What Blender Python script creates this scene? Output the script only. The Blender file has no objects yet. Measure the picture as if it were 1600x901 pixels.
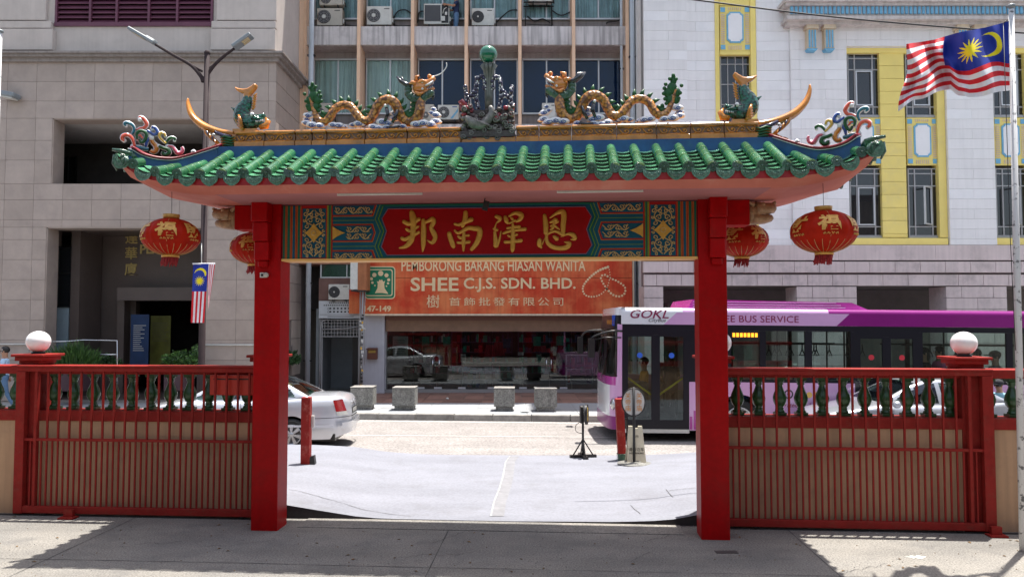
import bpy, bmesh, math, random
from mathutils import Vector, Matrix
random.seed(7)
sc = bpy.context.scene
C = sc.collection
R = math.radians
# ---------------------------------------------------------------- camera
EYE = 2.5; FPX = 1200.0
PITCH = math.atan(54.5 / FPX)
cam_d = bpy.data.cameras.new('camera'); cam = bpy.data.objects.new('camera', cam_d); C.objects.link(cam)
cam.location = (0, 0, EYE); cam.rotation_euler = (math.pi/2 + PITCH, 0, 0)
cam_d.sensor_width = 36; cam_d.lens = 27.0; cam_d.clip_end = 2000; cam_d.clip_start = 0.05
sc.camera = cam
sc.render.resolution_x = 1024; sc.render.resolution_y = 576
# ---------------------------------------------------------------- light
SUN_EL, SUN_AZ = 78.0, 45.0        # azimuth measured from +Y (behind the gate) towards +X
w = bpy.data.worlds.new('World'); sc.world = w; w.use_nodes = True
nt = w.node_tree; bg = nt.nodes['Background']
sky = nt.nodes.new('ShaderNodeTexSky'); sky.sky_type = 'NISHITA'; sky.sun_disc = False
sky.sun_elevation = R(SUN_EL); sky.sun_rotation = R(SUN_AZ); sky.dust_density = 2.5; sky.air_density = 1.0; sky.ozone_density = 1.0
hs = nt.nodes.new('ShaderNodeHueSaturation'); hs.inputs['Saturation'].default_value = 0.62; nt.links.new(sky.outputs[0], hs.inputs['Color']); nt.links.new(hs.outputs[0], bg.inputs[0]); bg.inputs[1].default_value = 0.125
sd = bpy.data.lights.new('sun', 'SUN'); sd.energy = 4.6; sd.angle = R(0.5); sd.color = (1.0, 0.955, 0.88)
so = bpy.data.objects.new('sun', sd); C.objects.link(so)
_d = Vector((math.sin(R(SUN_AZ))*math.cos(R(SUN_EL)), math.cos(R(SUN_AZ))*math.cos(R(SUN_EL)), math.sin(R(SUN_EL))))
so.rotation_euler = _d.to_track_quat('Z', 'Y').to_euler(); so.location = (0, 0, 60)
sc.view_settings.view_transform = 'Standard'; sc.view_settings.look = 'None'
sc.view_settings.exposure = 1.10; sc.view_settings.gamma = 1.0
sc.cycles.max_bounces = 8; sc.cycles.diffuse_bounces = 4; sc.cycles.transparent_max_bounces = 16
sc.cycles.caustics_reflective = False; sc.cycles.caustics_refractive = False
# ---------------------------------------------------------------- measuring
_s, _c = math.sin(PITCH), math.cos(PITCH)
def ray(px, py):
    a = (px-800)/FPX; b = (450.5-py)/FPX
    return a, _c-b*_s, _s+b*_c
def at(px, py, Y):                       # point at real depth Y
    r = ray(px, py); t = Y/r[1]; return Vector((r[0]*t, Y, EYE+r[2]*t))
def gnd(px, py, z=0.0):                  # point on the level z
    r = ray(px, py); t = (z-EYE)/r[2]; return Vector((r[0]*t, r[1]*t, z))
TH = R(4.2); GX, GY = -0.2456, 9.3636    # the gateway's own frame, turned by TH
def loc(px, py, yl):                     # (x, z) in the gateway's frame on its plane y = yl
    r = ray(px, py)
    t = (yl+GX*math.sin(TH)+GY*math.cos(TH))/(r[0]*math.sin(TH)+r[1]*math.cos(TH))
    dx, dy = r[0]*t-GX, r[1]*t-GY
    return dx*math.cos(TH)-dy*math.sin(TH), EYE+r[2]*t
def gworld(x, y, z=0):
    return Vector((GX+x*math.cos(TH)+y*math.sin(TH), GY-x*math.sin(TH)+y*math.cos(TH), z))
# ---------------------------------------------------------------- materials
MATS = {}
def mat(name, col, rough=0.6, metal=0.0, var=0.08, scale=3.0, bump=0.0, bscale=40.0, coat=0.0, col2=None, thr=None, streak=0.0, spec=0.5, sheen=0, vor=0, dirt=None, emit=None, scales=0, rnd=0, drag=None, grain=None):
    m = bpy.data.materials.new(name); MATS[name] = m; m.use_nodes = True
    n = m.node_tree.nodes; l = m.node_tree.links; b = n['Principled BSDF']
    b.inputs['Roughness'].default_value = rough; b.inputs['Metallic'].default_value = metal
    b.inputs['Coat Weight'].default_value = coat; b.inputs['Coat Roughness'].default_value = 0.08
    b.inputs['Specular IOR Level'].default_value = spec
    c4 = (*col, 1)
    if emit: b.inputs['Emission Color'].default_value = (*emit[0], 1); b.inputs['Emission Strength'].default_value = emit[1]
    tc = n.new('ShaderNodeNewGeometry'); pos = tc.outputs['Position']
    out = None
    if var > 0 or col2:
        no = n.new('ShaderNodeTexNoise'); no.inputs['Scale'].default_value = scale; no.inputs['Detail'].default_value = 6; no.inputs['Roughness'].default_value = 0.62
        l.new(pos, no.inputs['Vector'])
        cr = n.new('ShaderNodeValToRGB'); l.new(no.outputs['Fac'], cr.inputs['Fac'])
        cr.color_ramp.elements[0].position = 0.3 if thr is None else thr[0]; cr.color_ramp.elements[1].position = 0.7 if thr is None else thr[1]
        if col2: cr.color_ramp.elements[0].color = (*col2, 1); cr.color_ramp.elements[1].color = c4
        else:
            cr.color_ramp.elements[0].color = tuple(max(0, x*(1-var)) for x in col)+(1,); cr.color_ramp.elements[1].color = tuple(min(1, x*(1+var)) for x in col)+(1,)
        out = cr.outputs[0]
    if streak > 0:                        # rain streaks and runs of grime
        mp = n.new('ShaderNodeMapping'); mp.inputs['Scale'].default_value = (7, 7, 0.35); l.new(pos, mp.inputs['Vector'])
        n2 = n.new('ShaderNodeTexNoise'); n2.inputs['Scale'].default_value = 1.3; n2.inputs['Detail'].default_value = 7; l.new(mp.outputs[0], n2.inputs['Vector'])
        r2 = n.new('ShaderNodeValToRGB'); l.new(n2.outputs['Fac'], r2.inputs['Fac'])
        r2.color_ramp.elements[0].position = 0.36; r2.color_ramp.elements[0].color = (1-streak,)*3+(1,); r2.color_ramp.elements[1].position = 0.56; r2.color_ramp.elements[1].color = (1, 1, 1, 1)
        mx = n.new('ShaderNodeMix'); mx.data_type = 'RGBA'; mx.blend_type = 'MULTIPLY'; mx.inputs['Factor'].default_value = 1
        if out: l.new(out, mx.inputs['A'])
        else: mx.inputs['A'].default_value = c4
        l.new(r2.outputs[0], mx.inputs['B']); out = mx.outputs['Result']
    if grain:                             # grit: (amount, scale)
        n5 = n.new('ShaderNodeTexNoise'); n5.inputs['Scale'].default_value = grain[1]; n5.inputs['Detail'].default_value = 3; l.new(pos, n5.inputs['Vector'])
        r5 = n.new('ShaderNodeValToRGB'); l.new(n5.outputs['Fac'], r5.inputs['Fac']); r5.color_ramp.elements[0].position = .33; r5.color_ramp.elements[0].color = (1-grain[0],)*3+(1,); r5.color_ramp.elements[1].position = .62; r5.color_ramp.elements[1].color = (1+grain[0]*.35,)*3+(1,)
        mx = n.new('ShaderNodeMix'); mx.data_type = 'RGBA'; mx.blend_type = 'MULTIPLY'; mx.inputs['Factor'].default_value = 1; l.new(out, mx.inputs['A']); l.new(r5.outputs[0], mx.inputs['B']); out = mx.outputs['Result']
    if drag:                              # marks drawn out along the street
        mp = n.new('ShaderNodeMapping'); mp.inputs['Scale'].default_value = drag[1]; l.new(pos, mp.inputs['Vector'])
        n4 = n.new('ShaderNodeTexNoise'); n4.inputs['Scale'].default_value = 1.0; n4.inputs['Detail'].default_value = 8; n4.inputs['Roughness'].default_value = .65; l.new(mp.outputs[0], n4.inputs['Vector'])
        r4 = n.new('ShaderNodeValToRGB'); l.new(n4.outputs['Fac'], r4.inputs['Fac']); r4.color_ramp.elements[0].position = .35; r4.color_ramp.elements[0].color = (1-drag[0],)*3+(1,); r4.color_ramp.elements[1].position = .6; r4.color_ramp.elements[1].color = (1, 1, 1, 1)
        mx = n.new('ShaderNodeMix'); mx.data_type = 'RGBA'; mx.blend_type = 'MULTIPLY'; mx.inputs['Factor'].default_value = 1; l.new(out, mx.inputs['A']); l.new(r4.outputs[0], mx.inputs['B']); out = mx.outputs['Result']
    if scales:                            # glazed scales outlined in dark slip
        nv = n.new('ShaderNodeTexVoronoi'); nv.inputs['Scale'].default_value = scales; l.new(pos, nv.inputs['Vector'])
        rv = n.new('ShaderNodeValToRGB'); l.new(nv.outputs['Distance'], rv.inputs['Fac']); rv.color_ramp.elements[0].position = .42; rv.color_ramp.elements[0].color = (1, 1, 1, 1); rv.color_ramp.elements[1].position = .68; rv.color_ramp.elements[1].color = (.28, .22, .2, 1)
        mx = n.new('ShaderNodeMix'); mx.data_type = 'RGBA'; mx.blend_type = 'MULTIPLY'; mx.inputs['Factor'].default_value = 1; l.new(out, mx.inputs['A']); l.new(rv.outputs[0], mx.inputs['B']); out = mx.outputs['Result']
    if dirt:                              # (colour, amount, scale) blotches
        n3 = n.new('ShaderNodeTexNoise'); n3.inputs['Scale'].default_value = dirt[2]; n3.inputs['Detail'].default_value = 9; n3.inputs['Roughness'].default_value = 0.7; l.new(pos, n3.inputs['Vector'])
        r3 = n.new('ShaderNodeValToRGB'); l.new(n3.outputs['Fac'], r3.inputs['Fac'])
        r3.color_ramp.elements[0].position = 0.52; r3.color_ramp.elements[0].color = (0, 0, 0, 1); r3.color_ramp.elements[1].position = 0.7; r3.color_ramp.elements[1].color = (dirt[1],)*3+(1,)
        mx = n.new('ShaderNodeMix'); mx.data_type = 'RGBA'; l.new(r3.outputs[0], mx.inputs['Factor'])
        if out: l.new(out, mx.inputs['A'])
        else: mx.inputs['A'].default_value = c4
        mx.inputs['B'].default_value = (*dirt[0], 1); out = mx.outputs['Result']
    if rnd:
        oi = n.new('ShaderNodeObjectInfo'); mr = n.new('ShaderNodeMapRange'); mr.inputs['To Min'].default_value = 1-rnd; mr.inputs['To Max'].default_value = 1+rnd*.6; l.new(oi.outputs['Random'], mr.inputs['Value'])
        mx = n.new('ShaderNodeMix'); mx.data_type = 'RGBA'; mx.blend_type = 'MULTIPLY'; mx.inputs['Factor'].default_value = 1
        if out: l.new(out, mx.inputs['A'])
        else: mx.inputs['A'].default_value = c4
        l.new(mr.outputs[0], mx.inputs['B']); out = mx.outputs['Result']
    if out: l.new(out, b.inputs['Base Color'])
    else: b.inputs['Base Color'].default_value = c4
    if bump > 0:
        if vor: nb = n.new('ShaderNodeTexVoronoi'); nb.inputs['Scale'].default_value = bscale; o = nb.outputs['Distance']
        else: nb = n.new('ShaderNodeTexNoise'); nb.inputs['Scale'].default_value = bscale; nb.inputs['Detail'].default_value = 4; o = nb.outputs['Fac']
        l.new(pos, nb.inputs['Vector']); bp = n.new('ShaderNodeBump'); bp.inputs['Strength'].default_value = bump; bp.inputs['Distance'].default_value = 0.01
        l.new(o, bp.inputs['Height']); l.new(bp.outputs[0], b.inputs['Normal'])
    return m
def glassmat(name, tint, refl=0.12, rough=0.02, ior=1.5, body=None, bodyamt=0.0):
    m = bpy.data.materials.new(name); MATS[name] = m; m.use_nodes = True
    n = m.node_tree.nodes; l = m.node_tree.links; n.clear()
    o = n.new('ShaderNodeOutputMaterial'); tr = n.new('ShaderNodeBsdfTransparent'); tr.inputs[0].default_value = (*tint, 1)
    gl = n.new('ShaderNodeBsdfGlossy'); gl.inputs['Roughness'].default_value = rough; gl.inputs[0].default_value = (0.95, 0.98, 1, 1)
    lw = n.new('ShaderNodeFresnel'); lw.inputs[0].default_value = ior
    ad = n.new('ShaderNodeMath'); ad.operation = 'ADD'; l.new(lw.outputs[0], ad.inputs[0]); ad.inputs[1].default_value = refl; ad.use_clamp = True
    mx = n.new('ShaderNodeMixShader'); l.new(ad.outputs[0], mx.inputs[0])
    src = tr.outputs[0]
    if body:
        df = n.new('ShaderNodeBsdfDiffuse'); df.inputs[0].default_value = (*body, 1); m2 = n.new('ShaderNodeMixShader'); m2.inputs[0].default_value = bodyamt
        l.new(tr.outputs[0], m2.inputs[1]); l.new(df.outputs[0], m2.inputs[2]); src = m2.outputs[0]
    l.new(src, mx.inputs[1]); l.new(gl.outputs[0], mx.inputs[2]); l.new(mx.outputs[0], o.inputs[0])
    return m
# ---------------------------------------------------------------- mesh building
class MB:
    def __init__(s): s.v = []; s.f = []; s.m = []; s.sm = []
    def add(s, vs, fs, mi=0, smooth=False):
        o = len(s.v); s.v += [tuple(v) for v in vs]
        for f in fs: s.f.append([o+i for i in f]); s.m.append(mi); s.sm.append(smooth)
        return s
    def box(s, x0, x1, y0, y1, z0, z1, mi=0, M=None):
        vs = [Vector((x, y, z)) for x in (x0, x1) for y in (y0, y1) for z in (z0, z1)]
        if M is not None: vs = [M @ v for v in vs]
        return s.add(vs, [(0,1,3,2),(4,6,7,5),(0,4,5,1),(2,3,7,6),(0,2,6,4),(1,5,7,3)], mi)
    def cbox(s, cx, cy, cz, sx, sy, sz, mi=0, M=None):
        return s.box(cx-sx/2, cx+sx/2, cy-sy/2, cy+sy/2, cz-sz/2, cz+sz/2, mi, M)
    def prism(s, pts, y0, y1, mi=0, axis='y', M=None):     # pts in (x,z) for axis y, (x,y) for z, (y,z) for x
        n = len(pts)
        def mk(p, t):
            v = {'y': (p[0], t, p[1]), 'z': (p[0], p[1], t), 'x': (t, p[0], p[1])}[axis]
            v = Vector(v); return M @ v if M is not None else v
        vs = [mk(p, y0) for p in pts]+[mk(p, y1) for p in pts]
        return s.add(vs, [tuple(range(n))[::-1], tuple(range(n, 2*n))]+[(i, (i+1) % n, n+(i+1) % n, n+i) for i in range(n)], mi)
    def tube(s, pts, rad, seg=10, mi=0, sy=1.0, up=None, caps=True, smooth=True, hard=False):
        pts = [Vector(p) for p in pts]; n = len(pts)
        if not hasattr(rad, '__len__'): rad = [rad]*n
        prev = None; vs = []
        for i, p in enumerate(pts):
            t = (pts[min(i+1, n-1)]-pts[max(i-1, 0)])
            t = t.normalized() if t.length > 1e-9 else Vector((0, 0, 1))
            if up is not None: a = Vector(up)
            else: a = prev if prev is not None else (Vector((0, 1, 0)) if abs(t.y) < 0.9 else Vector((1, 0, 0)))
            a = (a-t*a.dot(t)); a = a.normalized() if a.length > 1e-6 else Vector((1, 0, 0))
            b = t.cross(a); prev = a
            for k in range(seg):
                q = 2*math.pi*k/seg
                vs.append(p+a*(math.cos(q)*rad[i]*sy)+b*(math.sin(q)*rad[i]))
        fs = [(i*seg+k, i*seg+(k+1) % seg, (i+1)*seg+(k+1) % seg, (i+1)*seg+k) for i in range(n-1) for k in range(seg)]
        s.add(vs, fs, mi, smooth)
        if caps:
            o = len(s.v)-len(vs)
            for base, p in ((0, pts[0]), ((n-1)*seg, pts[-1])):
                if hard:
                    s.add(vs[base:base+seg], [tuple(range(seg))], mi, False); continue
                s.v.append(tuple(p)); c = len(s.v)-1
                for k in range(seg): s.f.append([o+base+k, o+base+(k+1) % seg, c]); s.m.append(mi); s.sm.append(smooth)
        return s
    def lathe(s, prof, cx=0, cy=0, z0=0, seg=16, mi=0, sx=1, smooth=True, square=False):
        vs = []
        for r, z in prof:
            for k in range(seg):
                q = 2*math.pi*(k+(.5 if square else 0))/seg; vs.append((cx+r*math.cos(q)*sx, cy+r*math.sin(q)*sx, z0+z))
        n = len(prof)
        fs = [(i*seg+k, i*seg+(k+1) % seg, (i+1)*seg+(k+1) % seg, (i+1)*seg+k) for i in range(n-1) for k in range(seg)]
        fs += [tuple(range(seg))[::-1], tuple(range((n-1)*seg, n*seg))]
        return s.add(vs, fs, mi, smooth)
    def ball(s, c, r, seg=16, rings=10, mi=0, sc3=(1, 1, 1), M=None):
        c = Vector(c); vs = []
        for i in range(rings+1):
            a = math.pi*i/rings
            for k in range(seg):
                q = 2*math.pi*k/seg
                v = Vector((r*sc3[0]*math.sin(a)*math.cos(q), r*sc3[1]*math.sin(a)*math.sin(q), r*sc3[2]*math.cos(a)))
                vs.append(c+(M @ v if M is not None else v))
        fs = [(i*seg+k, (i+1)*seg+k, (i+1)*seg+(k+1) % seg, i*seg+(k+1) % seg) for i in range(rings) for k in range(seg)]
        return s.add(vs, fs, mi, True)
    def grid(s, fn, nu, nv, mi=0, smooth=True, mfn=None):
        vs = [fn(i/nu, j/nv) for j in range(nv+1) for i in range(nu+1)]
        o = len(s.v); s.v += [tuple(v) for v in vs]
        for j in range(nv):
            for i in range(nu):
                a = o+j*(nu+1)+i; s.f.append([a, a+1, a+nu+2, a+nu+1]); s.m.append(mfn((i+.5)/nu, (j+.5)/nv) if mfn else mi); s.sm.append(smooth)
        return s
    def mesh(s, name, mats, org=(0, 0, 0), weld=False, bevel=0):
        me = bpy.data.meshes.new(name)
        ox, oy, oz = org
        me.from_pydata([(v[0]-ox, v[1]-oy, v[2]-oz) for v in s.v], [], s.f)
        for m in (mats if isinstance(mats, (list, tuple)) else [mats]): me.materials.append(m)
        me.polygons.foreach_set('material_index', s.m); me.polygons.foreach_set('use_smooth', s.sm)
        bm = bmesh.new(); bm.from_mesh(me)
        if weld or bevel: bmesh.ops.remove_doubles(bm, verts=bm.verts, dist=1e-5)
        if bevel: bmesh.ops.bevel(bm, geom=list(bm.edges), offset=bevel, segments=1, affect='EDGES', profile=.5)
        bmesh.ops.recalc_face_normals(bm, faces=bm.faces); bm.to_mesh(me); bm.free()
        me.update(); return me
    def build(s, name, mats, parent=None, org=(0, 0, 0), weld=False, bevel=0):
        return link(name, s.mesh(name, mats, org, weld, bevel), parent)
def link(name, me, parent=None, loc_=(0, 0, 0), rot=None, scale=None):
    o = bpy.data.objects.new(name, me); C.objects.link(o); o.parent = parent; o.location = loc_
    if rot: o.rotation_euler = rot
    if scale: o.scale = scale
    return o
def thing(name, label, cat, loc_=(0, 0, 0), rz=0, group=None):
    o = bpy.data.objects.new(name, None); C.objects.link(o); o.location = loc_; o.rotation_euler = (0, 0, rz); o.empty_display_size = .2
    o['label'] = label; o['category'] = cat
    if group: o['group'] = group
    return o
def tag(o, label, cat, group=None):
    o['label'] = label; o['category'] = cat
    if group: o['group'] = group
    return o
def struct(o, kind='structure'): o['kind'] = kind; return o
def kids(o): return [c for c in C.objects if c.parent is o]
KID = {}
def copy_tree(o, parent=None, mapkids=None):
    if mapkids is None:
        mapkids = {}
        for c in C.objects:
            if c.parent: mapkids.setdefault(c.parent.name, []).append(c)
    c = o.copy(); C.objects.link(c); c.parent = parent
    for ch in mapkids.get(o.name, []): copy_tree(ch, c, mapkids)
    return c
def text_mesh(name, body, size, m, parent, M, depth=0.004, align='CENTER', sx=1.0, shear=0.0, bold=0.0, spacing=1.0):
    cu = bpy.data.curves.new(name, 'FONT'); cu.body = body; cu.size = size; cu.extrude = depth; cu.align_x = align; cu.align_y = 'CENTER'
    cu.shear = shear; cu.offset = bold; cu.space_character = spacing; cu.resolution_u = 3
    t = bpy.data.objects.new(name, cu); C.objects.link(t)
    bpy.context.view_layer.update()
    dg = bpy.context.evaluated_depsgraph_get(); me = bpy.data.meshes.new_from_object(t.evaluated_get(dg))
    bpy.data.objects.remove(t); bpy.data.curves.remove(cu)
    me.name = name; me.materials.clear(); me.materials.append(m)
    me.transform(M @ Matrix.Diagonal((sx, 1, 1, 1)))
    return link(name, me, parent)
def facing(x, y, z, rz=0):                # text plane facing -Y at x,y,z
    return Matrix.Translation((x, y, z)) @ Matrix.Rotation(rz, 4, 'Z') @ Matrix.Rotation(math.pi/2, 4, 'X')
def catmull(pts, k=5):
    n = len(pts); out = []
    for i in range(n-1):
        p0, p1, p2, p3 = pts[max(i-1, 0)], pts[i], pts[i+1], pts[min(i+2, n-1)]
        for j in range(k):
            t = j/k; out.append(tuple(0.5*((2*b)+(-a+c)*t+(2*a-5*b+4*c-d)*t*t+(-a+3*b-3*c+d)*t**3) for a, b, c, d in zip(p0, p1, p2, p3)))
    out.append(tuple(pts[-1])); return out
_bc = {}
def block_mesh(w, h, d, m, bev=0.006):    # x width, y depth, z height, origin at its centre; shared between alike pieces
    k = (round(w, 3), round(h, 3), round(d, 3), m.name, bev)
    if k not in _bc: _bc[k] = MB().cbox(0, 0, 0, w, d, h).mesh('block', m, bevel=bev)
    return _bc[k]
def block(name, x0, x1, y0, y1, z0, z1, m, parent, bev=0.006, org=(0, 0, 0)):
    return link(name, block_mesh(x1-x0, z1-z0, y1-y0, m, bev), parent, ((x0+x1)/2-org[0], (y0+y1)/2-org[1], (z0+z1)/2-org[2]))
# palette
red = mat('red_gloss_paint', (0.36, 0.0008, 0.0025), .42, spec=.15, var=.12, scale=2, coat=.0, dirt=((.22, .012, .01), .5, 3.5), streak=.10, grain=(.10, 18))
redframe = mat('red_gate_paint', (0.26, 0.020, 0.016), .6, spec=.15, var=.15, scale=9, dirt=((.2, .06, .04), .5, 14))
maroon = mat('maroon_line', (0.22, 0.008, 0.02), .4)
redboard = mat('red_board', (0.25, 0.001, 0.002), .6, spec=.15, var=.1, scale=4)
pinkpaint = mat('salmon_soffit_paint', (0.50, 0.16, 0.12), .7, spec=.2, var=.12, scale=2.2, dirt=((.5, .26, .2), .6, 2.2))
gold = mat('gold_paint', (0.52, 0.28, 0.04), .38, metal=.3, var=.15, scale=20, bump=.15, bscale=60)
yellowedge = mat('yellow_edge_paint', (0.75, 0.42, 0.12), .5, var=.08)
greentile = mat('green_glazed_tile', (0.042, 0.165, 0.072), .22, scale=3.2, coat=.35, bump=.06, bscale=25, col2=(0.02, 0.105, 0.05), dirt=((.12, .22, .12), .5, 22), rnd=.3)
greendark = mat('dark_green_glaze', (0.045, 0.13, 0.08), .22, col2=(0.012, 0.05, 0.03), scale=14, coat=.5, bump=.9, bscale=55, rnd=.3)
tilelip = mat('yellowed_tile_joint', (0.13, 0.26, 0.09), .4, var=.3, scale=20)
ochre = mat('ochre_glaze', (0.56, 0.205, 0.022), .2, var=.3, scale=6, coat=.5, dirt=((.22, .09, .03), .55, 8))
ochredark = mat('carved_ochre_glaze', (0.20, 0.075, 0.014), .3, var=.3, scale=16, coat=.3, dirt=((.12, .05, .02), .7, 18))
dragonskin = mat('dragon_scale_glaze', (0.60, 0.27, 0.055), .3, col2=(.40, .15, .025), scale=7, coat=.4, bump=1.0, bscale=27, vor=1, scales=27)
fishgreen = mat('fish_green_glaze', (0.01, 0.16, 0.10), .15, col2=(.005, .07, .05), scale=18, coat=.5, bump=.9, bscale=30, vor=1, scales=30)
fingreen = mat('fin_green_glaze', (0.02, 0.09, 0.03), .45, var=.3, scale=20, spec=.3)
bluewall = mat('ridge_blue_paint', (0.01, 0.07, 0.22), .35, var=.25, scale=5, dirt=((.04, .14, .2), .5, 6))
whiteglaze = mat('white_glaze', (0.72, 0.72, 0.74), .25, var=.1, scale=20, coat=.4)
blueglaze = mat('blue_glaze', (0.03, 0.08, 0.32), .25, var=.2, scale=20, coat=.4)
blackglaze = mat('black_glaze', (0.012, 0.014, 0.02), .15, var=.2, coat=.6)
navyglaze = mat('navy_glaze', (0.015, 0.012, 0.05), .25, var=.4, scale=30, coat=.5)
darkstone = mat('weathered_dark_glaze', (0.09, 0.07, 0.068), .5, col2=(.03, .02, .02), scale=22, coat=.0, bump=1.0, bscale=40)
crimson = mat('crimson_glaze', (0.26, 0.015, 0.03), .3, var=.3, scale=15, coat=.4)
balgreen = mat('baluster_green_glaze', (0.018, 0.075, 0.022), .35, var=.45, scale=14, coat=.2)
plaster = mat('peach_plaster', (0.48, 0.295, 0.175), .85, var=.10, scale=1.5, bump=.1, bscale=60, dirt=((.27, .17, .12), .6, 1.6), streak=.18)
granite = mat('taupe_granite_panel', (0.405, 0.33, 0.285), .5, var=.1, scale=2.5, bump=.05, bscale=80, dirt=((.31, .26, .235), .45, 1.2), rnd=.05)
granite2 = mat('taupe_granite_panel_paler', (0.43, 0.352, 0.306), .5, var=.1, scale=2.5, bump=.05, bscale=80, dirt=((.3, .25, .23), .4, 1.4))
granjoint = mat('panel_joint', (0.20, 0.165, 0.15), .9)
creamwall = mat('cream_render', (0.56, 0.50, 0.46), .8, var=.08, scale=1.2, streak=.05, dirt=((.38, .34, .31), .4, .9))
louver = mat('maroon_louvre', (0.13, 0.04, 0.07), .5, var=.15)
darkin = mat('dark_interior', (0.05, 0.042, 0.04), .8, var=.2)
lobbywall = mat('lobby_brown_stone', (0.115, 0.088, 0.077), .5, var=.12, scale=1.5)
lobbylight = mat('lobby_grey_ceiling', (0.55, 0.53, 0.51), .8)
stained = mat('stained_white_parapet', (0.62, 0.585, 0.58), .85, var=.1, scale=1.1, streak=.42, dirt=((.3, .28, .28), .5, 2))
ledgewall = mat('mauve_grey_render', (0.36, 0.315, 0.31), .85, var=.12, scale=1.6, streak=.2)
fin = mat('peach_fin_paint', (0.80, 0.54, 0.37), .7, var=.06)
alu = mat('aluminium_frame', (0.55, 0.56, 0.57), .4, metal=.4, var=.05)
greyframe = mat('grey_window_frame', (0.36, 0.36, 0.36), .5, var=.08)
curtain = mat('pale_green_curtain', (0.74, 0.82, 0.76), .9, var=.1, scale=2, streak=.3)
blueblind = mat('navy_blind', (0.008, 0.035, 0.12), .8, col2=(.005, .02, .07), scale=.5, spec=.1)
white_w = mat('white_masonry', (0.82, 0.81, 0.80), .75, var=.03, scale=1.6, streak=.05, dirt=((.66, .66, .66), .5, .8), rnd=.04)
white_w2 = mat('white_masonry_paler', (0.84, 0.84, 0.84), .75, var=.04, scale=1.6, dirt=((.66, .66, .67), .4, .7))
whitejoint = mat('masonry_joint', (0.60, 0.60, 0.61), .9)
yellow_w = mat('yellow_masonry', (0.86, 0.70, 0.21), .75, var=.05, scale=2, dirt=((.72, .6, .25), .5, 1.6), rnd=.06)
skyblue = mat('pale_blue_tile_paint', (0.16, 0.42, 0.62), .6, var=.12, scale=6)
creamtrim = mat('cream_trim', (0.70, 0.58, 0.42), .8, var=.08, streak=.15)
pinkstone = mat('pinkish_stone_course', (0.64, 0.54, 0.52), .8, var=.08, scale=1.3, streak=.1, dirt=((.25, .22, .215), .55, 1.0))
pinkjoint = mat('stone_joint', (0.22, 0.18, 0.18), .9)
shadeint = mat('arcade_render', (0.24, 0.215, 0.205), .85, var=.1)
asphalt = mat('pale_worn_asphalt', (0.292, 0.272, 0.262), .9, var=.12, scale=1.2, bump=.4, bscale=120, dirt=((.17, .16, .155), .5, 28), spec=.2, drag=(.16, (.12, 1.6, 1)), grain=(.35, 22))
apronm = mat('grey_painted_apron', (0.222, 0.228, 0.262), .8, var=.06, scale=.9, bump=.12, bscale=60, dirt=((.145, .145, .158), .5, 1.3), spec=.3, drag=(.13, (.35, 1.7, 1)), grain=(.12, 30))
courtm = mat('courtyard_concrete', (0.295, 0.275, 0.245), .85, col2=(.195, .188, .178), scale=.6, bump=.35, bscale=110, dirt=((.115, .113, .112), .55, 2.2), spec=.2, drag=(.2, (.5, 1.5, 1)), grain=(.42, 55))
kerbm = mat('kerb_concrete', (0.36, 0.345, 0.32), .9, col2=(.2, .19, .18), scale=5, bump=.3, rnd=.15)
pavem = mat('pavement_slab', (0.30, 0.31, 0.325), .8, var=.1, scale=.8, bump=.1, dirt=((.25, .29, .33), .7, 1.2), rnd=.12)
bricktile = mat('red_brown_floor_tile', (0.24, 0.13, 0.10), .6, var=.2, scale=5, rnd=.3)
paint_white = mat('road_paint_white', (0.5, 0.5, 0.49), .7, var=.1, dirt=((.45, .43, .4), .7, 8))
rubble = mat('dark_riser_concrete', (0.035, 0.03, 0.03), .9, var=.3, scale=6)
concrete = mat('rough_grey_concrete', (0.25, 0.245, 0.225), .9, var=.25, scale=7, bump=.6, bscale=40, grain=(.4, 26), rnd=.12, streak=.2)
steel_w = mat('white_pole_paint', (0.62, 0.62, 0.63), .5, col2=(.12, .12, .13), thr=(.36, .43), scale=14)
polebrown = mat('brown_black_pole', (0.045, 0.033, 0.035), .75, spec=.12, var=.15)
lampgrey = mat('lamp_head_grey', (0.22, 0.25, 0.27), .4, var=.1)
black = mat('black_plastic', (0.012, 0.012, 0.013), .4, var=.1)
rubber = mat('tyre_rubber', (0.02, 0.02, 0.021), .85, var=.2)
chrome = mat('bright_metal', (0.62, 0.63, 0.65), .18, metal=1.0, var=0)
silverpaint = mat('silver_car_paint', (0.62, 0.64, 0.69), .3, metal=.45, var=.03, coat=1.0)
silverpaint2 = mat('grey_silver_car_paint', (0.42, 0.44, 0.48), .28, metal=.5, var=.03, coat=1.0)
acwhite = mat('off_white_metal', (0.62, 0.62, 0.58), .5, var=.08, scale=5, dirt=((.4, .38, .34), .4, 8))
acbeige = mat('beige_metal', (0.50, 0.47, 0.41), .55, var=.08, dirt=((.3, .27, .22), .5, 8))
grille = mat('dark_grille', (0.06, 0.06, 0.065), .5)
pipe = mat('pale_pipe', (0.50, 0.56, 0.62), .5, var=.08, streak=.2)
cablem = mat('black_cable', (0.02, 0.02, 0.022), .6)
globem = mat('opal_globe', (0.86, 0.84, 0.84), .18, var=0, coat=.5)
buswhite = mat('bus_white', (0.72, 0.74, 0.79), .22, var=.02, coat=.8)
buspink = mat('bus_lilac_pink', (0.62, 0.36, 0.62), .22, var=.03, coat=.8)
buspurple = mat('bus_purple', (0.22, 0.008, 0.17), .3, var=.05, coat=.3, spec=.3)
busmagenta = mat('bus_magenta', (0.42, 0.04, 0.30), .22, var=.05, coat=.8)
busblack = mat('bus_black_gloss', (0.012, 0.012, 0.018), .3, var=0, spec=.25)
busin = mat('bus_interior_grey', (0.30, 0.30, 0.31), .7)
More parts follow.
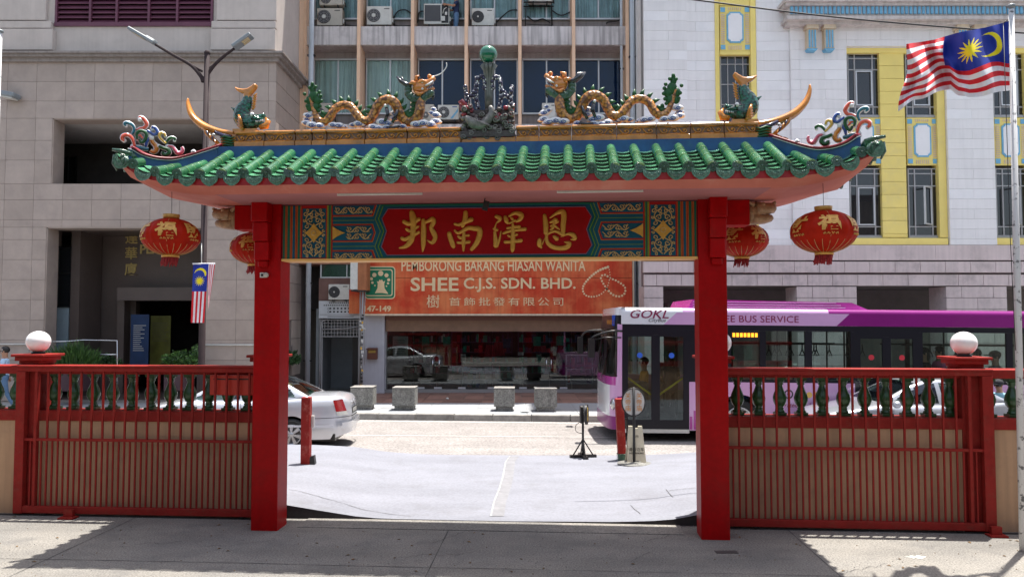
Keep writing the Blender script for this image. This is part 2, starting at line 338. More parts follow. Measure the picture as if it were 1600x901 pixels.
seatblue = mat('seat_blue', (0.03, 0.08, 0.22), .8)
signorange = mat('sign_orange_red', (0.72, 0.21, 0.08), .6, spec=.15, col2=(.56, .06, .025), scale=.7, thr=(.40, .62), streak=.14)
signcream = mat('sign_cream', (0.74, 0.56, 0.32), .5)
signgreen = mat('sign_green', (0.0, 0.16, 0.075), .5)
brownpanel = mat('brown_shutter_box', (0.22, 0.125, 0.075), .6, var=.15, scale=3)
whitepil = mat('grey_white_render', (0.50, 0.50, 0.535), .8, var=.05, streak=.08)
lanternred = mat('lantern_red_cloth', (0.36, 0.012, 0.002), .55, var=.2, scale=8, spec=.12)
lanternpale = mat('lantern_faded_cloth', (0.50, 0.24, 0.20), .6, var=.3, scale=6)
lantgold = mat('lantern_gold_print', (0.60, 0.32, 0.07), .45, metal=.2, var=.2, scale=30)
leaf = mat('leaf_green', (0.07, 0.16, 0.03), .5, var=.5, scale=9)
leaf2 = mat('leaf_dark_green', (0.035, 0.085, 0.025), .5, var=.5, scale=9)
skin = mat('skin', (0.42, 0.22, 0.14), .6, var=.05)
hairm = mat('black_hair', (0.012, 0.01, 0.01), .5)
shirtblue = mat('light_blue_cloth', (0.42, 0.60, 0.80), .9, var=.08)
shirtpink = mat('pink_cloth', (0.85, 0.16, 0.42), .9, var=.08)
shirtteal = mat('pale_aqua_cloth', (0.34, 0.62, 0.72), .9, var=.08)
shirtnavy = mat('navy_cloth', (0.02, 0.035, 0.10), .9)
shirtorange = mat('orange_cloth', (0.70, 0.28, 0.03), .9)
jeans = mat('blue_denim', (0.10, 0.19, 0.33), .9, var=.15, scale=12)
darkcloth = mat('dark_cloth', (0.02, 0.02, 0.025), .9)
flagred = mat('flag_red', (0.62, 0.008, 0.02), .75, var=.05)
flagwhite = mat('flag_white', (0.78, 0.78, 0.82), .75, var=.03)
flagblue = mat('flag_blue', (0.008, 0.03, 0.30), .75, var=.05)
flagyellow = mat('flag_yellow', (0.82, 0.68, 0.01), .75, var=.03)
glassclear = glassmat('clear_glass', (0.80, 0.84, 0.84), .0)
glassshop = glassmat('shop_glass', (0.62, 0.66, 0.66), .01)
glassdark = glassmat('dark_window_glass', (0.18, 0.2, 0.21), .02, body=(.03, .032, .035), bodyamt=.5)
glasscar = glassmat('car_glass', (0.40, 0.50, 0.46), .03)
glassbus = glassmat('bus_glass', (0.80, 0.88, 0.84), .0)
glassblue = glassmat('blue_tinted_glass', (0.86, 0.92, 0.92), .0, ior=1.3)
stripegreen = mat('panel_green', (0.012, 0.10, 0.06), .6, spec=.15, var=.1)
stripeblue = mat('panel_teal_blue', (0.008, 0.075, 0.12), .6, spec=.15, var=.12)
stripered = mat('panel_red', (0.30, 0.012, 0.012), .6, spec=.15, var=.1)
stripeorange = mat('panel_orange', (0.38, 0.16, 0.03), .6, spec=.15, var=.1)
stripelime = mat('panel_lime', (0.13, 0.22, 0.03), .6, spec=.15, var=.1)
palegold = mat('scrollwork_pale_gold', (0.48, 0.33, 0.13), .4, metal=.2, var=.15, scale=20)
coral = mat('coral_glaze', (0.70, 0.10, 0.05), .25, var=.15, coat=.5)
tealglaze = mat('teal_glaze', (0.01, 0.14, 0.20), .25, var=.15, coat=.5)
yelglaze = mat('yellow_glaze', (0.70, 0.42, 0.08), .25, var=.15, coat=.5)
pinkglaze = mat('pink_glaze', (0.62, 0.10, 0.16), .25, var=.15, coat=.5)
# ================================================================ the gateway
def gthing(name, label, cat, x=0, y=0, z=0, group=None):
    return thing(name, label, cat, gworld(x, y, z), -TH, group)
gate = gthing('temple_gateway', 'big red temple gateway with green tiled roof and painted signboard across the opening', 'gateway')
RX = 0.02; U = 4.2
ZE, ZU, YE, YU = 4.185, 4.555, -1.0, -0.27
def lift(x): return 0.27*max(0, (abs(x-RX)-3.3)/.92)**3
for s_, xa, xb in ((-1, -2.913, -2.587), (1, 2.46, 2.788)):
    MB().box(xa, xb, -.163, .163, -.02, 3.97).build('pillar', red, gate, bevel=.006)
    xc = (xa+xb)/2+s_*.045
    m = MB()
    m.box(xc-.10, xc+.10, -.34, -.166, 3.73, 3.968).box(xc-.095, xc+.095, -.30, -.168, 3.50, 3.727).box(xc-.09, xc+.09, -.255, -.167, 3.27, 3.497).box(xc-.06, xc+.06, -.21, -.1665, 3.19, 3.267)
    m.build('stepped_bracket', red, gate, bevel=.008)
    a0, a1 = (xa-.28, xa-.001) if s_ < 0 else (xb+.001, xb+.28)
    MB().box(a0, a1, -.13, .13, 3.66, 3.96).build('side_beam', red, gate, bevel=.006)
    # animal head on the beam end
    hx = a0 if s_ < 0 else a1; h = MB()
    h.tube([(hx, 0, 3.80), (hx+s_*.10, 0, 3.81), (hx+s_*.20, 0, 3.83)], [.135, .12, .08], 12, sy=.8)
    h.tube([(hx+s_*.10, 0, 3.855), (hx+s_*.22, 0, 3.865), (hx+s_*.31, 0, 3.875), (hx+s_*.335, 0, 3.88)], [.10, .075, .06, .03], 12, sy=1.2)
    h.tube([(hx+s_*.06, 0, 3.75), (hx+s_*.20, 0, 3.745), (hx+s_*.28, 0, 3.755), (hx+s_*.30, 0, 3.76)], [.08, .06, .042, .02], 12, sy=1.4)
    for q in (-1, 1): h.ball((hx+s_*.17, q*.07, 3.91), .03, 8, 6).tube([(hx+s_*.06, q*.08, 3.9), (hx-s_*.02, q*.11, 3.95)], [.03, .01], 6).ball((hx+s_*.315, q*.03, 3.93), .022, 8, 6)
    hd = h.build('carved_animal_head', mat('carved_gilt_head', (0.36, 0.22, 0.12), .4, var=.3, scale=25, bump=.6, bscale=40) if s_ < 0 else MATS['carved_gilt_head'], gate)
MB().box(-2.585, 2.458, -.12, .15, 3.955, 3.99).build('upper_tie_beam', maroon, gate)
# ---- soffit hull and roof deck
def zs(x, y):
    u = abs(x-RX); d = min(1-abs(y), U-u)
    return 3.962+.27*max(0, (u-3.05)/1.15)**2.2*(.55+.45*abs(y))+.085*max(0, 1-d/.09)
def rim(x, y): return 4.05+lift(x)*.95+.01*0
def zupf(x):
    u = abs(x-RX); P = [(3.28, ZU), (3.5, 4.42), (3.76, 4.335), (4.02, 4.365), (4.3, 4.45)]
    if u <= P[0][0]: return ZU
    for (a, va), (b_, vb) in zip(P, P[1:]):
        if u <= b_: return va+(vb-va)*(u-a)/(b_-a)
    return P[-1][1]
def yup(x):
    u = abs(x-RX); return YU if u < 3.36 else YU-(u-3.36)*.86
def zcol(x, y):
    a = ZE+lift(x); return a+(y-YE)/(yup(x)-YE)*(zupf(x)-a)
def zd(x, y):
    u = abs(x-RX)
    if u > 4.0: return ZE+lift(x)-.07+.03*min(1, (U-u)/.2)
    return min(zcol(x, -abs(y)), zupf(x))-.075
def zd_old(x, y):
    u = abs(x-RX); return ZE-.075+.40*min((1-abs(y))/.75, (U-u)/.75, 1)*(1-.5*max(0, u-3.4)/.8)+lift(x)*.78
xs = [RX-U+2*U*i/84 for i in range(85)]; ys = [-1, -.955, -.91, -.8, -.6, -.4, -.2, 0, .2, .4, .6, .8, .91, .955, 1]
def sheet(fn, m, name):
    b = MB(); n = len(xs); b.add([(x, y, fn(x, y)) for y in ys for x in xs], [(j*n+i, j*n+i+1, (j+1)*n+i+1, (j+1)*n+i) for j in range(len(ys)-1) for i in range(n-1)], 0, True)
    return b.build(name, m, gate)
so2 = sheet(lambda x, y: min(zs(x, y), zd(x, y)-.03), pinkpaint, 'soffit'); so2.data.materials.append(mat('mauve_soffit_paint', (0.36, 0.15, 0.15), .75, var=.1, scale=2, spec=.15))  # mauve puts the inner soffit's shade into the colour
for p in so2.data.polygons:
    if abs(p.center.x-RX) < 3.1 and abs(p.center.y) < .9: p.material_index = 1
sheet(zd, greendark, 'roof_deck')
b = MB()
ring = [(x, -1) for x in xs]+[(RX+U, y) for y in ys[1:]]+[(x, 1) for x in xs[::-1][1:]]+[(RX-U, y) for y in ys[::-1][1:]]
n = len(ring); vs = []
for x, y in ring: vs += [(x, y, min(zs(x, y), zd(x, y)-.03)), (x, y, zd(x, y)+.02)]
b.add(vs, [(2*i, 2*((i+1) % n), 2*((i+1) % n)+1, 2*i+1) for i in range(n)])
b.build('eave_fascia', mat('fascia_dark_red', (0.30, 0.008, 0.012), .4, var=.15, scale=8), gate)
# ---- tiles
slope = math.atan2(ZU-ZE, YU-YE); SEG = .168
sl = MB()
sl.tube([(0, 0, 0), (0, SEG*.5, 0), (0, SEG+.012, 0)], [.055, .0545, .0535], 16, 0, up=(0, 0, 1), hard=True)
sl.tube([(0, -.002, 0), (0, .007, 0)], [.0562, .0562], 14, 1, up=(0, 0, 1), hard=True)
barrel_me = sl.mesh('barrel_tile', [greentile, tilelip])
cp = MB(); cp.tube([(0, 0, 0), (0, -.014, 0)], [.062, .060], 20, 0, up=(0, 0, 1), hard=True)
for k in range(12):
    q = k*math.pi/6; cp.ball((.036*math.cos(q), -.013, .036*math.sin(q)), .007, 6, 4)
cp.ball((0, -.013, 0), .016, 8, 5)
t_ = [(.05*math.cos(q/16*2*math.pi), -.012, .05*math.sin(q/16*2*math.pi)) for q in range(17)]; cp.tube(t_, .005, 5)
endcap_me = cp.mesh('tile_end_disc', greendark)
colx = [-3.995+i*(8.03/31) for i in range(32)]
hw = (8.03/31)/2-.035
pn = MB()
def panf(t, l, o=0): a = (t-.5)*2*1.0; return (math.sin(a)*hw/math.sin(1.0), l, -.045*math.cos(a)+.02+o)
pn.grid(lambda i, j: panf(i, j*.165), 8, 1); pn.grid(lambda i, j: panf(i, 0, -.034*j), 8, 1, 1)  # black front edge paints the shadow line under each pan tile
pan_me = pn.mesh('pan_tile', [mat('pale_green_pan_glaze', (0.13, 0.37, 0.21), .14, var=.4, scale=8, coat=.7), black])
dr = MB(); P_ = []
for k in range(17):
    a = math.pi*k/16; P_.append((-.1*math.cos(a), -.104*math.sin(a)**.85*(.86+.14*math.sin(a)**8) if k not in (0, 16) else 0))
top = [(.1, .03), (.05, -.002), (0, -.012), (-.05, -.002), (-.1, .03)]
dr.prism(P_[1:-1]+top, -.012, .0)
for rr, zz in ((.070, .0), (.045, -.004)):
    dr.tube([(-rr*math.cos(math.pi*k/12), -.014, zz-.012-rr*.75*math.sin(math.pi*k/12)) for k in range(13)], .005, 5)
for sx in (-1, 1):
    dr.tube(catmull([(sx*.010, -.015, -.06), (sx*.035, -.015, -.052), (sx*.042, -.015, -.03), (sx*.02, -.015, -.028), (sx*.024, -.015, -.042)], 3), .005, 5)
drip_me = dr.mesh('drip_tile', [mat('drip_tile_glaze', (0.10, 0.22, 0.14), .16, col2=(.02, .08, .05), scale=30, coat=.8, bump=.6, bscale=70)])
def zb(y): return ZE+(y-YE)/(YU-YE)*(ZU-ZE)
def colslope(x): return math.atan2(zupf(x)-ZE-lift(x), yup(x)-YE)
for i, x in enumerate(colx):
    sl_ = colslope(x); L = (yup(x)-YE)/math.cos(sl_); k = 0; jx = random.uniform(-.004, .004)
    while k*SEG < L-.03:
        y = YE+k*SEG*math.cos(sl_)
        link('barrel_tile', barrel_me, gate, (x+jx+random.uniform(-.003, .003), y, zcol(x, y)+random.uniform(-.002, .002)), (sl_+random.uniform(-.015, .015), 0, random.uniform(-.012, .012))); k += 1
    link('tile_end_disc', endcap_me, gate, (x+jx, YE-.005, ZE+lift(x)), (sl_*.4, random.uniform(-3, 3), random.uniform(-.06, .06)))
    gx = x+8.03/62
    for side in ((gx,) if i else (x-8.03/62, gx)):
        if abs(side-RX) > U: continue
        sl_ = colslope(side); L = (yup(side)-YE)/math.cos(sl_); k = 0
        tilt = math.atan2(lift(side+.05)-lift(side-.05), -.1) if abs(side-RX) > 3.4 else 0
        if abs(tilt) > 1.5: tilt = tilt-math.pi*math.copysign(1, tilt)
        while k*.150 < L-.04:
            y = YE+k*.150*math.cos(sl_)
            link('pan_tile', pan_me, gate, (side, y, zcol(side, y)-.008), (sl_-.17+random.uniform(-.02, .02), tilt, random.uniform(-.02, .02))); k += 1
        link('drip_tile', drip_me, gate, (side, YE-.02, ZE+lift(side)-.045), (random.uniform(-.05, .05), tilt+random.uniform(-.03, .03), 0))
# back slope, out of sight: one run of joined tiles
bk = MB()
for x in colx:
    ya = -yup(x); bk.tube([(x, 1.0, ZE+lift(x)), (x, ya, zupf(x))], .054, 8)
for q in range(9):
    for s_ in (-1, 1):
        y = -.8+q*.2; X = RX+s_*U; bk.tube([(X, y, ZE+.27*1-.06), (X-s_*.1, y, ZE+.27)], .05, 8)
        bk.tube([(X, y, ZE+.27-.07), (X+s_*.012, y, ZE+.27-.2)], [.06, .035], 8)
struct(bk.build('back_slope_tiles', greentile, gate), 'stuff')
# corner tiles
for s_ in (-1, 1):
    zc = ZE+lift(RX+s_*4.15); c = MB()
    for k, (dx, dy, dz, rr) in enumerate(((4.13, -.97, -.06, .075), (4.20, -.88, .0, .065))):
        Mr = Matrix.Translation((RX+s_*dx, dy-.03, zc+dz)) @ Matrix.Rotation(s_*R(32+22*k), 4, 'Z')
        c.prism([(rr*math.cos(q*math.pi/10), rr*.95*math.sin(q*math.pi/10)) for q in range(20)], -.02, .02, 0, 'y', Mr)
        c.prism([(rr*.6*math.cos(q*math.pi/6), rr*.6*math.sin(q*math.pi/6)) for q in range(12)], -.032, -.02, 0, 'y', Mr)
    c.tube([(RX+s_*4.08, -.93, zc+.04), (RX+s_*4.16, -.98, zc+.065), (RX+s_*4.26, -1.02, zc+.075)], [.03, .026, .016], 8)
    c.tube([(RX+s_*4.24, -1.0, zc+.02), (RX+s_*4.25, -1.0, zc-.08), (RX+s_*4.22, -.98, zc-.16)], [.02, .022, .01], 7)
    c.build('corner_hip_tile', greendark, gate)
    for q in range(4):
        d_ = MB(); d_.prism([(.07*math.cos(a*math.pi/6)*1.0, -.12*math.sin(a*math.pi/6)) for a in range(7)], -.01, .01, 0, 'x', Matrix.Translation((RX+s_*(U+.01), -.72+q*.3, zc-.05-.035*q))); d_.build('side_drip_tile', greendark, gate)
# ---- blue band and ridge blocks
MB().box(-3.40, 3.42, -.19, .19, 4.47, 4.684).build('blue_ridge_band', bluewall, gate)
cuts = [366, 413, 461, 487, 510, 570, 636, 687, 720.5]; cutr = [806, 842, 893, 963.5, 1026, 1079, 1132, 1186]
def ridge_block(xa, xb, raised=False, relief=True):
    w_ = xb-xa; zt = 4.885
    o = MB().box(xa+.005, xb-.005, -.10, .10, 4.757, 4.852).build('ridge_block', ochredark, gate, bevel=.003)  # darker ochre paints recess shade behind the carved relief
    MB().box(xa+.003, xb-.003, -.135, .135, 4.686, 4.757).build('base_course', ochre, o, bevel=.006)
    MB().box(xa+.003, xb-.003, -.14, .14, 4.852, 4.888).build('cap_course', ochre, o, bevel=.01)
    r = MB(); nw = max(1, round((w_-.05)/.13)); st = (w_-.05)/nw
    for k in range(nw):
        x0 = xa+.025+k*st; sgn = 1 if k % 2 else -1
        pts = [(x0, -.104, 4.805-sgn*.03), (x0+st*.3, -.108, 4.805+sgn*.02), (x0+st*.6, -.108, 4.805+sgn*.032), (x0+st*.85, -.108, 4.805+sgn*.008), (x0+st*.65, -.108, 4.805-sgn*.016), (x0+st*.45, -.108, 4.805-sgn*.004)]
        r.tube(catmull(pts, 3), .008, 6); r.ball((x0+st*.56, -.106, 4.805), .014, 8, 5)
        r.tube([(x0+st*.1, -.106, 4.805+sgn*.033), (x0+st*.35, -.106, 4.805+sgn*.038)], [.003, .009], 6)
        r.tube([(x0+st*.75, -.106, 4.805-sgn*.033), (x0+st*.95, -.106, 4.805-sgn*.036)], [.009, .003], 6)
    r.tube([(xa+.012, -.104, 4.848), (xb-.012, -.104, 4.848)], .006, 5); r.tube([(xa+.012, -.104, 4.764), (xb-.012, -.104, 4.764)], .006, 5)
    r.build('carved_relief', ochre, o)
for cc in (cuts, cutr):
    for a, b_ in zip(cc, cc[1:]): ridge_block(loc(a, 210, -.12)[0], loc(b_, 210, -.12)[0])
MB().box(loc(720.5, 220, -.12)[0]+.005, loc(806, 220, -.12)[0]-.005, -.135, .135, 4.686, 4.757).build('base_course', ochre, gate, bevel=.006)
# ---- upswept horns with open-jawed masks
XM = loc(764, 200, -.1)[0]
def TR(px, py, y, mir):
    x, z = loc(px, py, y); return Vector(((2*XM-x) if mir else x, y, z))
for mir in (0, 1):
    h = MB()
    pts = [(294, 154, 1.2), (294, 163, 3), (298, 176, 4.5), (306, 187, 5.5), (318, 197, 6.5), (333, 204, 6.5), (350, 208, 5.5), (369, 210, 5)]
    pts = catmull(pts, 4)
    sec = [TR(p[0], p[1], -.02, mir) for p in pts]; rad = [p[2]*.0078 for p in pts]
    h.tube(sec, rad, 12, sy=1.9, up=(0, 1, 0)); hb = h.build('upswept_horn', ochre, gate)
    k = MB(); T = lambda a, b_, y=-.10: TR(a, b_, y, mir)
    k.tube([T(317, 198), T(322, 208), T(331, 216), T(341, 224)], [.012, .022, .026, .02], 8, 0); k.tube([T(322, 233), T(331, 231), T(341, 226)], [.014, .02, .025], 8, 0)
    k.tube([T(341, 226), T(352, 232), T(366, 232)], [.03, .035, .04], 8, 0)
    k.ball(T(334, 211, -.12), .022, 8, 6, 2).ball(T(334, 211, -.137), .010, 8, 6, 3)
    k.tube([T(336, 206), T(348, 212), T(362, 214)], [.02, .028, .025], 8, 1)
    for q in range(5): k.tube([T(344+q, 215+q*4.2, -.12), T(352, 213+q*4.4, -.14), T(360+q, 216+q*4.0, -.13), T(367, 214+q*4, -.12)], [.006, .014, .014, .005], 7, 4)
    for q in range(4): k.tube([T(323+q*4, 205+q*4.5, -.13), T(326+q*4, 213+q*4.4, -.13)], [.012, .006], 6, 0 if q % 2 else 1)
    k.box(min(T(345, 220).x, T(370, 220).x), max(T(345, 220).x, T(370, 220).x), -.10, .10, 4.69, 4.86, 0)
    for q in range(3): k.tube([T(325+4*q, 231, -.12), T(326+4*q, 227, -.12)], [.006, .001], 5, 2)
    k.build('horn_mask', [ochre, navyglaze, whiteglaze, blackglaze, fingreen], hb)
    # hip band: blue body with a maroon coping
    hp = [(201, 231, 252), (208, 233, 256), (222, 241, 262), (239, 246.5, 264), (256, 249, 262), (274, 249, 262), (294, 244.5, 262), (314, 238.5, 262), (343, 229, 258)]
    hp = catmull(hp, 3)
    yy = lambda p: -.87+(p-201)/142*.70
    b = MB(); m2 = MB(); F = []
    for p, t1, t2 in hp:
        a = TR(p, t1, yy(p), mir); c = TR(p, t2, yy(p), mir); F.append((a, c))
    vs = []
    for a, c in F: vs += [a, a+Vector((0, .12, 0)), Vector((a.x, a.y+.12, c.z-.1)), Vector((a.x, a.y, c.z-.1))]
    nn = len(F); b.add(vs, [(4*i+k, 4*i+(k+1) % 4, 4*i+4+(k+1) % 4, 4*i+4+k) for i in range(nn-1) for k in range(4)]+[(0, 1, 2, 3), (4*nn-4, 4*nn-3, 4*nn-2, 4*nn-1)])
    b.build('hip_band', bluewall, gate)
    m2.tube([a+Vector((0, .05, .012)) for a, c in F], .022, 8, 0, sy=3.4, up=(0, 1, 0)); m2.tube([a+Vector((0, -.022, -.012)) for a, c in F], .005, 5, 1)
    m2.build('hip_coping', [maroon, whiteglaze], gate)
# ---- signboard
def px2(a, b_):                       # signboard layout units -> its own plane
    return -2.585+(a-443)/(1087-443)*(5.043), 3.952-(b_-318)/(407-318)*.68
BY = -.135
board = MB().box(-2.584, 2.457, BY+.01, .12, 3.29, 3.953).build('signboard', stripeblue, gate)
MB().box(-2.584, 2.457, BY-.01, .135, 3.262, 3.289).build('underside_edge', yellowedge, board)
def poly(pts, mi, d, mir):
    q = []
    for a, b_ in pts:
        x, z = px2(a, b_); q.append(((-.127-x) if mir else x, z))
    return q, mi, d
def rect(a0, a1, b0, b1): return [(a0, b0), (a1, b0), (a1, b1), (a0, b1)]
PAL = [stripeblue, stripered, stripegreen, stripeorange, stripelime, redboard]
for mir in (0, 1):
    m = MB()
    def put(pts, mi, d):
        q = poly(pts, mi, d, mir)[0]; m.prism(q, BY+.011-d, BY+.012, mi)
    put(rect(443.5, 524, 318.5, 406), 1, .004)
    for a0, a1, c_ in ((444.5, 447.6, 2), (451.6, 455.6, 2), (460, 463.8, 0), (468.2, 471.8, 2)): put(rect(a0, a1, 318.7, 405.8), c_, .007)
    for a0 in (448.3, 450.3, 456.3, 458.8, 464.6, 467, 472.6): put(rect(a0, a0+.7, 318.7, 405.8), 3, .006)
    put(rect(475.6, 513.2, 323.5, 403), 0, .007)
    put(rect(514.8, 515.6, 318.7, 405.8), 3, .006); put(rect(515.8, 517.6, 318.7, 405.8), 4, .007); put(rect(518, 520.6, 318.7, 405.8), 2, .008); put(rect(520.8, 521.6, 318.7, 405.8), 4, .007)
    for b0, b1, tip in ((321, 334.6, -1), (351.6, 375.6, 0), (393.5, 405.8, 1)):
        if tip == 0: o1 = [(524, b0-2.6), (588, b0-2.6), (592.5, (b0+b1)/2), (588, b1+2.6), (524, b1+2.6)]; o2 = [(524, b0-1.8), (587.5, b0-1.8), (591.5, (b0+b1)/2), (587.5, b1+1.8), (524, b1+1.8)]; o3 = [(524, b0), (585.5, b0), (589.6, (b0+b1)/2), (585.5, b1), (524, b1)]
        elif tip < 0: o1 = [(524, 318.7), (594, 318.7), (588.5, b1+2.6), (524, b1+2.6)]; o2 = [(524, 318.9), (593, 318.9), (588, b1+1.8), (524, b1+1.8)]; o3 = [(524, b0-1.5), (590.6, b0-1.5), (586, b1), (524, b1)]
        else: o1 = [(524, b0-2.6), (588.5, b0-2.6), (594, 405.8), (524, 405.8)]; o2 = [(524, b0-1.8), (588, b0-1.8), (593, 405.7), (524, 405.7)]; o3 = [(524, b0), (586, b0), (590.6, 405.6), (524, 405.6)]
        put(o1, 3, .003); put(o2, 1, .005); put(o3, 0, .007)
    for bb in (343.3, 385): put(rect(524, 590.5, bb-.4, bb+.4), 4, .004)
    def zig(off, wd, mi, d):
        p = [(599, 318.7), (591, 341), (599.5, 361), (591, 386), (599, 405.8)]
        put([(a+off, b_) for a, b_ in p]+[(a+off+wd, b_) for a, b_ in p[::-1]], mi, d)
    zig(-.2, 1.2, 4, .005); zig(3.2, 4.0, 2, .004); zig(5.4, 1.0, 4, .006)
    m.build('painted_border', PAL, board)
    # scrollwork
    g = MB()
    def GT(pts, r=.006):
        q = []
        for a, b_ in pts:
            x, z = px2(a, b_); q.append(((-.127-x) if mir else x, BY-.002, z))
        g.tube(q, r, 5)
    def spiral(cx_, cy_, r0, a0, dirn, turns=1.1, n=9):
        return [(cx_+r0*(1-.75*t/n)*math.cos(a0+dirn*2*math.pi*turns*t/n), cy_+r0*(1-.75*t/n)*math.sin(a0+dirn*2*math.pi*turns*t/n)) for t in range(n+1)]
    for (b0, b1, xa_, xb_) in ((320.5, 334, 527, 587), (395, 405.4, 527, 587), (352.5, 364, 546, 586), (363, 375, 546, 586)):
        cy_ = (b0+b1)/2; A = (b1-b0)*.36; wv = 12; nW = int((xb_-xa_)/wv)+1
        GT([(xa_+t*(xb_-xa_)/28, cy_+A*math.sin(t*(xb_-xa_)/28/wv*math.pi)) for t in range(29)], .0065)
        for k in range(nW):
            xx = xa_+(k+.5)*wv
            if xx > xb_-1: break
            s2 = 1 if k % 2 == 0 else -1
            GT(spiral(xx, cy_-s2*A*.25, A*.85, s2*math.pi/2, s2), .006); GT(spiral(xx+wv*.42, cy_+s2*A*.85, A*.42, 0, -s2, .8, 6), .005)
            GT(spiral(xx-wv*.3, cy_-s2*A*.9, A*.4, 0, s2, .8, 6), .005)
    cx_, cy_ = 494.4, 363.2
    for sy_ in (-1, 1):
        for sx_ in (-1, 1):
            F2 = lambda a, b_: (cx_+sx_*a, cy_+sy_*b_)
            GT([F2(*p) for p in catmull([(1, 11), (5, 14), (11, 17), (13, 23), (10, 29), (5, 33), (1, 37)], 3)], .0075)
            for (a, b_, r_, st, d_) in ((6, 20, 4.5, 0, 1), (12, 11, 4.2, 1.5, 1), (15, 4, 2.6, 0, -1), (13.5, 30, 4, 3, -1), (5, 30, 3.3, 2, 1), (15, 20, 2.6, 1, -1), (10, 37, 2.8, 4, 1), (3.2, 25, 2.4, 3, -1)):
                sp = spiral(0, 0, r_, st, d_); GT([F2(a+p, b_+q) for p, q in sp], .0065)
    def diamond(cx2, cy2, w2, h2, half=False):
        P4 = []
        for q in range(24):
            a = 2*math.pi*q/24; k_ = 1/(abs(math.cos(a))**.8+abs(math.sin(a))**.8)**1.15
            P4.append((cx2+w2*math.cos(a)*k_*1.05 if not (half and math.cos(a) < 0) else cx2, cy2+h2*math.sin(a)*k_*1.05))
        q = []
        for a, b_ in P4:
            x, z = px2(a, b_); q.append(((-.127-x) if mir else x, z))
        g.prism(q, BY-.012, BY+.005, 1)
        x, z = px2(cx2, cy2); x = (-.127-x) if mir else x
        if not half: g.tube([(x+.028*math.cos(k*math.pi/8), BY-.014, z+.028*math.sin(k*math.pi/8)) for k in range(17)], .006, 5, 0)
    diamond(494.4, 363.2, 14, 15); diamond(524.5, 363.4, 19, 10.5, True)
    g.build('gilt_scrollwork', [palegold, gold], board)
m = MB(); pc = [(612, 325.5), (602.5, 341), (610, 361), (602, 386), (611, 399.5)]
mp_ = [(443+1087-a, b_) for a, b_ in pc[::-1]]
m.prism([px2(*p) for p in pc+mp_], BY-.002, BY+.012, 0)
m.build('red_name_panel', [redboard], board)
fr = MB(); L_ = [px2(*p) for p in pc+mp_]+[px2(*pc[0])]
fr.tube([(x, BY-.002, z) for x, z in L_], .006, 5, smooth=False); fr.build('name_panel_bead', mat('lilac_bead', (.16, .08, .14), .5), board)
fr = MB(); fr.prism([px2(*p) for p in rect(601, 929, 318.6, 321.3)], BY+.002, BY+.012, 0); fr.prism([px2(*p) for p in rect(603, 927, 402.2, 405.9)], BY+.002, BY+.012, 0); fr.build('green_edge_strip', [stripegreen], board)
# the four brush-written characters (stroke centre lines with their widths)
CH = {}
CH['bang'] = (615, [[(290,115,40),(318,230,60),(318,350,50),(312,470,46),(275,590,48),(195,670,36),(95,695,14)],[(165,268,34),(245,308,38),(340,275,36),(415,228,32)],[(208,390,26),(262,420,28),(340,385,26),(402,348,20)],[(132,535,30),(185,558,34),(285,512,32),(412,440,24)],[(482,240,32),(485,400,46),(482,620,42),(470,755,10)],[(500,292,24),(570,258,32),(630,232,42),(645,285,40),(608,365,36),(650,455,46),(672,530,38),(625,610,32),(545,570,10)]])
CH['nan'] = (615, [[(1162,115,36),(1155,230,44),(1112,350,28)],[(985,308,22),(1060,322,26),(1165,275,36),(1260,235,44)],[(895,455,36),(922,545,42),(955,640,42),(970,680,32)],[(985,410,18),(1050,455,26),(1200,378,36),(1310,385,42),(1385,400,46),(1385,500,46),(1330,630,42),(1255,722,30)],[(1040,505,18),(1085,535,26),(1150,500,18),(1215,492,22)],[(1030,608,22),(1110,612,26),(1225,598,28)],[(1135,445,24),(1130,600,36),(1128,742,16)]])
CH['ze'] = (755, [[(205,185,28),(262,212,40),(262,248,28),(212,300,10),(190,370,18)],[(165,385,16),(222,405,32)],[(185,430,22),(200,560,38),(205,665,44)],[(215,670,30),(262,560,20),(288,425,8)],[(355,190,28),(375,255,38),(400,300,22)],[(415,185,16),(510,135,30),(595,150,44),(620,185,40),(585,240,36),(535,272,18)],[(445,200,16),(475,235,24)],[(420,300,16),(520,250,20)],[(385,378,18),(480,362,24),(590,352,26)],[(322,462,20),(420,428,26),(560,405,26),(680,392,34)],[(400,492,18),(450,515,20),(550,478,20)],[(352,600,30),(450,598,26),(615,575,34)],[(478,300,18),(482,500,40),(476,700,38),(470,752,20)]])
CH['en'] = (755, [[(988,165,28),(1008,300,44),(1012,460,40)],[(1022,480,26),(1030,590,32),(1105,670,40),(1230,700,38),(1345,682,44),(1392,620,34),(1310,600,8)],[(1075,212,12),(1180,140,28),(1280,112,46),(1300,190,46),(1290,330,44),(1288,490,36)],[(1078,285,18),(1175,240,40)],[(1085,345,16),(1212,270,18)],[(1155,230,28),(1125,365,26),(1080,405,12)],[(1160,340,20),(1232,400,12)],[(1035,475,18),(1160,425,24),(1285,485,28)],[(912,560,34),(905,640,42),(940,690,18)],[(950,640,12),(1000,530,6)],[(1140,508,26),(1190,552,40)],[(1255,515,8),(1360,472,22),(1440,482,40),(1480,545,34),(1410,560,8)]])
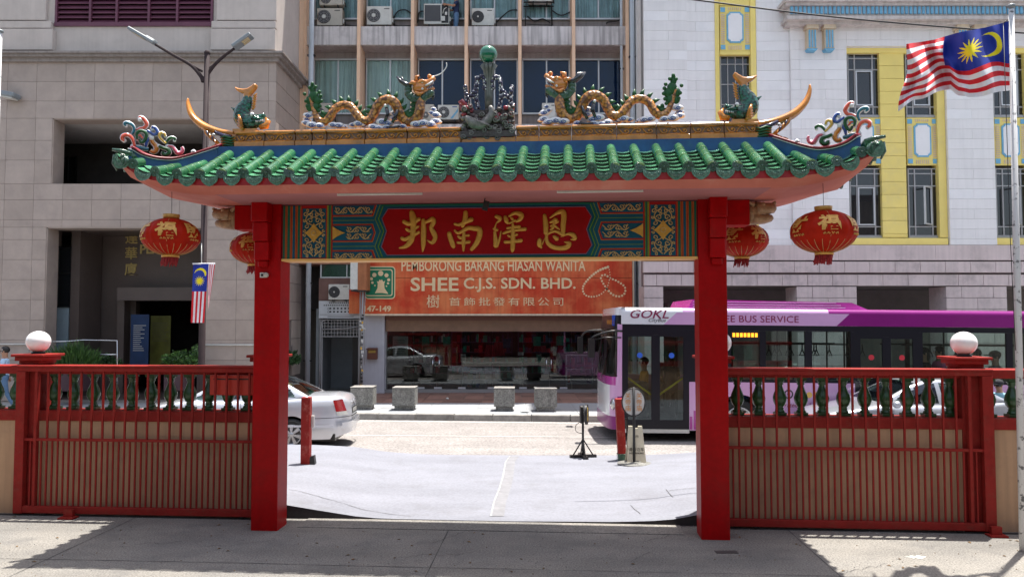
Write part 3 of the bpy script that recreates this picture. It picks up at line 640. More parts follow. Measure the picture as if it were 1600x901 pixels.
for nm in ('bang', 'nan', 'ze', 'en'):
    x0, strokes = CH[nm]; m = MB()
    for j, st in enumerate(strokes):
        pts = catmull(st, 5); q = []; rr = []
        for a, b_, w_ in pts:
            x, z = loc(x0+a*155/1600, 320+b_*80/826, BY); q.append((x, BY-.004-.0004*j, z)); rr.append(max(.003, w_*.97*.00072*1.06))
        q = [(q[0][0], q[0][1], q[0][2])]+q+[q[-1]]
        # round both ends
        d0 = (Vector(q[1])-Vector(q[2])).normalized()*rr[0]*.7; d1 = (Vector(q[-2])-Vector(q[-3])).normalized()*rr[-1]*.7
        q[0] = tuple(Vector(q[1])+d0); q[-1] = tuple(Vector(q[-2])+d1); rr = [rr[0]*.45]+rr+[rr[-1]*.45]
        m.tube(q, rr, 10, 0, sy=.55, up=(0, 1, 0))
    m.build('gilt_brush_character', gold, board)
# small fittings on the gateway
o = MB().box(-2.83, -2.745, -.20, -.168, 3.06, 3.12, 0); o.tube([(-2.755, -.21, 3.09), (-2.755, -.165, 3.09)], .03, 12, 1)
o.box(-2.815, -2.775, -.205, -.19, 3.075, 3.105, 2)
oo = o.build('sensor_box', [acwhite, acbeige, black], None, (0, 0, 0)); oo.location = (GX, GY, 0); oo.rotation_euler = (0, 0, -TH)
tag(oo, 'small grey sensor box screwed on the red pillar below its bracket', 'sensor')
for k, (a, b_, lb) in enumerate(((527, 660, 'thin white tube light under the eave above the first two gilt characters'), (870, 1005, 'thin white tube light under the eave beside the last gilt character'))):
    x0, z0 = loc(a, 296-3*k, -.86); x1, z1 = loc(b_, 295-3*k, -.86)
    t = gthing('tube_light', lb, 'tube light', x0, -.86, 3.955, 'tube lights under the gateway eave')
    MB().tube([(0, 0, -.008), (x1-x0, 0, -.008)], .008, 8).build('tube', acwhite, t); MB().box(0, x1-x0, -.008, .008, -.002, .006).build('batten', acwhite, t)
t = gthing('spotlight', 'small black spotlight hanging under the middle of the eave', 'spotlight', 0.0, -.5, 3.95)
MB().cbox(.0, 0, -.09, .06, .05, .11, 0, Matrix.Rotation(.25, 4, 'Y')).build('housing', black, t); MB().tube([(-.03, 0, 0), (-.045, 0, -.05), (-.02, 0, -.1)], .006, 6).build('bracket', black, t)
# ================================================================ roof sculptures
def sculpt(label, name, cat, mir, basepx, y0, group):
    b0 = TR(basepx[0], basepx[1], y0, mir); return gthing(name, label, cat, b0.x, b0.y, 4.888, group), (b0.x, b0.y, 4.888)
for mir in (0, 1):
    lab = ['orange dragon on the ridge with a long white whisker, facing the green ball', 'orange dragon on the ridge without a whisker, its mouth open to the green ball'][mir]
    root, og = sculpt(lab, 'dragon_statue', 'dragon statue', mir, (570, 200), -.02, 'dragons on the gateway ridge')
    Y0 = -.03; T = lambda a, b_, y=0.0: TR(a, b_, Y0+y, mir)
    path = [(484, 152, 1.6), (489, 168, 3.2), (496, 184, 4.6), (506, 191, 5.5), (515, 184, 6), (523, 171, 6), (535, 164.5, 6.2), (548, 166.5, 6.2), (557, 178, 6.2), (566, 188, 6.4), (577, 188, 6.6), (585, 176, 6.8), (592, 163, 7), (604, 156, 7.2), (615, 159.5, 7.2), (623, 173, 7.2), (630, 186, 7), (641, 191, 6.8), (651, 185, 7), (656, 172, 7.2), (657, 158, 7), (656, 147, 7)]
    pc_ = catmull(path, 5); m = MB()
    m.tube([T(a, b_, .02*math.sin(i*.25)) for i, (a, b_, r_) in enumerate(pc_)], [r_*.0086 for a, b_, r_ in pc_], 14, 0)
    m.build('body', dragonskin, root, og)
    f = MB()
    for i in range(6, len(pc_)-6, 3):          # dorsal fins on the upper side of every bend
        a, b_, r_ = pc_[i]; a2, b2, _r = pc_[i+1]; dx, dy = a2-a, b2-b_; L = math.hypot(dx, dy)+1e-6; nx, ny = dy/L, -dx/L
        if a < 500: continue
        f.tube([T(a+nx*r_*.8, b_+ny*r_*.8), T(a+nx*(r_+4)-dx*.3, b_+ny*(r_+4)-dy*.3), T(a+nx*(r_+9)-dx*1.2, b_+ny*(r_+9)-dy*1.2)], [.034, .026, .004], 6, 0, sy=.45)
    f.build('dorsal_fins', fingreen, root, og)
    t2 = MB()
    for a, b_, r_ in ((488, 140, 5), (490, 150, 8), (484, 157, 7), (496, 157, 7), (493, 168, 7), (484, 168, 6), (488, 134, 3.5)): t2.ball(T(a, b_, .02), r_*.0078, 10, 7, sc3=(1, .5, 1.15))
    for a, b_ in ((476, 147), (478, 158), (480, 166), (499, 144), (501, 150), (502, 158), (500, 166), (484, 137), (493, 136), (488, 131), (504, 176), (498, 173)): t2.ball(T(a, b_, .01), .024, 8, 6)
    t2.build('tail_plume', fingreen, root, og)
    h = MB()                                     # head
    h.ball(T(656, 137), .092, 14, 10, 0, (1.0, .8, .95)); h.tube([T(648, 143, -.06), T(654, 147, -.07), T(662, 145, -.06)], [.012, .026, .01], 7, 0).tube([T(652, 130, -.06), T(660, 126, -.065), T(666, 128, -.05)], [.01, .02, .008], 7, 0).tube([T(664, 134, -.05), T(671, 131, -.045), T(677, 126, -.03)], [.008, .014, .006], 6, 1); h.ball(T(664, 131), .05, 12, 8, 0)
    h.tube([T(656, 132), T(667, 131), T(674, 126), T(679, 121)], [.06, .05, .036, .028], 12, 0)
    h.tube([T(655, 146), T(666, 144), T(674, 141), T(678, 137)], [.045, .036, .026, .018], 10, 0)
    h.ball(T(671, 119.5), .028, 10, 7, 0); h.ball(T(677, 122), .022, 8, 6, 0)
    for q in (-1, 1):
        h.ball(T(659, 128, q*.045), .024, 10, 7, 1); h.ball(T(661, 127, q*.062), .010, 8, 6, 2)
        h.tube([T(650, 131, q*.05), T(644, 129, q*.08), T(639, 131, q*.09)], [.028, .024, .005], 8, 0, sy=.5); h.ball(T(660, 139, q*.06), .016, 8, 6, 1)
        h.tube([T(650, 126, q*.03), T(650, 120, q*.04), T(655, 118, q*.04)], [.025, .02, .008], 8, 0)
    for q in range(5): h.tube([T(668+q*2.2, 133-q*1.2, -.02), T(669+q*2.2, 136-q, -.02)], [.008, .001], 5, 1)
    for q in range(4): h.tube([T(668+q*2.4, 140-q, -.02), T(668+q*2.4, 137-q, -.02)], [.007, .001], 5, 1)
    h.tube([T(664, 138), T(676, 130)], [.02, .014], 8, 3); h.ball(T(653, 122), .03, 8, 6, 2)
    h.build('head', [mat('dragon_face_glaze', (0.60, 0.22, 0.05), .2, var=.3, scale=20, coat=.6) if not mir else MATS['dragon_face_glaze'], whiteglaze, blackglaze, crimson], root, og)
    hn = MB()
    for q in (-1, 1): hn.tube([T(643, 134, q*.03), T(634, 132, q*.05), T(626, 127, q*.06), T(620, 120, q*.07)], [.034, .030, .022, .012], 9).tube([T(634, 131, q*.05), T(629, 125, q*.05), T(627, 119.5, q*.05)], [.022, .018, .009], 8)
    hn.build('horn', blackglaze, root, og)
    r_ = MB(); P3 = catmull([(638, 138), (638, 146), (644, 152), (653, 154.5), (663, 152), (670, 148), (674, 145)], 4)
    for i, (a, b_) in enumerate(P3): r_.ball(T(a, b_, -.01+.02*((i*7) % 3-1)), .036+.008*((i*5) % 3), 8, 6).ball(T(a-1.5, b_+3.5, -.03), .024, 7, 5)
    for k in range(5): r_.ball(T(646-k*.3, 158+k*7, .01), .024, 7, 5, sc3=(1, .6, 1.3)).tube([T(645, 160+k*7), T(640, 157+k*7)], [.016, .003], 6)
    r_.build('mane', greendark, root, og)
    MB().tube([T(676, 144), T(677, 151), T(676, 157)], [.014, .02, .004], 8).build('goatee', blackglaze, root, og)
    if not mir:
        MB().tube(catmull([T(674, 120), T(681, 118.5), T(689, 115), T(695, 109), T(698, 103), T(697.5, 98.5)], 4), .0065, 6).build('whisker', whiteglaze, root, og)
    g = MB()
    for (a, b_, r1, yy_) in ((487, 196, 6, -.03), (478, 193, 5, 0), (481, 181, 5, .03), (479, 187, 4, .05), (499, 197, 5, -.04), (520, 196, 5, -.04), (529, 197, 5.5, -.02), (537, 198, 3.5, 0), (551, 196, 4, 0), (560, 194, 5.5, -.03), (567, 197, 4, 0), (583, 199, 5.5, -.05), (592, 201, 5, -.06), (597, 191, 6, -.04), (606, 193, 5, -.03), (603, 200, 5, -.05), (629, 198, 4, -.03), (650, 195, 6, -.04), (661, 193, 6, -.05), (672, 195, 6, -.03), (680, 190, 5.5, 0), (680, 180, 5, .02), (674, 177, 3.5, .02), (677, 171, 3, .03), (617, 178, 5, .05), (616, 186, 5, .05)):
        g = MB()
        g.ball(T(a, b_-.8, yy_), r1*.0098, 10, 7, 0, (1.35, .7, .72)).ball(T(a+r1*.9, b_+1.2, yy_), r1*.006, 8, 6, 0, (1.5, .8, .7))
        sp = [(a+r1*1.05*(1-t/12)*math.cos(t*.9), b_-.8+r1*.62*(1-t/12)*math.sin(t*.9)) for t in range(11)]
        g.tube([T(p, q, yy_-r1*.0098*.66) for p, q in sp], .0062, 5, 1)
        g.build('cloud', [whiteglaze, blueglaze], root, og)
    k = MB()
    for P5 in ([(603, 168), (606, 178), (601, 190)], [(621, 172), (618, 182), (613, 192)], [(604, 199), (615, 200), (625, 197)]): k.tube([T(a, b_, -.07) for a, b_ in P5], [.02, .024, .018, .014][:len(P5)], 8, 0)
    k.ball(T(602, 165, -.08), .02, 8, 6, 1).build('legs', [blackglaze, whiteglaze], root, og)
    # carp
    lab = ['green leaping carp with a flared orange tail at the ridge end nearer the street lamp', 'green leaping carp with a flared orange tail at the ridge end nearer the yellow-framed window'][mir]
    root, og = sculpt(lab, 'carp_statue', 'carp statue', mir, (388, 203), -.02, 'carp statues at the ridge ends')
    m = MB(); m.tube([T(a, b_) for a, b_ in catmull([(387, 151), (385, 162), (379, 173), (378, 184), (386, 192), (398, 190), (408, 188)], 4)], [r_[0]*.0082 for r_ in catmull([(6.5,), (9,), (12,), (13,), (12.5,), (11,), (7,)], 4)], 14, sy=.8)
    m.tube([T(400, 186), T(408, 183), T(414, 180)], [.05, .036, .028], 10).tube([T(398, 195), T(407, 195), T(413, 192)], [.045, .03, .02], 10)
    m.tube([T(370, 176), T(366, 171), T(361, 168)], [.03, .02, .004], 8, sy=.5).build('body', fishgreen, root, og)
    m = MB(); m.ball(T(394, 179, -.07), .028, 10, 7, 0).ball(T(396, 180, -.09), .012, 8, 6, 1).ball(T(411, 180, -.02), .02, 8, 6, 2)
    for q in range(5): m.tube([T(400+q*2.5, 189-q*.5, -.06), T(400+q*2.5, 192-q*.5, -.06)], [.008, .002], 5, 0)
    m.tube([T(392, 186, -.08), T(402, 184, -.07), T(411, 186, -.04)], .010, 6, 2).build('face', [whiteglaze, blackglaze, fishgreen], root, og)
    m = MB(); m.tube([T(386, 156), T(387, 150), T(386, 144)], [.045, .036, .036], 10)
    FL = [(382, 156), (381.5, 147), (374, 144.5), (369, 140), (367.5, 136.5), (374, 139), (381, 140), (388, 139), (395, 134.5), (399, 131), (402, 133.5), (400.5, 138), (395, 145), (391.5, 149), (391.5, 156)]
    q = [(T(a, b_).x, T(a, b_).z) for a, b_ in FL]; m.prism(q, Y0-.04, Y0+.04)
    m.build('tail', ochre, root, og, weld=True, bevel=.012)
    m = MB()
    for q in range(6): m.tube([T(394+q*.5, 171-q*4, -.01), T(400+q*.4, 166-q*4, -.01)], [.018, .003], 6)
    for q in range(5): m.tube([T(373-q*.5, 180+q*4, -.09), T(376+q, 188+q*3.4, -.11), T(374, 198, -.08)], [.014, .02, .008], 7)
    m.tube([T(406, 199, -.03), T(416, 197, -.03), T(419, 190, -.02), T(415, 184, -.01)], [.03, .042, .034, .01], 9); m.box(min(T(372, 0).x, T(408, 0).x), max(T(372, 0).x, T(408, 0).x), -.13, .07, 4.885, 4.92)
    m.build('fins', ochre, root, og)
    # coloured scrollwork at the roof corner
    lab = ['cluster of coloured scrolls on the roof corner above the bigger-faded lantern', 'cluster of coloured scrolls on the roof corner beside the yellow wall'][mir]
    lab = ['multicoloured scroll finial on the roof corner in front of the taupe stone building', 'multicoloured scroll finial on the roof corner in front of the white and yellow building'][mir]
    b0 = TR(250, 246, -.6, mir); root = gthing('scroll_finial', lab, 'roof finial', b0.x, b0.y, b0.z, 'scroll finials on the roof corners'); og = (b0.x, b0.y, b0.z)
    def Q(pts): return [(170+a*.1442, 170+b_*.1442) for a, b_ in pts]
    SC = [(coral, 3.4, [(168, 345), (145, 330), (150, 300), (190, 283), (235, 300), (265, 345), (280, 405)]), (tealglaze, 2.8, [(190, 185), (170, 168), (185, 150), (225, 158), (262, 185), (275, 225), (255, 275)]),
          (coral, 3.4, [(338, 118), (335, 95), (362, 98), (392, 130), (410, 170), (385, 205), (340, 215), (300, 235)]), (fingreen, 3.0, [(310, 330), (300, 285), (320, 248), (360, 240), (400, 262), (405, 305), (385, 345), (350, 370), (330, 330)]),
          (blueglaze, 3.0, [(470, 222), (478, 198), (505, 212), (525, 245), (520, 270), (490, 282), (450, 258), (415, 235)]), (blueglaze, 3.2, [(445, 300), (415, 350), (400, 410)]), (yelglaze, 2.6, [(612, 300), (600, 268), (565, 262), (548, 300), (585, 345), (620, 375)]),
          (fingreen, 2.6, [(712, 345), (720, 325), (690, 312), (655, 322), (630, 350), (615, 375)]), (ochre, 4.2, [(462, 318), (478, 365), (512, 405), (515, 445), (485, 470), (450, 452)]),
          (fingreen, 3.6, [(540, 405), (590, 425), (640, 440), (655, 475), (625, 500), (588, 492), (590, 468)]), (pinkglaze, 3.2, [(635, 405), (685, 410), (715, 445), (745, 480), (785, 472), (802, 440), (790, 415)]),
          (tealglaze, 3.8, [(262, 408), (340, 425), (430, 440)]), (coral, 1.8, [(320, 290), (345, 285), (355, 305), (375, 320)]), (whiteglaze, 2.4, [(905, 465), (920, 458), (940, 475)])]
    for j, (mt, wd, pts) in enumerate(SC):
        c_ = catmull(Q(pts), 4); m = MB(); yy2 = lambda p: -.80+(p-190)/150*.55
        N = len(c_); prof = [1.0-.35*abs(2*i/(N-1)-1) for i in range(N)]
        m.tube([TR(a, b_, yy2(a)+.02+.012*(j % 3), mir) for a, b_ in c_], [wd*.0092*prof[i] for i in range(N)], 8, 1, sy=.9, up=(0, 1, 0))
        m.tube([TR(a, b_, yy2(a)-.0+.012*(j % 3), mir) for a, b_ in c_], [wd*.0064*prof[i] for i in range(N)], 8, 0, sy=1.2, up=(0, 1, 0))
        m.ball(TR(*c_[0], yy2(c_[0][0])+.02, mir), wd*.0078, 8, 6, 1)
        m.build('scroll', [mt, whiteglaze], root, og)
# centre piece with the ball
b0 = TR(764, 219, 0, 0); root = gthing('pearl_fountain_sculpture', 'dark vase-like ridge sculpture of coiled fish and vines carrying a green glazed ball', 'roof sculpture', b0.x, 0, 4.757); og = (b0.x, 0, 4.757)
T = lambda a, b_, y=0.0: TR(a, b_, y, 0)
m = MB(); xa, xb = T(722, 200).x, T(805, 200).x; m.box(xa, xb, -.16, .16, 4.758, 4.83)
for k in range(230):
    a = random.uniform(723.5, 803.5); b_ = random.uniform(166, 216); yv = -.10-.03*random.random(); r1 = random.uniform(.018, .036)
    if b_ < 180 and (738 < a < 752 or 780 < a < 790): continue
    m.ball(T(a, b_, yv), r1, 7, 5, (0, 2, 0, 1, 0, 2, 0)[k % 7], (1.2, .9, .9))
    if k % 6 == 0:
        sp = [(a+5.0*(1-t/11)*math.cos(t*.9+k), b_+4.6*(1-t/11)*math.sin(t*.9+k)) for t in range(10)]
        m.tube([T(p, q, yv-.035) for p, q in sp], .008, 5, 2)
m.box(xa+.01, xb-.01, -.10, .10, 4.80, 5.10)
m.build('carved_base', [darkstone, crimson, mat('worn_grey_glaze', (0.19, 0.175, 0.165), .4, var=.4, scale=25)], root, og)
m = MB()
for q in range(10): a = q*2*math.pi/10; m.tube([Vector((T(764, 0).x+math.cos(a)*r_, math.sin(a)*r_, T(764, z_).z)) for r_, z_ in ((.03, 172), (.035, 150), (.04, 125), (.055, 110), (.09, 102), (.10, 104))], [.016, .016, .016, .018, .022, .012], 7)
m.tube([T(764, 172), T(764, 104)], [.035, .05], 10).build('fluted_stem', mat('stem_glaze', (0.17, 0.17, 0.15), .3, col2=(.08, .09, .08), scale=20, coat=.4), root, og)
m = MB(); m.ball(T(763, 85.5), .112, 28, 18).build('ball', mat('glossy_green_ball', (0.005, 0.13, 0.07), .12, var=.25, scale=6, coat=.8), root, og)
m = MB()
for s_ in (-1, 1):
    for P6 in ([(727, 136), (729, 152), (728, 164)], [(731, 153), (737, 149), (743, 152)], [(746, 123), (744, 138), (744, 152), (747, 168)], [(747, 123), (753, 120), (758, 128), (757, 138)], [(744, 140), (738, 146)]):
        c_ = catmull(P6, 4)
        for i, (a, b_) in enumerate(c_):
            if s_ > 0: a = 1527-a
            m.ball(T(a, b_, .03*math.sin(i*2.1+s_)), .028, 8, 6, 0)
            for z in range(2): m.ball(T(a+random.uniform(-3, 3), b_+random.uniform(-2.5, 2.5), -.03+random.uniform(-.01, .01)), .0105, 6, 4, 1)
m.build('studded_vine', [navyglaze, whiteglaze], root, og)
m = MB(); m.tube([T(a, b_, -.14) for a, b_ in catmull([(727, 182), (740, 193), (752, 196), (762, 188), (768, 176), (766, 166)], 4)], [.02, .035, .05, .06, .065, .065, .06, .06, .055, .055, .05, .05, .05, .045, .045, .04, .04, .035, .035, .03, .02][:21], 10, 0)
for k in range(7): m.tube([T(736+k*4, 184+k*1.5, -.18), T(744+k*4, 192+k, -.2)], [.012, .004], 6, 0); m.tube([T(716+k*4, 160+k*3.5, -.02), T(722+k*4, 158+k*4, -.03), T(729+k*4, 166+k*3, -.06)], [.008, .03, .02], 7, 1)
m.tube([T(718, 160), T(722, 170), T(728, 176)], [.005, .03, .03], 7, 1)
for k in range(6): m.tube([T(786+k*3, 178-k % 2*5, -.02), T(788+k*3, 168-k % 3*3, -.02)], [.024, .008], 7, 1 if k % 2 else 0)
m.build('coiled_fish', [MATS['worn_grey_glaze'], crimson], root, og)
# ================================================================ lanterns
def lantern(label, x, y, z, rx, seed, palepatch):
    t = gthing('lantern', label, 'lantern', x, y, z, 'red lanterns hanging under the gateway roof'); rz_ = rx*.675
    t.rotation_euler = (0, 0, -TH+seed)
    b = MB(); N = 24
    b.grid(lambda u, v: (rx*math.sin(.25+v*2.64)*math.cos(u*2*math.pi)*(1+.012*math.cos(u*2*math.pi*N)), rx*math.sin(.25+v*2.64)*math.sin(u*2*math.pi)*(1+.012*math.cos(u*2*math.pi*N)), rz_*math.cos(.25+v*2.64)), 96, 18, 0, True, (lambda u, v: 1 if (palepatch and v < .45 and .44 < u < .60) else 0))  # second material is a paler patch on the upper part
    b.build('cloth_body', [lanternred, lanternpale], t)
    r_ = MB()
    for k in range(24):
        q = k*2*math.pi/24; a0 = .25 if k % 6 == 0 else 2.05
        r_.tube([(1.01*rx*math.sin(a)*math.cos(q), 1.01*rx*math.sin(a)*math.sin(q), 1.01*rz_*math.cos(a)) for a in [a0+(2.86-a0)*i/8 for i in range(9)]], .0028, 4)
    r_.build('gold_rib', palegold, t)
    r_ = MB().lathe([(.05, 0), (.088, 0), (.094, .05), (.05, .05)], 0, 0, rz_*.965, 24); r_.lathe([(.05, -.03), (.10, -.028), (.095, .01), (.05, .01)], 0, 0, -rz_*.97, 24)
    r_.build('gold_collar', lantgold, t)
    f = MB()
    for k in range(34):
        q = k*2*math.pi/34; L = random.uniform(.10, .13); dx, dy = random.uniform(-.02, .01)-.012, random.uniform(-.01, .01)
        f.tube([(.085*math.cos(q), .085*math.sin(q), -rz_*.99-.01), (.08*math.cos(q)+dx*.4, .08*math.sin(q)+dy, -rz_-.06), (.085*math.cos(q)+dx, .085*math.sin(q)+dy, -rz_-L)], [.009, .010, .006], 4)
    f.build('tassel_fringe', mat('tassel_red', (0.28, 0.015, 0.02), .8, var=.3, scale=40) if 'tassel_red' not in MATS else MATS['tassel_red'], t)
    MB().tube([(0, 0, rz_), (.004, 0, rz_+.09), (0, 0, 3.98+.1-z)], .003, 5).build('hanging_wire', black, t)
    for k in range(6):
        o = text_mesh('gilt_print', '福財'[k % 2], .24, lantgold, None, Matrix.Identity(4), 0, bold=.008)
        me = o.data; bm = bmesh.new(); bm.from_mesh(me); bmesh.ops.remove_doubles(bm, verts=bm.verts, dist=1e-5)
        for _ in range(3):
            ee = [e for e in bm.edges if e.calc_length() > .03]
            if ee: bmesh.ops.subdivide_edges(bm, edges=ee, cuts=1)
        bmesh.ops.triangulate(bm, faces=bm.faces)
        q0 = k*math.pi/3+.5
        for v in bm.verts:
            q = q0+v.co.x/rx; s = 1.2-v.co.y*.9/rz_*.85+.12
            v.co = Vector((1.022*rx*math.sin(s)*math.cos(q), 1.022*rx*math.sin(s)*math.sin(q), 1.022*rz_*math.cos(s)))
        for j in range(4):
            pass
        bm.to_mesh(me); bm.free(); o.parent = t
    s_ = MB()
    for k in range(6):
        q0 = k*math.pi/3+.5
        for j in range(4):
            q = q0-.2+.12*j; pts = []
            for i in range(5): s = 1.78+.05*math.sin(i*1.9+j*2); pts.append((1.02*rx*math.sin(s)*math.cos(q+i*.02), 1.02*rx*math.sin(s)*math.sin(q+i*.02), 1.02*rz_*math.cos(s)))
            s_.tube(pts, .005, 4)
    s_.build('gilt_script', lantgold, t); return t
lantern('faded red lantern hanging from the roof corner in front of the taupe building', -3.672, -.75, 3.503, .322, .35, True)
lantern('red lantern hanging from the roof corner in front of the pinkish stone wall', 3.712, -.75, 3.498, .345, -.1, False)
lantern('red lantern half hidden behind the pillar that carries the sensor box', -3.29, .75, 3.512, .325, .1, False)
lantern('red lantern half hidden behind the plain pillar beside the bus', 3.166, .75, 3.573, .33, .55, False)
# ================================================================ ground, apron, road, pavements
def interp(x, P):
    if x <= P[0][0]: return P[0][1]
    for (a, va), (b_, vb) in zip(P, P[1:]):
        if x <= b_: return va+(vb-va)*(x-a)/(b_-a)
    return P[-1][1]
struct(MB().add([(-300, -300, -.20), (300, -300, -.20), (300, 300, -.20), (-300, 300, -.20)], [(0, 1, 2, 3)]).build('ground', mat('city_ground', (.12, .115, .11), .9, var=.2, scale=.1)))
def edgeY(x): return GY+.45/math.cos(TH)-(x-GX)*math.tan(TH)      # the step line under the gateway
XS = [-30+i*.25 for i in range(int(65/.25)+1)]
b = MB(); n = len(XS); b.add([(x, y if y is not None else edgeY(x), 0) for y in (-12, 4, None) for x in XS], [(j*n+i, j*n+i+1, (j+1)*n+i+1, (j+1)*n+i) for j in range(2) for i in range(n-1)])
court = struct(b.build('courtyard_ground', courtm))
NEAR = [(-3.4, .20), (-2.75, .18), (-2.43, .133), (-2.09, .085), (-1.76, .04), (-1.42, .016), (.2, .014), (1.5, .03), (1.9, .045), (2.2, .066), (2.5, .125), (2.8, .17), (3.4, .20)]
FAR = [(-4.6, .21), (-3.7, .20), (-2.92, .16), (-2.43, .075), (-1.8, .03), (-1.2, .012), (.6, .004), (2.4, .004), (3.0, .03), (3.6, .07), (4.4, .17), (5, .2)]
YF = 14.7
def apz(x, y):
    t = (y-edgeY(x))/(YF-edgeY(x)); xl = (x-GX); return interp(xl, NEAR)*(1-t)+interp(x, FAR)*t
b = MB(); NV = 22
b.grid(lambda u, v: (-30+65*u, edgeY(-30+65*u)*(1-v)+YF*v, apz(-30+65*u, edgeY(-30+65*u)*(1-v)+YF*v)), 260, NV)
apron = struct(b.build('entrance_apron', apronm))
b = MB(); vs = []
for x in XS: vs += [(x, edgeY(x), -.02), (x, edgeY(x), apz(x, edgeY(x)))]
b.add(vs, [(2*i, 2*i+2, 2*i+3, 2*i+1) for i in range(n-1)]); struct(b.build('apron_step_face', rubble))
b = MB(); vs = []
for x in XS: vs += [(x, YF, -.05), (x, YF, apz(x, YF)), (x, YF+.012, apz(x, YF)-.004)]
b.add(vs, [(3*i, 3*i+3, 3*i+4, 3*i+1) for i in range(n-1)]); struct(b.build('near_kerb', kerbm))
def roadz(x): return -.012-(max(0, x-3)*.010)
b = MB(); b.grid(lambda u, v: (-60+130*u, YF-.3+v*6.2, roadz(-60+130*u)), 130, 2); struct(b.build('road', asphalt))
def kY(x): return 19.90-.085*x if -40 < x < 40 else 19.9
b = MB(); b.grid(lambda u, v: (-38+76*u, kY(-38+76*u)-.30+.07*v, roadz(-38+76*u)+.004), 76, 1); struct(b.build('road_edge_line', paint_white))
b = MB(); b.grid(lambda u, v: (-38+50*u, 17.2-.06*(-38+50*u)+.07*v, -.008), 50, 1); struct(b.build('worn_lane_line', mat('worn_line_paint', (0.46, 0.43, 0.41), .9, var=.2, scale=10)))
m = MB(); m.prism([(.02, .02), (.5, .02), (.5, .06), (.02, .06)], -2.4, 2.3, axis='x'); o = m.build('gate_threshold', courtm); o.rotation_euler = (0, 0, -TH); o.location = (GX, GY, -.052); struct(o)
# patched seam down the middle of the apron
b = MB(); SP = [gnd(797, 713), gnd(790, 722), gnd(786, 745), gnd(780, 765), gnd(772, 785), gnd(767, 808)]
vs = []
for p in SP: vs += [(p.x-.012, p.y, apz(p.x, p.y)+.006), (p.x+.012, p.y, apz(p.x, p.y)+.007)]
b.add(vs, [(2*i, 2*i+1, 2*i+3, 2*i+2) for i in range(len(SP)-1)]); seam = b.build('apron_seam_patch', mat('patched_cement', (0.31, 0.31, 0.31), .8, var=.3, scale=9)); struct(seam)
b = MB(); vs = []
for p in SP: vs += [(p.x+.016, p.y, apz(p.x, p.y)+.005), (p.x+.17, p.y, apz(p.x+.17, p.y)+.005)]
b.add(vs, [(2*i, 2*i+1, 2*i+3, 2*i+2) for i in range(len(SP)-1)]); struct(b.build('apron_dark_patch', mat('worn_apron', (0.20, 0.20, 0.215), .85, var=.15, scale=5, dirt=((.27, .27, .28), .7, 7))))
# far pavement: kerbstones, slabs, tiled strip
pav = thing('far_pavement', '', '', (0, 0, 0)); del pav['label'], pav['category']; struct(pav)
km = block_mesh(.985, .26, .20, kerbm, .015); ang = math.atan(.085)
for k in range(-16, 20):
    link('kerb_stone', km, pav, (k*1.0, kY(k)+.10, .02+random.uniform(-.004, .004)), (0, 0, -ang))
for k in range(-14, 16):
    xa, xb = k*1.35+.4, k*1.35+1.74
    for j, (ya, yb) in enumerate((((None), 21.55), (21.565, 22.9))):
        y0 = (lambda x: kY(x)+.21) if ya is None else (lambda x: ya)
        b = MB(); b.prism([(xa, y0(xa)), (xb, y0(xb)), (xb, yb), (xa, yb)], .02, .146+random.uniform(-.002, .002), axis='z'); b.build('paving_slab', pavem, pav)
MB().box(-38, 40, 20.4, 29, -.1, .138).build('pavement_bed', kerbm, pav)
tm = block_mesh(.59, .03, .59, bricktile, .004)
for k in range(0, 36):
    for j in range(6): link('floor_tile', tm, pav, (-10.2+k*.6, 23.22+j*.6, .134+random.uniform(-.001, .001)))
# ================================================================ boundary walls with balusters
bal = MB()
bal.box(-.068, .068, -.068, .068, 0, .035); bal.box(-.06, .06, -.06, .06, .435, .475)
bal.lathe([(.062, .035), (.058, .055), (.042, .07), (.05, .085), (.040, .10), (.068, .135), (.083, .180), (.085, .215), (.074, .262), (.052, .315), (.037, .355), (.036, .375), (.050, .39), (.040, .405), (.056, .42), (.058, .436)], 0, 0, 0, 14)
bal_me = bal.mesh('baluster', balgreen)
globe_prof = [(.02, 0), (.06, .012)]
def wall(label, x0, x1, blist, piers, gate_):
    W_ = gthing('boundary_wall', label, 'wall', 0, 0, 0)
    MB().box(x0, x1, .44, .72, -.12, 1.215).build('plastered_wall', plaster, W_)
    MB().box(x0, x1, .42, .75, 1.217, 1.35).build('lower_rail', redframe, W_, bevel=.006)
    MB().box(x0, x1, .45, .75, 1.83, 1.94).build('top_rail', redframe, W_, bevel=.008)
    for x in blist: link('baluster', bal_me, W_, (x, .625, 1.352))
    for x in piers:
        p = MB().box(x-.14, x+.14, .41, .78, -.1, 1.96).build('pier', MATS['red_gate_paint'], W_, bevel=.008)
        MB().box(x-.15, x+.15, .46, .79, 1.962, 2.0).box(x-.19, x+.19, .43, .83, 2.001, 2.055).box(x-.225, x+.225, .40, .86, 2.056, 2.09).build('pier_cap', redframe, p, bevel=.006)
    return W_
bl = [loc(86+30.1*k, 610, .62)[0] for k in range(11)]+[loc(26-30.1*k, 610, .62)[0] for k in range(5)]
wall('peach plastered boundary wall with green balusters on the letterbox side of the gateway', -8.6, -2.82, bl, [loc(59, 560, .62)[0], -3.02], 0)
blr = [loc(1152+33.1*k, 610, .62)[0] for k in range(11)]+[loc(1544+37*k, 610, .62)[0] for k in range(4)]
wall('peach plastered boundary wall with green balusters in front of the city bus', 2.70, 8.8, blr, [loc(1507, 560, .62)[0], loc(1148, 560, .40)[0]-.225], 0)
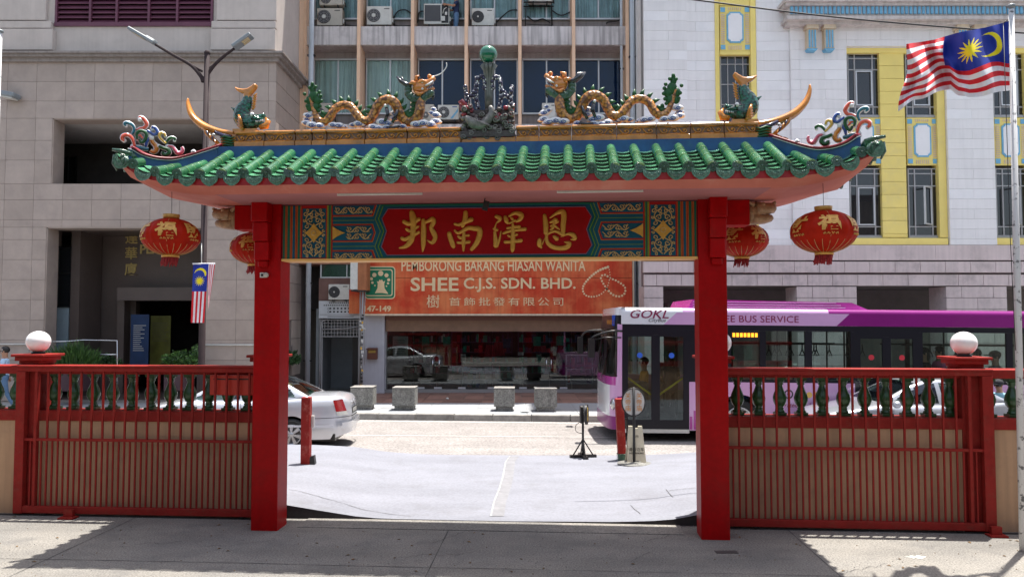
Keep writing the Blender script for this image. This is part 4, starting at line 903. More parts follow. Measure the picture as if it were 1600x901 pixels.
def globe(label, x, y):
    t = gthing('globe_lamp', label, 'globe lamp', x, y, 2.09, 'white globe lamps on the wall piers')
    MB().ball((0, 0, .165), .152, 32, 20, sc3=(1, 1, .94)).build('glass_globe', globem, t); MB().lathe([(.085, 0), (.085, .02), (.06, .035)], 0, 0, 0, 20).build('fitting', black, t)
globe('white globe lamp on the pier at the free end of the letterbox gate', loc(59, 560, .62)[0], .625)
globe('white globe lamp hidden behind the gateway pillar with the sensor box', -3.02, .625)
globe('sliver of a white globe lamp beside the plain gateway pillar in front of the bus', loc(1143, 540, .625)[0]-.152, .625)
globe('white globe lamp on the pier in front of the bus passengers', loc(1507, 560, .62)[0], .625)
# ================================================================ sliding gates
def bar_me(L, w_=.025): return block_mesh(w_, L, w_, redframe, .003)
def sliding(label, xo, xi, s_):       # xo outer end, xi end behind the pillar
    t = gthing('sliding_gate', label, 'sliding gate', 0, 0, 0); y = .35
    a, c = min(xo, xi), max(xo, xi)
    MB().box(a, c, y-.035, y+.035, 1.87, 1.925).box(a, c, y-.045, y+.045, 1.925, 1.95).build('top_rail', redframe, t, bevel=.004)
    MB().box(a, c, y-.022, y+.022, .965, 1.0).build('middle_rail', redframe, t, bevel=.003)
    MB().box(a, c, y-.03, y+.03, .035, .125).build('bottom_rail', redframe, t, bevel=.004)
    MB().box(xo-(.0 if s_ < 0 else .125), xo+(.125 if s_ < 0 else 0), y-.04, y+.04, .03, 1.868).build('end_stile', redframe, t, bevel=.004)
    MB().box(xo-s_*.27-.02, xo-s_*.27+.02, y-.031, y+.031, .127, 1.869).build('inner_stile', redframe, t, bevel=.004)
    ub = bar_me(.868); lb = bar_me(.838, .021); k = 0; x = xo-s_*.42
    while abs(x-xo) < abs(xi-xo)-.05:
        link('bar', ub, t, (x, y, 1.434)); link('bar', lb, t, (x, y, .546)); link('bar', lb, t, (x+s_*.075, y, .546)); x -= s_*.151
    link('bar', lb, t, (xo-s_*.20, y, .546))
    for xx in (xo-s_*.42, xi+s_*.5):
        MB().tube([(xx, y-.02, .03), (xx, y+.02, .03)], .035, 14).build('roller', black, t)
    return t
sliding('red sliding gate of vertical bars with a letterbox hung on it', -6.31, -2.74, -1)
sliding('red sliding gate of vertical bars in front of the city bus', 6.0, 2.70, 1)
for s_, xa, xb in ((-1, -6.7, -2.9), (1, 2.8, 6.5)):
    m = MB().box(xa, xb, .33, .345, .0, .012).box(xa, xb, .36, .375, .0, .012); o = m.build('gate_track', MATS['dark_riser_concrete']); o.location = (GX, GY, 0); o.rotation_euler = (0, 0, -TH)
    tag(o, ['steel ground track under the gate with the letterbox', 'steel ground track under the gate in front of the bus'][s_ > 0], 'gate track')
xa = loc(322, 600, .30)[0]; m = gthing('letterbox', 'wide flat red letterbox hanging inside the bars of the sliding gate', 'letterbox', xa, .40, 1.57)
MB().box(0, .60, .0, .09, 0, .26).build('box', mat('letterbox_red', (0.50, 0.03, 0.015), .4, var=.1), m, bevel=.006); MB().box(.05, .55, -.0055, -.001, .2, .215).build('slot', black, m)
for (px_, py_, lb) in ((1552, 829, 'small red metal gate stop bolted to the ground beside the wall'), (112, 806, 'small red metal gate stop at the foot of the letterbox gate')):
    x, z = loc(px_, py_, .30); m = MB().box(-.06, .06, 0, .05, 0, .11).prism([(-.1, 0), (.1, 0), (.1, .02), (-.1, .02)], -.06, .08); t = gthing('gate_stop', lb, 'gate stop', x, .22, 0); m.build('stop_plate', redframe, t)
p = gnd(1135, 862); o = MB().box(-.12, .12, -.05, .05, .001, .005).build('drain_cover', mat('dark_iron', (.075, .07, .07), .6, metal=.3)); o.location = p; tag(o, 'small dark iron cover set in the shaded courtyard floor', 'drain cover')
# ================================================================ flag on its pole, second pole
def flag_mat_index(u, v, ax=2.0):      # u from hoist, v from the top; 0 red 1 white 2 blue 3 yellow
    k = int(min(.9999, v)*14)
    if u < .60 and v < 8/14:
        x = (u-.0)*ax*.84; y = v                                   # height units
        cx_, cy_, r1 = .36, .285, .20
        if (x-cx_)**2+(y-cy_)**2 < r1*r1 and (x-cx_-.06)**2+(y-cy_)**2 > (r1*.84)**2: return 3
        dx, dy = x-(cx_+.28), y-cy_-.02; d = math.hypot(dx, dy); a = math.atan2(dy, dx)
        ph = (a/(2*math.pi)*14) % 1; tr = abs(ph-.5)*2
        if d < .07+(.18-.07)*(tr**1.4): return 3
        return 2
    return 0 if k % 2 == 0 else 1
FM = [flagred, flagwhite, flagblue, flagyellow]
fy = 8.58
fp = thing('flagpole', 'tall grey-white flagpole with peeling paint flying a large flag', 'flagpole', (at(1599, 858, fy).x, fy, 0))
MB().tube([(.0, 0, 0), (.02, 0, 3.0), (.045, 0, 6.06)], [.040, .036, .028], 16).build('pole', steel_w, fp)
MB().ball((.047, 0, 6.10), .042, 14, 8, 0, (1, 1, .7)).build('finial', lampgrey, fp); MB().tube([(-.05, -.0, 5.9), (-.05, -.01, 3.5), (-.04, -.03, 2.2)], .004, 5).tube([(-.05, 0, 5.9), (0, 0, 5.94)], .006, 5).build('halyard', black, fp)
UQ = [0, .12, .25, .38, .48, .56, .68, .85, 1.0]
TOPP = [(1577, 33), (1560, 38), (1540, 43), (1519, 47), (1501, 50), (1483, 55), (1462, 62), (1440, 66), (1419, 69)]
BOTP = [(1582, 141), (1562, 143), (1540, 149), (1513, 153), (1497, 149), (1486, 139), (1462, 146), (1430, 158), (1405, 172)]
def lerp2(u, P):
    for i in range(len(UQ)-1):
        if u <= UQ[i+1]+1e-9: t = (u-UQ[i])/(UQ[i+1]-UQ[i]); t2 = t; return (P[i][0]*(1-t2)+P[i+1][0]*t2, P[i][1]*(1-t2)+P[i+1][1]*t2)
def flagpt(u, v):
    a = lerp2(u, TOPP); c = lerp2(u, BOTP); sag = math.sin(v*math.pi)*(2.5*math.sin(u*9))
    x = a[0]*(1-v)+c[0]*v+sag+3*math.sin(v*7+u*5)*u; y = a[1]*(1-v)+c[1]*v
    y += 4.5*math.sin(u*14+v*3)*math.sin(v*math.pi)+2.2*math.sin(u*27)*v*u
    dep = fy+.30*u**.7*math.sin(u*11+1.8*v)+.12*u**.6*math.sin(u*24+v*7)+.05*math.sin(u*40-v*6)*u
    return at(x, y, dep)
m = MB(); m.grid(flagpt, 230, 150, 0, True, lambda u, v: flag_mat_index(u, v))
o = m.build('national_flag', FM, None, (5.44, fy, 4.5), weld=False); o.location = (5.44, fy, 4.5)
tag(o, 'large red, white, blue and yellow flag streaming from the flagpole', 'flag')
lp_ = thing('flagpole', 'white flagpole cut off by the edge of the picture in front of the taupe building', 'flagpole', (at(-.5, 50, 8.4).x, 8.4, 0))
MB().tube([(0, 0, 0), (.0, 0, 5.72)], [.032, .026], 14).build('pole', steel_w, lp_); MB().ball((0, 0, 5.74), .04, 12, 8, 0, (1, 1, .6)).build('finial', lampgrey, lp_)
# ================================================================ street lamp with banner
sx_ = at(318, 400, 20.9).x; L0 = thing('street_lamp', 'dark double-armed street lamp standing in front of the taupe stone building', 'street lamp', (sx_, 20.9, .15))
zt = at(318, 85, 20.9).z-.15
MB().tube([(0, 0, 0), (0, 0, 1.2), (0, 0, 1.25), (0, 0, zt)], [.12, .11, .09, .075], 14).lathe([(.16, 0), (.16, .3), (.13, .34)], 0, 0, 0, 14).ball((0, 0, zt+.03), .085, 12, 8, 0).build('pole', polebrown, L0)
def lq(px_, py_, y=20.9): v = at(px_, py_, y); return (v.x-sx_, v.y-20.9, v.z-.15)
for pts, hd in (([(318, 128), (313, 118), (298, 102), (270, 86), (243, 70)], [(243, 70), (224, 60), (203, 47)]), ([(318, 128), (323, 118), (335, 102), (350, 88), (366, 76)], [(366, 76), (378, 67), (394, 56)])):
    c_ = catmull(pts, 5); arm = MB().tube([lq(a, b_) for a, b_ in c_], [.06-.0013*i for i in range(len(c_))], 10).build('arm', polebrown, L0)
    P = [Vector(lq(a, b_)) for a, b_ in hd]; d = (P[2]-P[0]).normalized(); M_ = Matrix.Translation((P[0]+P[2])/2) @ d.to_track_quat('X', 'Z').to_matrix().to_4x4()
    L = (P[2]-P[0]).length
    h = MB().cbox(0, 0, .02, L, .36, .09, 0, M_).cbox(-L*.3, 0, .075, L*.35, .24, .05, 0, M_).build('lamp_head', lampgrey, L0, bevel=.02)
    h2 = MB()
    for i in range(4):
        for j in range(3): h2.cbox(.0+L*.09*i, -.09+.09*j, -.03, .055, .06, .012, 0, M_)
    h2.build('led_cell', mat('led_amber', (.62, .5, .3), .3) if 'led_amber' not in MATS else MATS['led_amber'], h)
MB().tube([lq(316, 112), lq(297, 100)], .03, 8).tube([lq(320, 112), lq(338, 99)], .03, 8).build('brace', polebrown, L0)
bn = thing('hanging_flag', 'small striped flag with a blue corner hanging down from the street lamp pole', 'flag', at(313, 412, 20.72))
o_ = Vector(at(313, 412, 20.72))
def bpt(u, v):      # hoist is the top edge: v runs down, u across
    a = (300+v*-2+ (1-v)*2, 412+92*v); x = a[0]+24*u-3*v*u; return at(x, a[1], 20.72+.05*math.sin(u*6+v*7))-o_
def bidx(u, v):
    if v > .47: return 0 if int(u*6.99) % 2 == 0 else 1
    x, y = (u-.5)*24, v*92
    if (x)**2+(y-16)**2 < 90 and (x+1.5)**2+(y-18.5)**2 > 72 and y < 19: return 3
    dx, dy = x+.5, y-27; d = math.hypot(dx, dy); tr = abs(((math.atan2(dy, dx)/(2*math.pi)*14) % 1)-.5)*2
    return 3 if d < 4+4.5*tr**1.5 else 2
MB().grid(bpt, 90, 190, 0, True, bidx).build('cloth', FM, bn)
def bpt2(u, v): x = 324+12*(1-v)*u+1.5*v; return at(x, 413+4*u*0+70*v, 20.80+.12*u)-o_
MB().grid(bpt2, 30, 60, 0, True, lambda u, v: int(u*7) % 2).build('folded_cloth', FM, bn)
MB().tube([at(301, 412, 20.72)-o_, at(336, 412, 20.74)-o_], .02, 8).build('rod', flagwhite, bn); MB().tube([at(315, 380, 20.8)-o_, at(315, 412, 20.74)-o_], .012, 6).build('cord', acwhite, bn)
# ================================================================ small street things
def ongr(px_, py_):
    z = 0
    for _ in range(12): p = gnd(px_, py_, z); z = apz(p.x, p.y)
    return p
def bollard(px_, py_, top, lab):
    p = ongr(px_, py_); h = at(px_, top, p.y).z-p.z
    t = thing('red_bollard', lab, 'bollard', p, 0, 'red bollards at the roadside')
    MB().cbox(0, 0, h/2, .145, .145, h).build('post', mat('bollard_red', (.27, .02, .016), .6, spec=.2, var=.15, scale=6, dirt=((.5, .2, .16), .5, 9)) if 'bollard_red' not in MATS else MATS['bollard_red'], t, bevel=.006)
    return t, h
t, h = bollard(478, 724, 620, 'red square bollard behind the silver car with a small metal frame on its side')
MB().cbox(.10, .02, h*.63, .05, .03, .20).build('side_plate', acwhite, t, bevel=.004); MB().prism([(.075, 0), (.16, 0), (.14, .14), (.075, .12)], -.05, .06).build('rubber_wedge', black, t)
t, h = bollard(972, 718, 622, 'leaning red square bollard next to the cream folding sign board')
t.rotation_euler = (0, R(-2.5), 0); MB().cbox(0, 0, .06, .17, .17, .12).build('dark_foot', greendark, t, bevel=.005); MB().cbox(.12, .02, h*.55, .03, .03, .26).cbox(.09, .02, h*.66, .06, .03, .02).build('side_bracket', black, t)
p = ongr(911, 714); t = thing('sign_stand', 'black sign stand with an oval panel turned nearly edge-on and a splayed foot', 'sign stand', p, R(8)); hh = at(911, 633, p.y).z-p.z
MB().tube([(0, 0, 0), (0, 0, hh)], .022, 10).build('pole', black, t)
b = MB().cbox(0, 0, .025, .50, .09, .045).cbox(0, 0, .024, .09, .50, .045)
for a, c in ((1, 0), (-1, 0), (0, 1), (0, -1)): b.tube([(a*.19, c*.19, .04), (0, 0, .34)], .013, 6)
b.build('splayed_foot', black, t, bevel=0)
MB().cbox(-.03, .0, hh-.17, .05, .10, .32).build('battery_box', black, t, bevel=.01)
Md = Matrix.Translation((.07, -.0, hh-.17)) @ Matrix.Rotation(R(68), 4, 'Z')
b = MB(); b.prism([(.17*math.cos(q*math.pi/14), .19*math.sin(q*math.pi/14)) for q in range(28)], -.02, .02, 0, 'y', Md); b.build('oval_panel', black, t)
b = text_mesh('sign_lettering', '关\n帝\n庙', .085, mat('sign_gold', (.8, .55, .12), .5), t, Md @ facing(0, -.024, .0), .001, bold=.002)
MB().tube(catmull([(-.03, 0, hh-.3), (-.13, 0, hh-.36), (-.13, 0, hh-.48), (-.02, 0, hh-.52)], 4), .006, 6).build('cable', black, t)
p = ongr(991, 724); t = thing('oval_sign', 'white oval sign with orange Chinese characters on a black pole', 'sign', p); hh = at(991, 606, p.y).z-p.z
MB().tube([(0, 0, 0), (0, 0, hh+.02)], .024, 10).build('pole', black, t); MB().lathe([(.30, 0), (.30, .012), (.05, .03)], 0, 0, 0, 24).build('round_foot', concrete, t)
b = MB(); E_ = [(.205*math.cos(q*math.pi/20), hh-.25+.245*math.sin(q*math.pi/20)) for q in range(40)]; b.prism(E_, .03, .055); b.build('oval_panel', acwhite, t)
b = MB(); b.tube([(x, .03, z) for x, z in E_+[E_[0]]], .012, 6); b.build('panel_rim', black, t)
for x in (-.10, .10): text_mesh('sign_lettering', '关\n帝\n庙', .11, mat('sign_orange_ink', (.62, .25, .03), .6) if 'sign_orange_ink' not in MATS else MATS['sign_orange_ink'], t, facing(x, .027, hh-.255), .001)
p = ongr(995, 724); t = thing('folding_sign_board', 'cream plastic folding sign board with black lettering behind the oval sign', 'sign board', (p.x+.0, p.y+.14, p.z)); H_ = at(995, 666, p.y).z-p.z
for s_, nm in ((-1, 'front_board'), (1, 'back_board')):
    M_ = Matrix.Translation((0, s_*.13, 0)) @ Matrix.Rotation(s_*R(10), 4, 'X')
    MB().prism([(-.17, .0), (-.08, 0), (-.07, .05), (.07, .05), (.08, 0), (.17, 0), (.12, H_), (.05, H_), (.045, H_-.04), (-.045, H_-.04), (-.05, H_), (-.12, H_)], -.012, .012, 0, 'y', M_).build(nm, mat('cream_plastic', (.62, .57, .43), .5, var=.1, dirt=((.4, .36, .28), .4, 8)) if 'cream_plastic' not in MATS else MATS['cream_plastic'], t)
M_ = Matrix.Translation((0, -.13, 0)) @ Matrix.Rotation(-R(10), 4, 'X')
text_mesh('sign_lettering', '请勿泊车', .07, black, t, M_ @ facing(0, -.016, .24), .001); text_mesh('sign_lettering', 'NO PARKING', .042, black, t, M_ @ facing(0, -.016, .18), .001, bold=.001); text_mesh('sign_lettering', '请勿', .05, black, t, M_ @ facing(0, -.016, .47), .001)
for k, (x0, x1, py_, lab) in enumerate(((547, 582, 640, 'grey concrete block nearest the silver car, by the doorway'), (613, 648, 641, 'grey concrete block in front of the notice in the shop window'), (772, 804, 642, 'grey concrete block in front of the glass display counter'), (836, 870, 643, 'grey concrete block nearest the bus front'))):
    p = gnd((x0+x1)/2, py_, .15); w_ = (x1-x0)*p.y/FPX; p.y += w_/2
    t = thing('concrete_block', lab, 'concrete block', p, random.uniform(-.03, .03), 'concrete blocks along the far pavement')
    MB().cbox(0, 0, .36, w_, w_, .48).build('block', concrete, t, bevel=.012); MB().cbox(0, 0, .058, w_*.82, w_*.82, .116).build('plinth', concrete, t); MB().cbox(0, 0, .61, w_+.01, w_+.01, .015).build('top_slab', kerbm, t, bevel=.003)
p = gnd(820, 644, .15); o = MB().ball((0, 0, .03), .08, 12, 6, 0, (1.6, .7, .4)).build('crumpled_bag', acwhite); o.location = p; tag(o, 'crumpled white bag lying at the kerb between two concrete blocks', 'litter')
p = gnd(699, 624, .15); o = MB().ball((0, 0, .035), .045, 10, 6, 0, (1, 1, .8)).build('paper_cup', acwhite); o.location = p; tag(o, 'small white cup lying on the brown shop tiles', 'litter')
# overhead cable
m = MB(); m.tube(catmull([tuple(at(a, b_, 12+.0*a)) for a, b_ in ((1000, -9), (1085, 0), (1250, 21), (1400, 36), (1600, 52), (1700, 59))], 5), .013, 6); tag(m.build('overhead_cable', cablem), 'thin black cable sagging overhead behind the flag', 'cable')

# ================================================================ unseen temple court, guessed and added to cut frontal sky light
th_ = thing('temple_hall', 'red-walled temple hall with a green roof facing the gateway across the court', 'temple hall', (-.5, -5.5, 0))
MB().box(-13.5, 13.5, -8, 0, 0, 6.5).build('wall', mat('hall_wall', (.16, .03, .025), .8, var=.2), th_)
b = MB()
for k in range(8): b.tube([(-12.25+3.5*k, 1.6, 0), (-12.25+3.5*k, 1.6, 5.2)], .22, 12)
b.build('columns', red, th_); MB().box(-13.5, 13.5, .01, 2.1, 5.2, 5.6).build('beam', redboard, th_)
MB().prism([(2.8, 5.65), (-4, 9.2), (-10.8, 5.65), (-10.8, 5.61), (2.8, 5.61)], -13.7, 13.7, 0, 'x').build('roof', greendark, th_)
for k in range(4): MB().box(-11.5+6.9*k, -9.5+6.9*k, .005, .05, 0, 3).build('door', black, th_)
for s_, lb in ((-1, 'plain weathered shophouse wall closing the court on the letterbox side'), (1, 'plain weathered shophouse wall closing the court on the flagpole side')):
    t = thing('side_building', lb, 'building', (s_*17, 0, 0)); MB().box(-3, 3, -6, 8.6, 0, 9).build('wall', mat('side_wall_render', (.30, .25, .21), .9, var=.15, streak=.3) if 'side_wall_render' not in MATS else MATS['side_wall_render'], t); MB().box(-3.3, 3.3, -6.3, 8.9, 9.002, 9.3).build('roof', darkstone, t)

# cracks, joints, grit and fallen leaves on the ground
crackm = mat('crack_shadow_dust', (.06, .058, .058), .95)  # dark fill colour of the cracks and joints
def ribbon(name, pts, w_, zf, m):
    b = MB(); vs = []
    for i, (x, y) in enumerate(pts):
        a = Vector(pts[min(i+1, len(pts)-1)])-Vector(pts[max(i-1, 0)]); n_ = Vector((-a.y, a.x)).normalized()*w_*random.uniform(.4, 1)
        vs += [(x-n_.x, y-n_.y, zf(x, y)), (x+n_.x, y+n_.y, zf(x, y))]
    b.add(vs, [(2*i, 2*i+1, 2*i+3, 2*i+2) for i in range(len(pts)-1)]); return struct(b.build(name, m))
def wander(p, q, amp, n_=24):
    out = []; off = 0
    for i in range(n_+1):
        t = i/n_; off += random.uniform(-amp, amp); off *= .9; out.append((p[0]*(1-t)+q[0]*t+off*.3, p[1]*(1-t)+q[1]*t+off))
    return out
za = lambda x, y: apz(x, y)+.006
P0 = lambda a, b_: tuple(gnd(a, b_, .03))[:2]
for p, q, am in (((P0(1040, 770)), (P0(1052, 783)), .02), (P0(1045, 773), P0(1087, 772), .01), (P0(450, 782), P0(640, 806), .02), (P0(985, 790), P0(1000, 805), .02)): ribbon('apron_crack', wander(p, q, am), .006, za, crackm)
zc_ = lambda x, y: .003
for k in range(3): x = -5.2+k*4.1; ribbon('courtyard_joint', wander((x, 3), (x+.35, edgeY(x)-.05), .006, 40), .007, zc_, crackm)
ribbon('courtyard_joint', wander((-12, 8.75), (12, 7.15), .006, 80), .006, zc_, crackm)
for k in range(7):
    x, y = random.uniform(-5, 5), random.uniform(7.5, 9); ribbon('courtyard_crack', wander((x, y), (x+random.uniform(-.9, .9), y+random.uniform(-.3, .5)), .04), .004, zc_, crackm)
b = MB()
for k in range(1500):
    x, y = random.uniform(-6.5, 6.5), random.uniform(7.0, 9.7)
    if random.random() < .35: y = edgeY(x)-abs(random.gauss(0, .12))-.02
    if y > edgeY(x)-.01: continue
    r_ = random.uniform(.002, .009); b.add([(x-r_, y, .001), (x+r_, y-r_, .001), (x+r_*.3, y+r_, .001), (x, y, .001+r_)], [(0, 1, 3), (1, 2, 3), (2, 0, 3)], random.choice((0, 0, 1)))
struct(b.build('grit', [kerbm, mat('dry_leaf', (.16, .09, .03), .8, var=.4)]), 'stuff')
b = MB()
for k in range(70):
    x = random.uniform(-6.5, 6.5); y = random.uniform(7.6, edgeY(x)-.05); a = random.uniform(0, 6.28); L = random.uniform(.015, .035); c_, s_ = math.cos(a), math.sin(a)
    b.add([(x-L*c_, y-L*s_, .003), (x+L*.4*s_, y-L*.4*c_, .012), (x+L*c_, y+L*s_, .004), (x-L*.4*s_, y+L*.4*c_, .010)], [(0, 1, 2, 3)], 1)
struct(b.build('fallen_leaves', [leaf2, MATS['dry_leaf']]), 'stuff')
p = gnd(1432, 870); b = MB(); b.prism([(p.x+.14*math.cos(q*.5)*(.7+.3*math.sin(q*2.3)), p.y+.07*math.sin(q*.5)*(.7+.3*math.cos(q*3.1))) for q in range(12)], .002, .004, 0, 'z'); struct(b.build('white_paint_spill', acwhite))
# ================================================================ taupe stone building
def X_(px_, Y, py_=450): return at(px_, py_, Y).x
def Z_(py_, Y, px_=800): return at(px_, py_, Y).z
def cells(x0, x1, z0, z1, dx, dz, holes, xoff=0, stagger=0):
    xsplit = {x0, x1}; zs_ = {z0, z1}
    zc = z1
    while zc > z0: zs_.add(zc); zc -= dz
    for h in holes: zs_ |= {min(max(h[2], z0), z1), min(max(h[3], z0), z1)}
    zl = sorted(zs_); zl2 = [zl[0]]
    keep = {round(v, 4) for h in holes for v in (h[2], h[3])}|{round(z0, 4), round(z1, 4)}
    for v in zl[1:]:
        if v-zl2[-1] < dz*.28:
            if round(v, 4) in keep:
                if round(zl2[-1], 4) in keep: zl2.append(v)
                else: zl2[-1] = v
        else: zl2.append(v)
    out = []
    for r_, (za, zb_) in enumerate(zip(zl2, zl2[1:])):
        zm = (za+zb_)/2; hs = [h for h in holes if h[2] < zm < h[3]]
        spans = [(x0, x1)]
        for h in hs:
            ns = []
            for a, b_ in spans:
                if h[1] <= a or h[0] >= b_: ns.append((a, b_))
                else:
                    if h[0] > a: ns.append((a, h[0]))
                    if h[1] < b_: ns.append((h[1], b_))
            spans = ns
        for a, b_ in spans:
            off = x0+xoff+(stagger*dx/2 if r_ % 2 else 0); k = math.ceil((a-off)/dx+1e-6); xs2 = [a]
            while off+k*dx < b_-.18*dx:
                if off+k*dx-a > .18*dx: xs2.append(off+k*dx)
                k += 1
            xs2.append(b_)
            for p, q in zip(xs2, xs2[1:]): out.append((p, q, za, zb_))
    return out
def masonry(name, cs, Y, th, mats, parent, org, gap=.009, bev=.004):
    for i, (a, b_, za, zb_) in enumerate(cs):
        m = mats[random.randrange(len(mats))]
        block(name, a+gap, b_-gap, Y, Y+th, za+gap, zb_-gap, m, parent, bev, org)
YL = 23.4; XL0, XL1 = -19.5, X_(432, YL, 82)
lo = (-12, YL, .15); LB = thing('stone_clad_building', 'large taupe stone-clad building with maroon louvres and a dark recessed lobby', 'building', lo)
zl1 = Z_(97, YL); holeU = (X_(75, YL), X_(316, YL), Z_(287, YL), Z_(185, YL)); holeL = (X_(70, YL), X_(320, YL), .15, Z_(355, YL))
holes = [holeU, holeL]
masonry('stone_panel', cells(XL0, XL1, .15, zl1, .895, .612, holes, .35), YL, .05, [granite, granite, granite2], LB, lo, .0035, .002)
b = MB()
def wall_with_holes(b, x0, x1, z0, z1, y0, y1, holes):
    xs_ = sorted({x0, x1}|{v for h in holes for v in h[:2]}); zs_ = sorted({z0, z1}|{v for h in holes for v in h[2:]})
    for xa, xb in zip(xs_, xs_[1:]):
        for za, zb_ in zip(zs_, zs_[1:]):
            xm, zm = (xa+xb)/2, (za+zb_)/2
            if z0 <= zm <= z1 and x0 <= xm <= x1 and not any(h[0] < xm < h[1] and h[2] < zm < h[3] for h in holes): b.box(xa, xb, y0, y1, za, zb_)
wall_with_holes(b, XL0, XL1-.05, .15, zl1, YL+.051, YL+.5, holes)
b.box(XL1-.55, XL1-.051, YL+.5, 40, .15, zl1); b.box(XL0, XL0+.5, YL+.5, 40, .15, 24)
b.build('wall_core', granjoint, LB, lo)
# reveal linings and rooms
b = MB()
for h, dp, zf in ((holeU, 3.2, holeU[2]), (holeL, 3.4, .15)):
    b.box(h[0]-.001, h[0]+.03, YL+.02, YL+.6, h[2], h[3]).box(h[1]-.03, h[1]+.001, YL+.02, YL+.6, h[2], h[3])
    b.box(h[0], h[1], YL+.02, YL+.6, h[3]-.03, h[3]+.002)
b.build('opening_reveal', granite, LB, lo)
b = MB(); h = holeU
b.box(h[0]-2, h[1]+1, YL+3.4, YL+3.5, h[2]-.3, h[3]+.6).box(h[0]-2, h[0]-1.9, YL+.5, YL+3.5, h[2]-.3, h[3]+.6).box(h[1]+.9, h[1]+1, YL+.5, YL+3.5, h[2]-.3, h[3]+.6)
b.build('loggia_wall', darkin, LB, lo); MB().box(h[0]-2, h[1]+1, YL+.5, YL+3.4, h[3]+.01, h[3]+.1).build('loggia_ceiling', lobbylight, LB, lo)
MB().box(h[0]-2, h[1]+1, YL+.05, YL+3.4, h[2]-.12, h[2]-.005).build('loggia_floor', granite, LB, lo)
YB = YL+3.39; wn = MB().box(X_(92, YB), X_(114, YB), YB-.05, YB-.01, Z_(284, YB), Z_(246, YB)).build('window', glassdark, LB, lo)
MB().box(X_(90, YB), X_(92, YB), YB-.08, YB-.01, Z_(286, YB), Z_(244, YB)).box(X_(114, YB), X_(116, YB), YB-.08, YB-.01, Z_(286, YB), Z_(244, YB)).box(X_(102, YB), X_(103.5, YB), YB-.08, YB-.051, Z_(286, YB), Z_(244, YB)).build('window_frame', black, wn, lo)
h = holeL; YB = YL+2.6
b = MB()
dl, dr_, dt = X_(213, YB), X_(318, YB), Z_(470, YB)
wall_with_holes(b, h[0]-1.5, h[1]+1.2, .15, h[3]+.5, YB, YB+.3, [(dl, dr_, .15, dt)])
b.box(h[0]-1.5, h[0]-1.4, YL+.5, YB, .15, h[3]+.5).box(h[1]+1.1, h[1]+1.2, YL+.5, YB, .15, h[3]+.5).box(h[0]-1.5, h[1]+1.2, YL+.5, YB, h[3]+.02, h[3]+.12)
b.build('lobby_wall', lobbywall, LB, lo)
MB().box(X_(183, YB-.8), X_(318, YB-.8), YB-.8, YB-.001, Z_(469, YB-.8), Z_(449, YB-.8)).build('door_canopy', lobbywall, LB, lo)
MB().box(X_(184, YB-.4), X_(195, YB-.4), YB-.4, YB-.002, .15, Z_(469, YB)-.02).build('lobby_pilaster', lobbywall, LB, lo)
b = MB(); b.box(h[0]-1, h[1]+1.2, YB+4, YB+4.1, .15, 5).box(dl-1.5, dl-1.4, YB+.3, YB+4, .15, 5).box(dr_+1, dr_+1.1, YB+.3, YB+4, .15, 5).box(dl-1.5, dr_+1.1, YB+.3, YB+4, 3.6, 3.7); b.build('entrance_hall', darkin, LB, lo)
MB().box(h[0]-1.5, h[1]+1.2, YL+.5, YB+4, .10, .16).build('lobby_floor', lobbywall, LB, lo)
Yc = YL+1.2   # inner slab with the narrow window
MB().box(X_(88, Yc)-.9, X_(89, Yc), Yc, Yc+.2, .15, h[3]+.1).box(X_(110, Yc), X_(124, Yc), Yc, Yc+1.3, .15, h[3]+.1).build('inner_wall', lobbywall, LB, lo)
wf = MB().box(X_(86, Yc), X_(110, Yc), Yc+.05, Yc+.09, Z_(478, Yc), Z_(386, Yc)).build('window', glassdark, LB, lo)
b = MB()
for a in (86, 109): b.box(X_(a, Yc), X_(a+1.4, Yc), Yc, Yc+.12, Z_(480, Yc), Z_(385, Yc))
for a in (385, 425, 478): b.box(X_(87, Yc), X_(109, Yc), Yc, Yc+.12, Z_(a+2, Yc), Z_(a, Yc))
b.build('window_frame', black, wf, lo)
MB().box(X_(83.5, Yc), X_(107.5, Yc), Yc+.04, Yc+.1, Z_(548, Yc), Z_(480, Yc)).box(X_(83.5, Yc), X_(107, Yc), Yc+.04, Yc+.1, Z_(570, Yc), Z_(553, Yc)).build('frosted_panel', mat('frosted_blue_panel', (.30, .38, .42), .5), LB, lo)
lgold = mat('bronze_lettering', (0.52, 0.40, 0.15), .5, metal=.2)
Yt = YB-.02
for ch, py_ in (('達', 373), ('華', 397), ('廈', 422)):
    text_mesh('wall_lettering', ch, .44, lgold, LB, facing(X_(204, Yt)-lo[0], -.0+Yt-lo[1], Z_(py_, Yt)-lo[2]), .015, bold=.006)
text_mesh('wall_lettering', 'PLA', .42, lgold, LB, facing(X_(217, Yt)-lo[0], Yt-lo[1], Z_(390, Yt)-lo[2]), .015, align='LEFT', bold=.012)
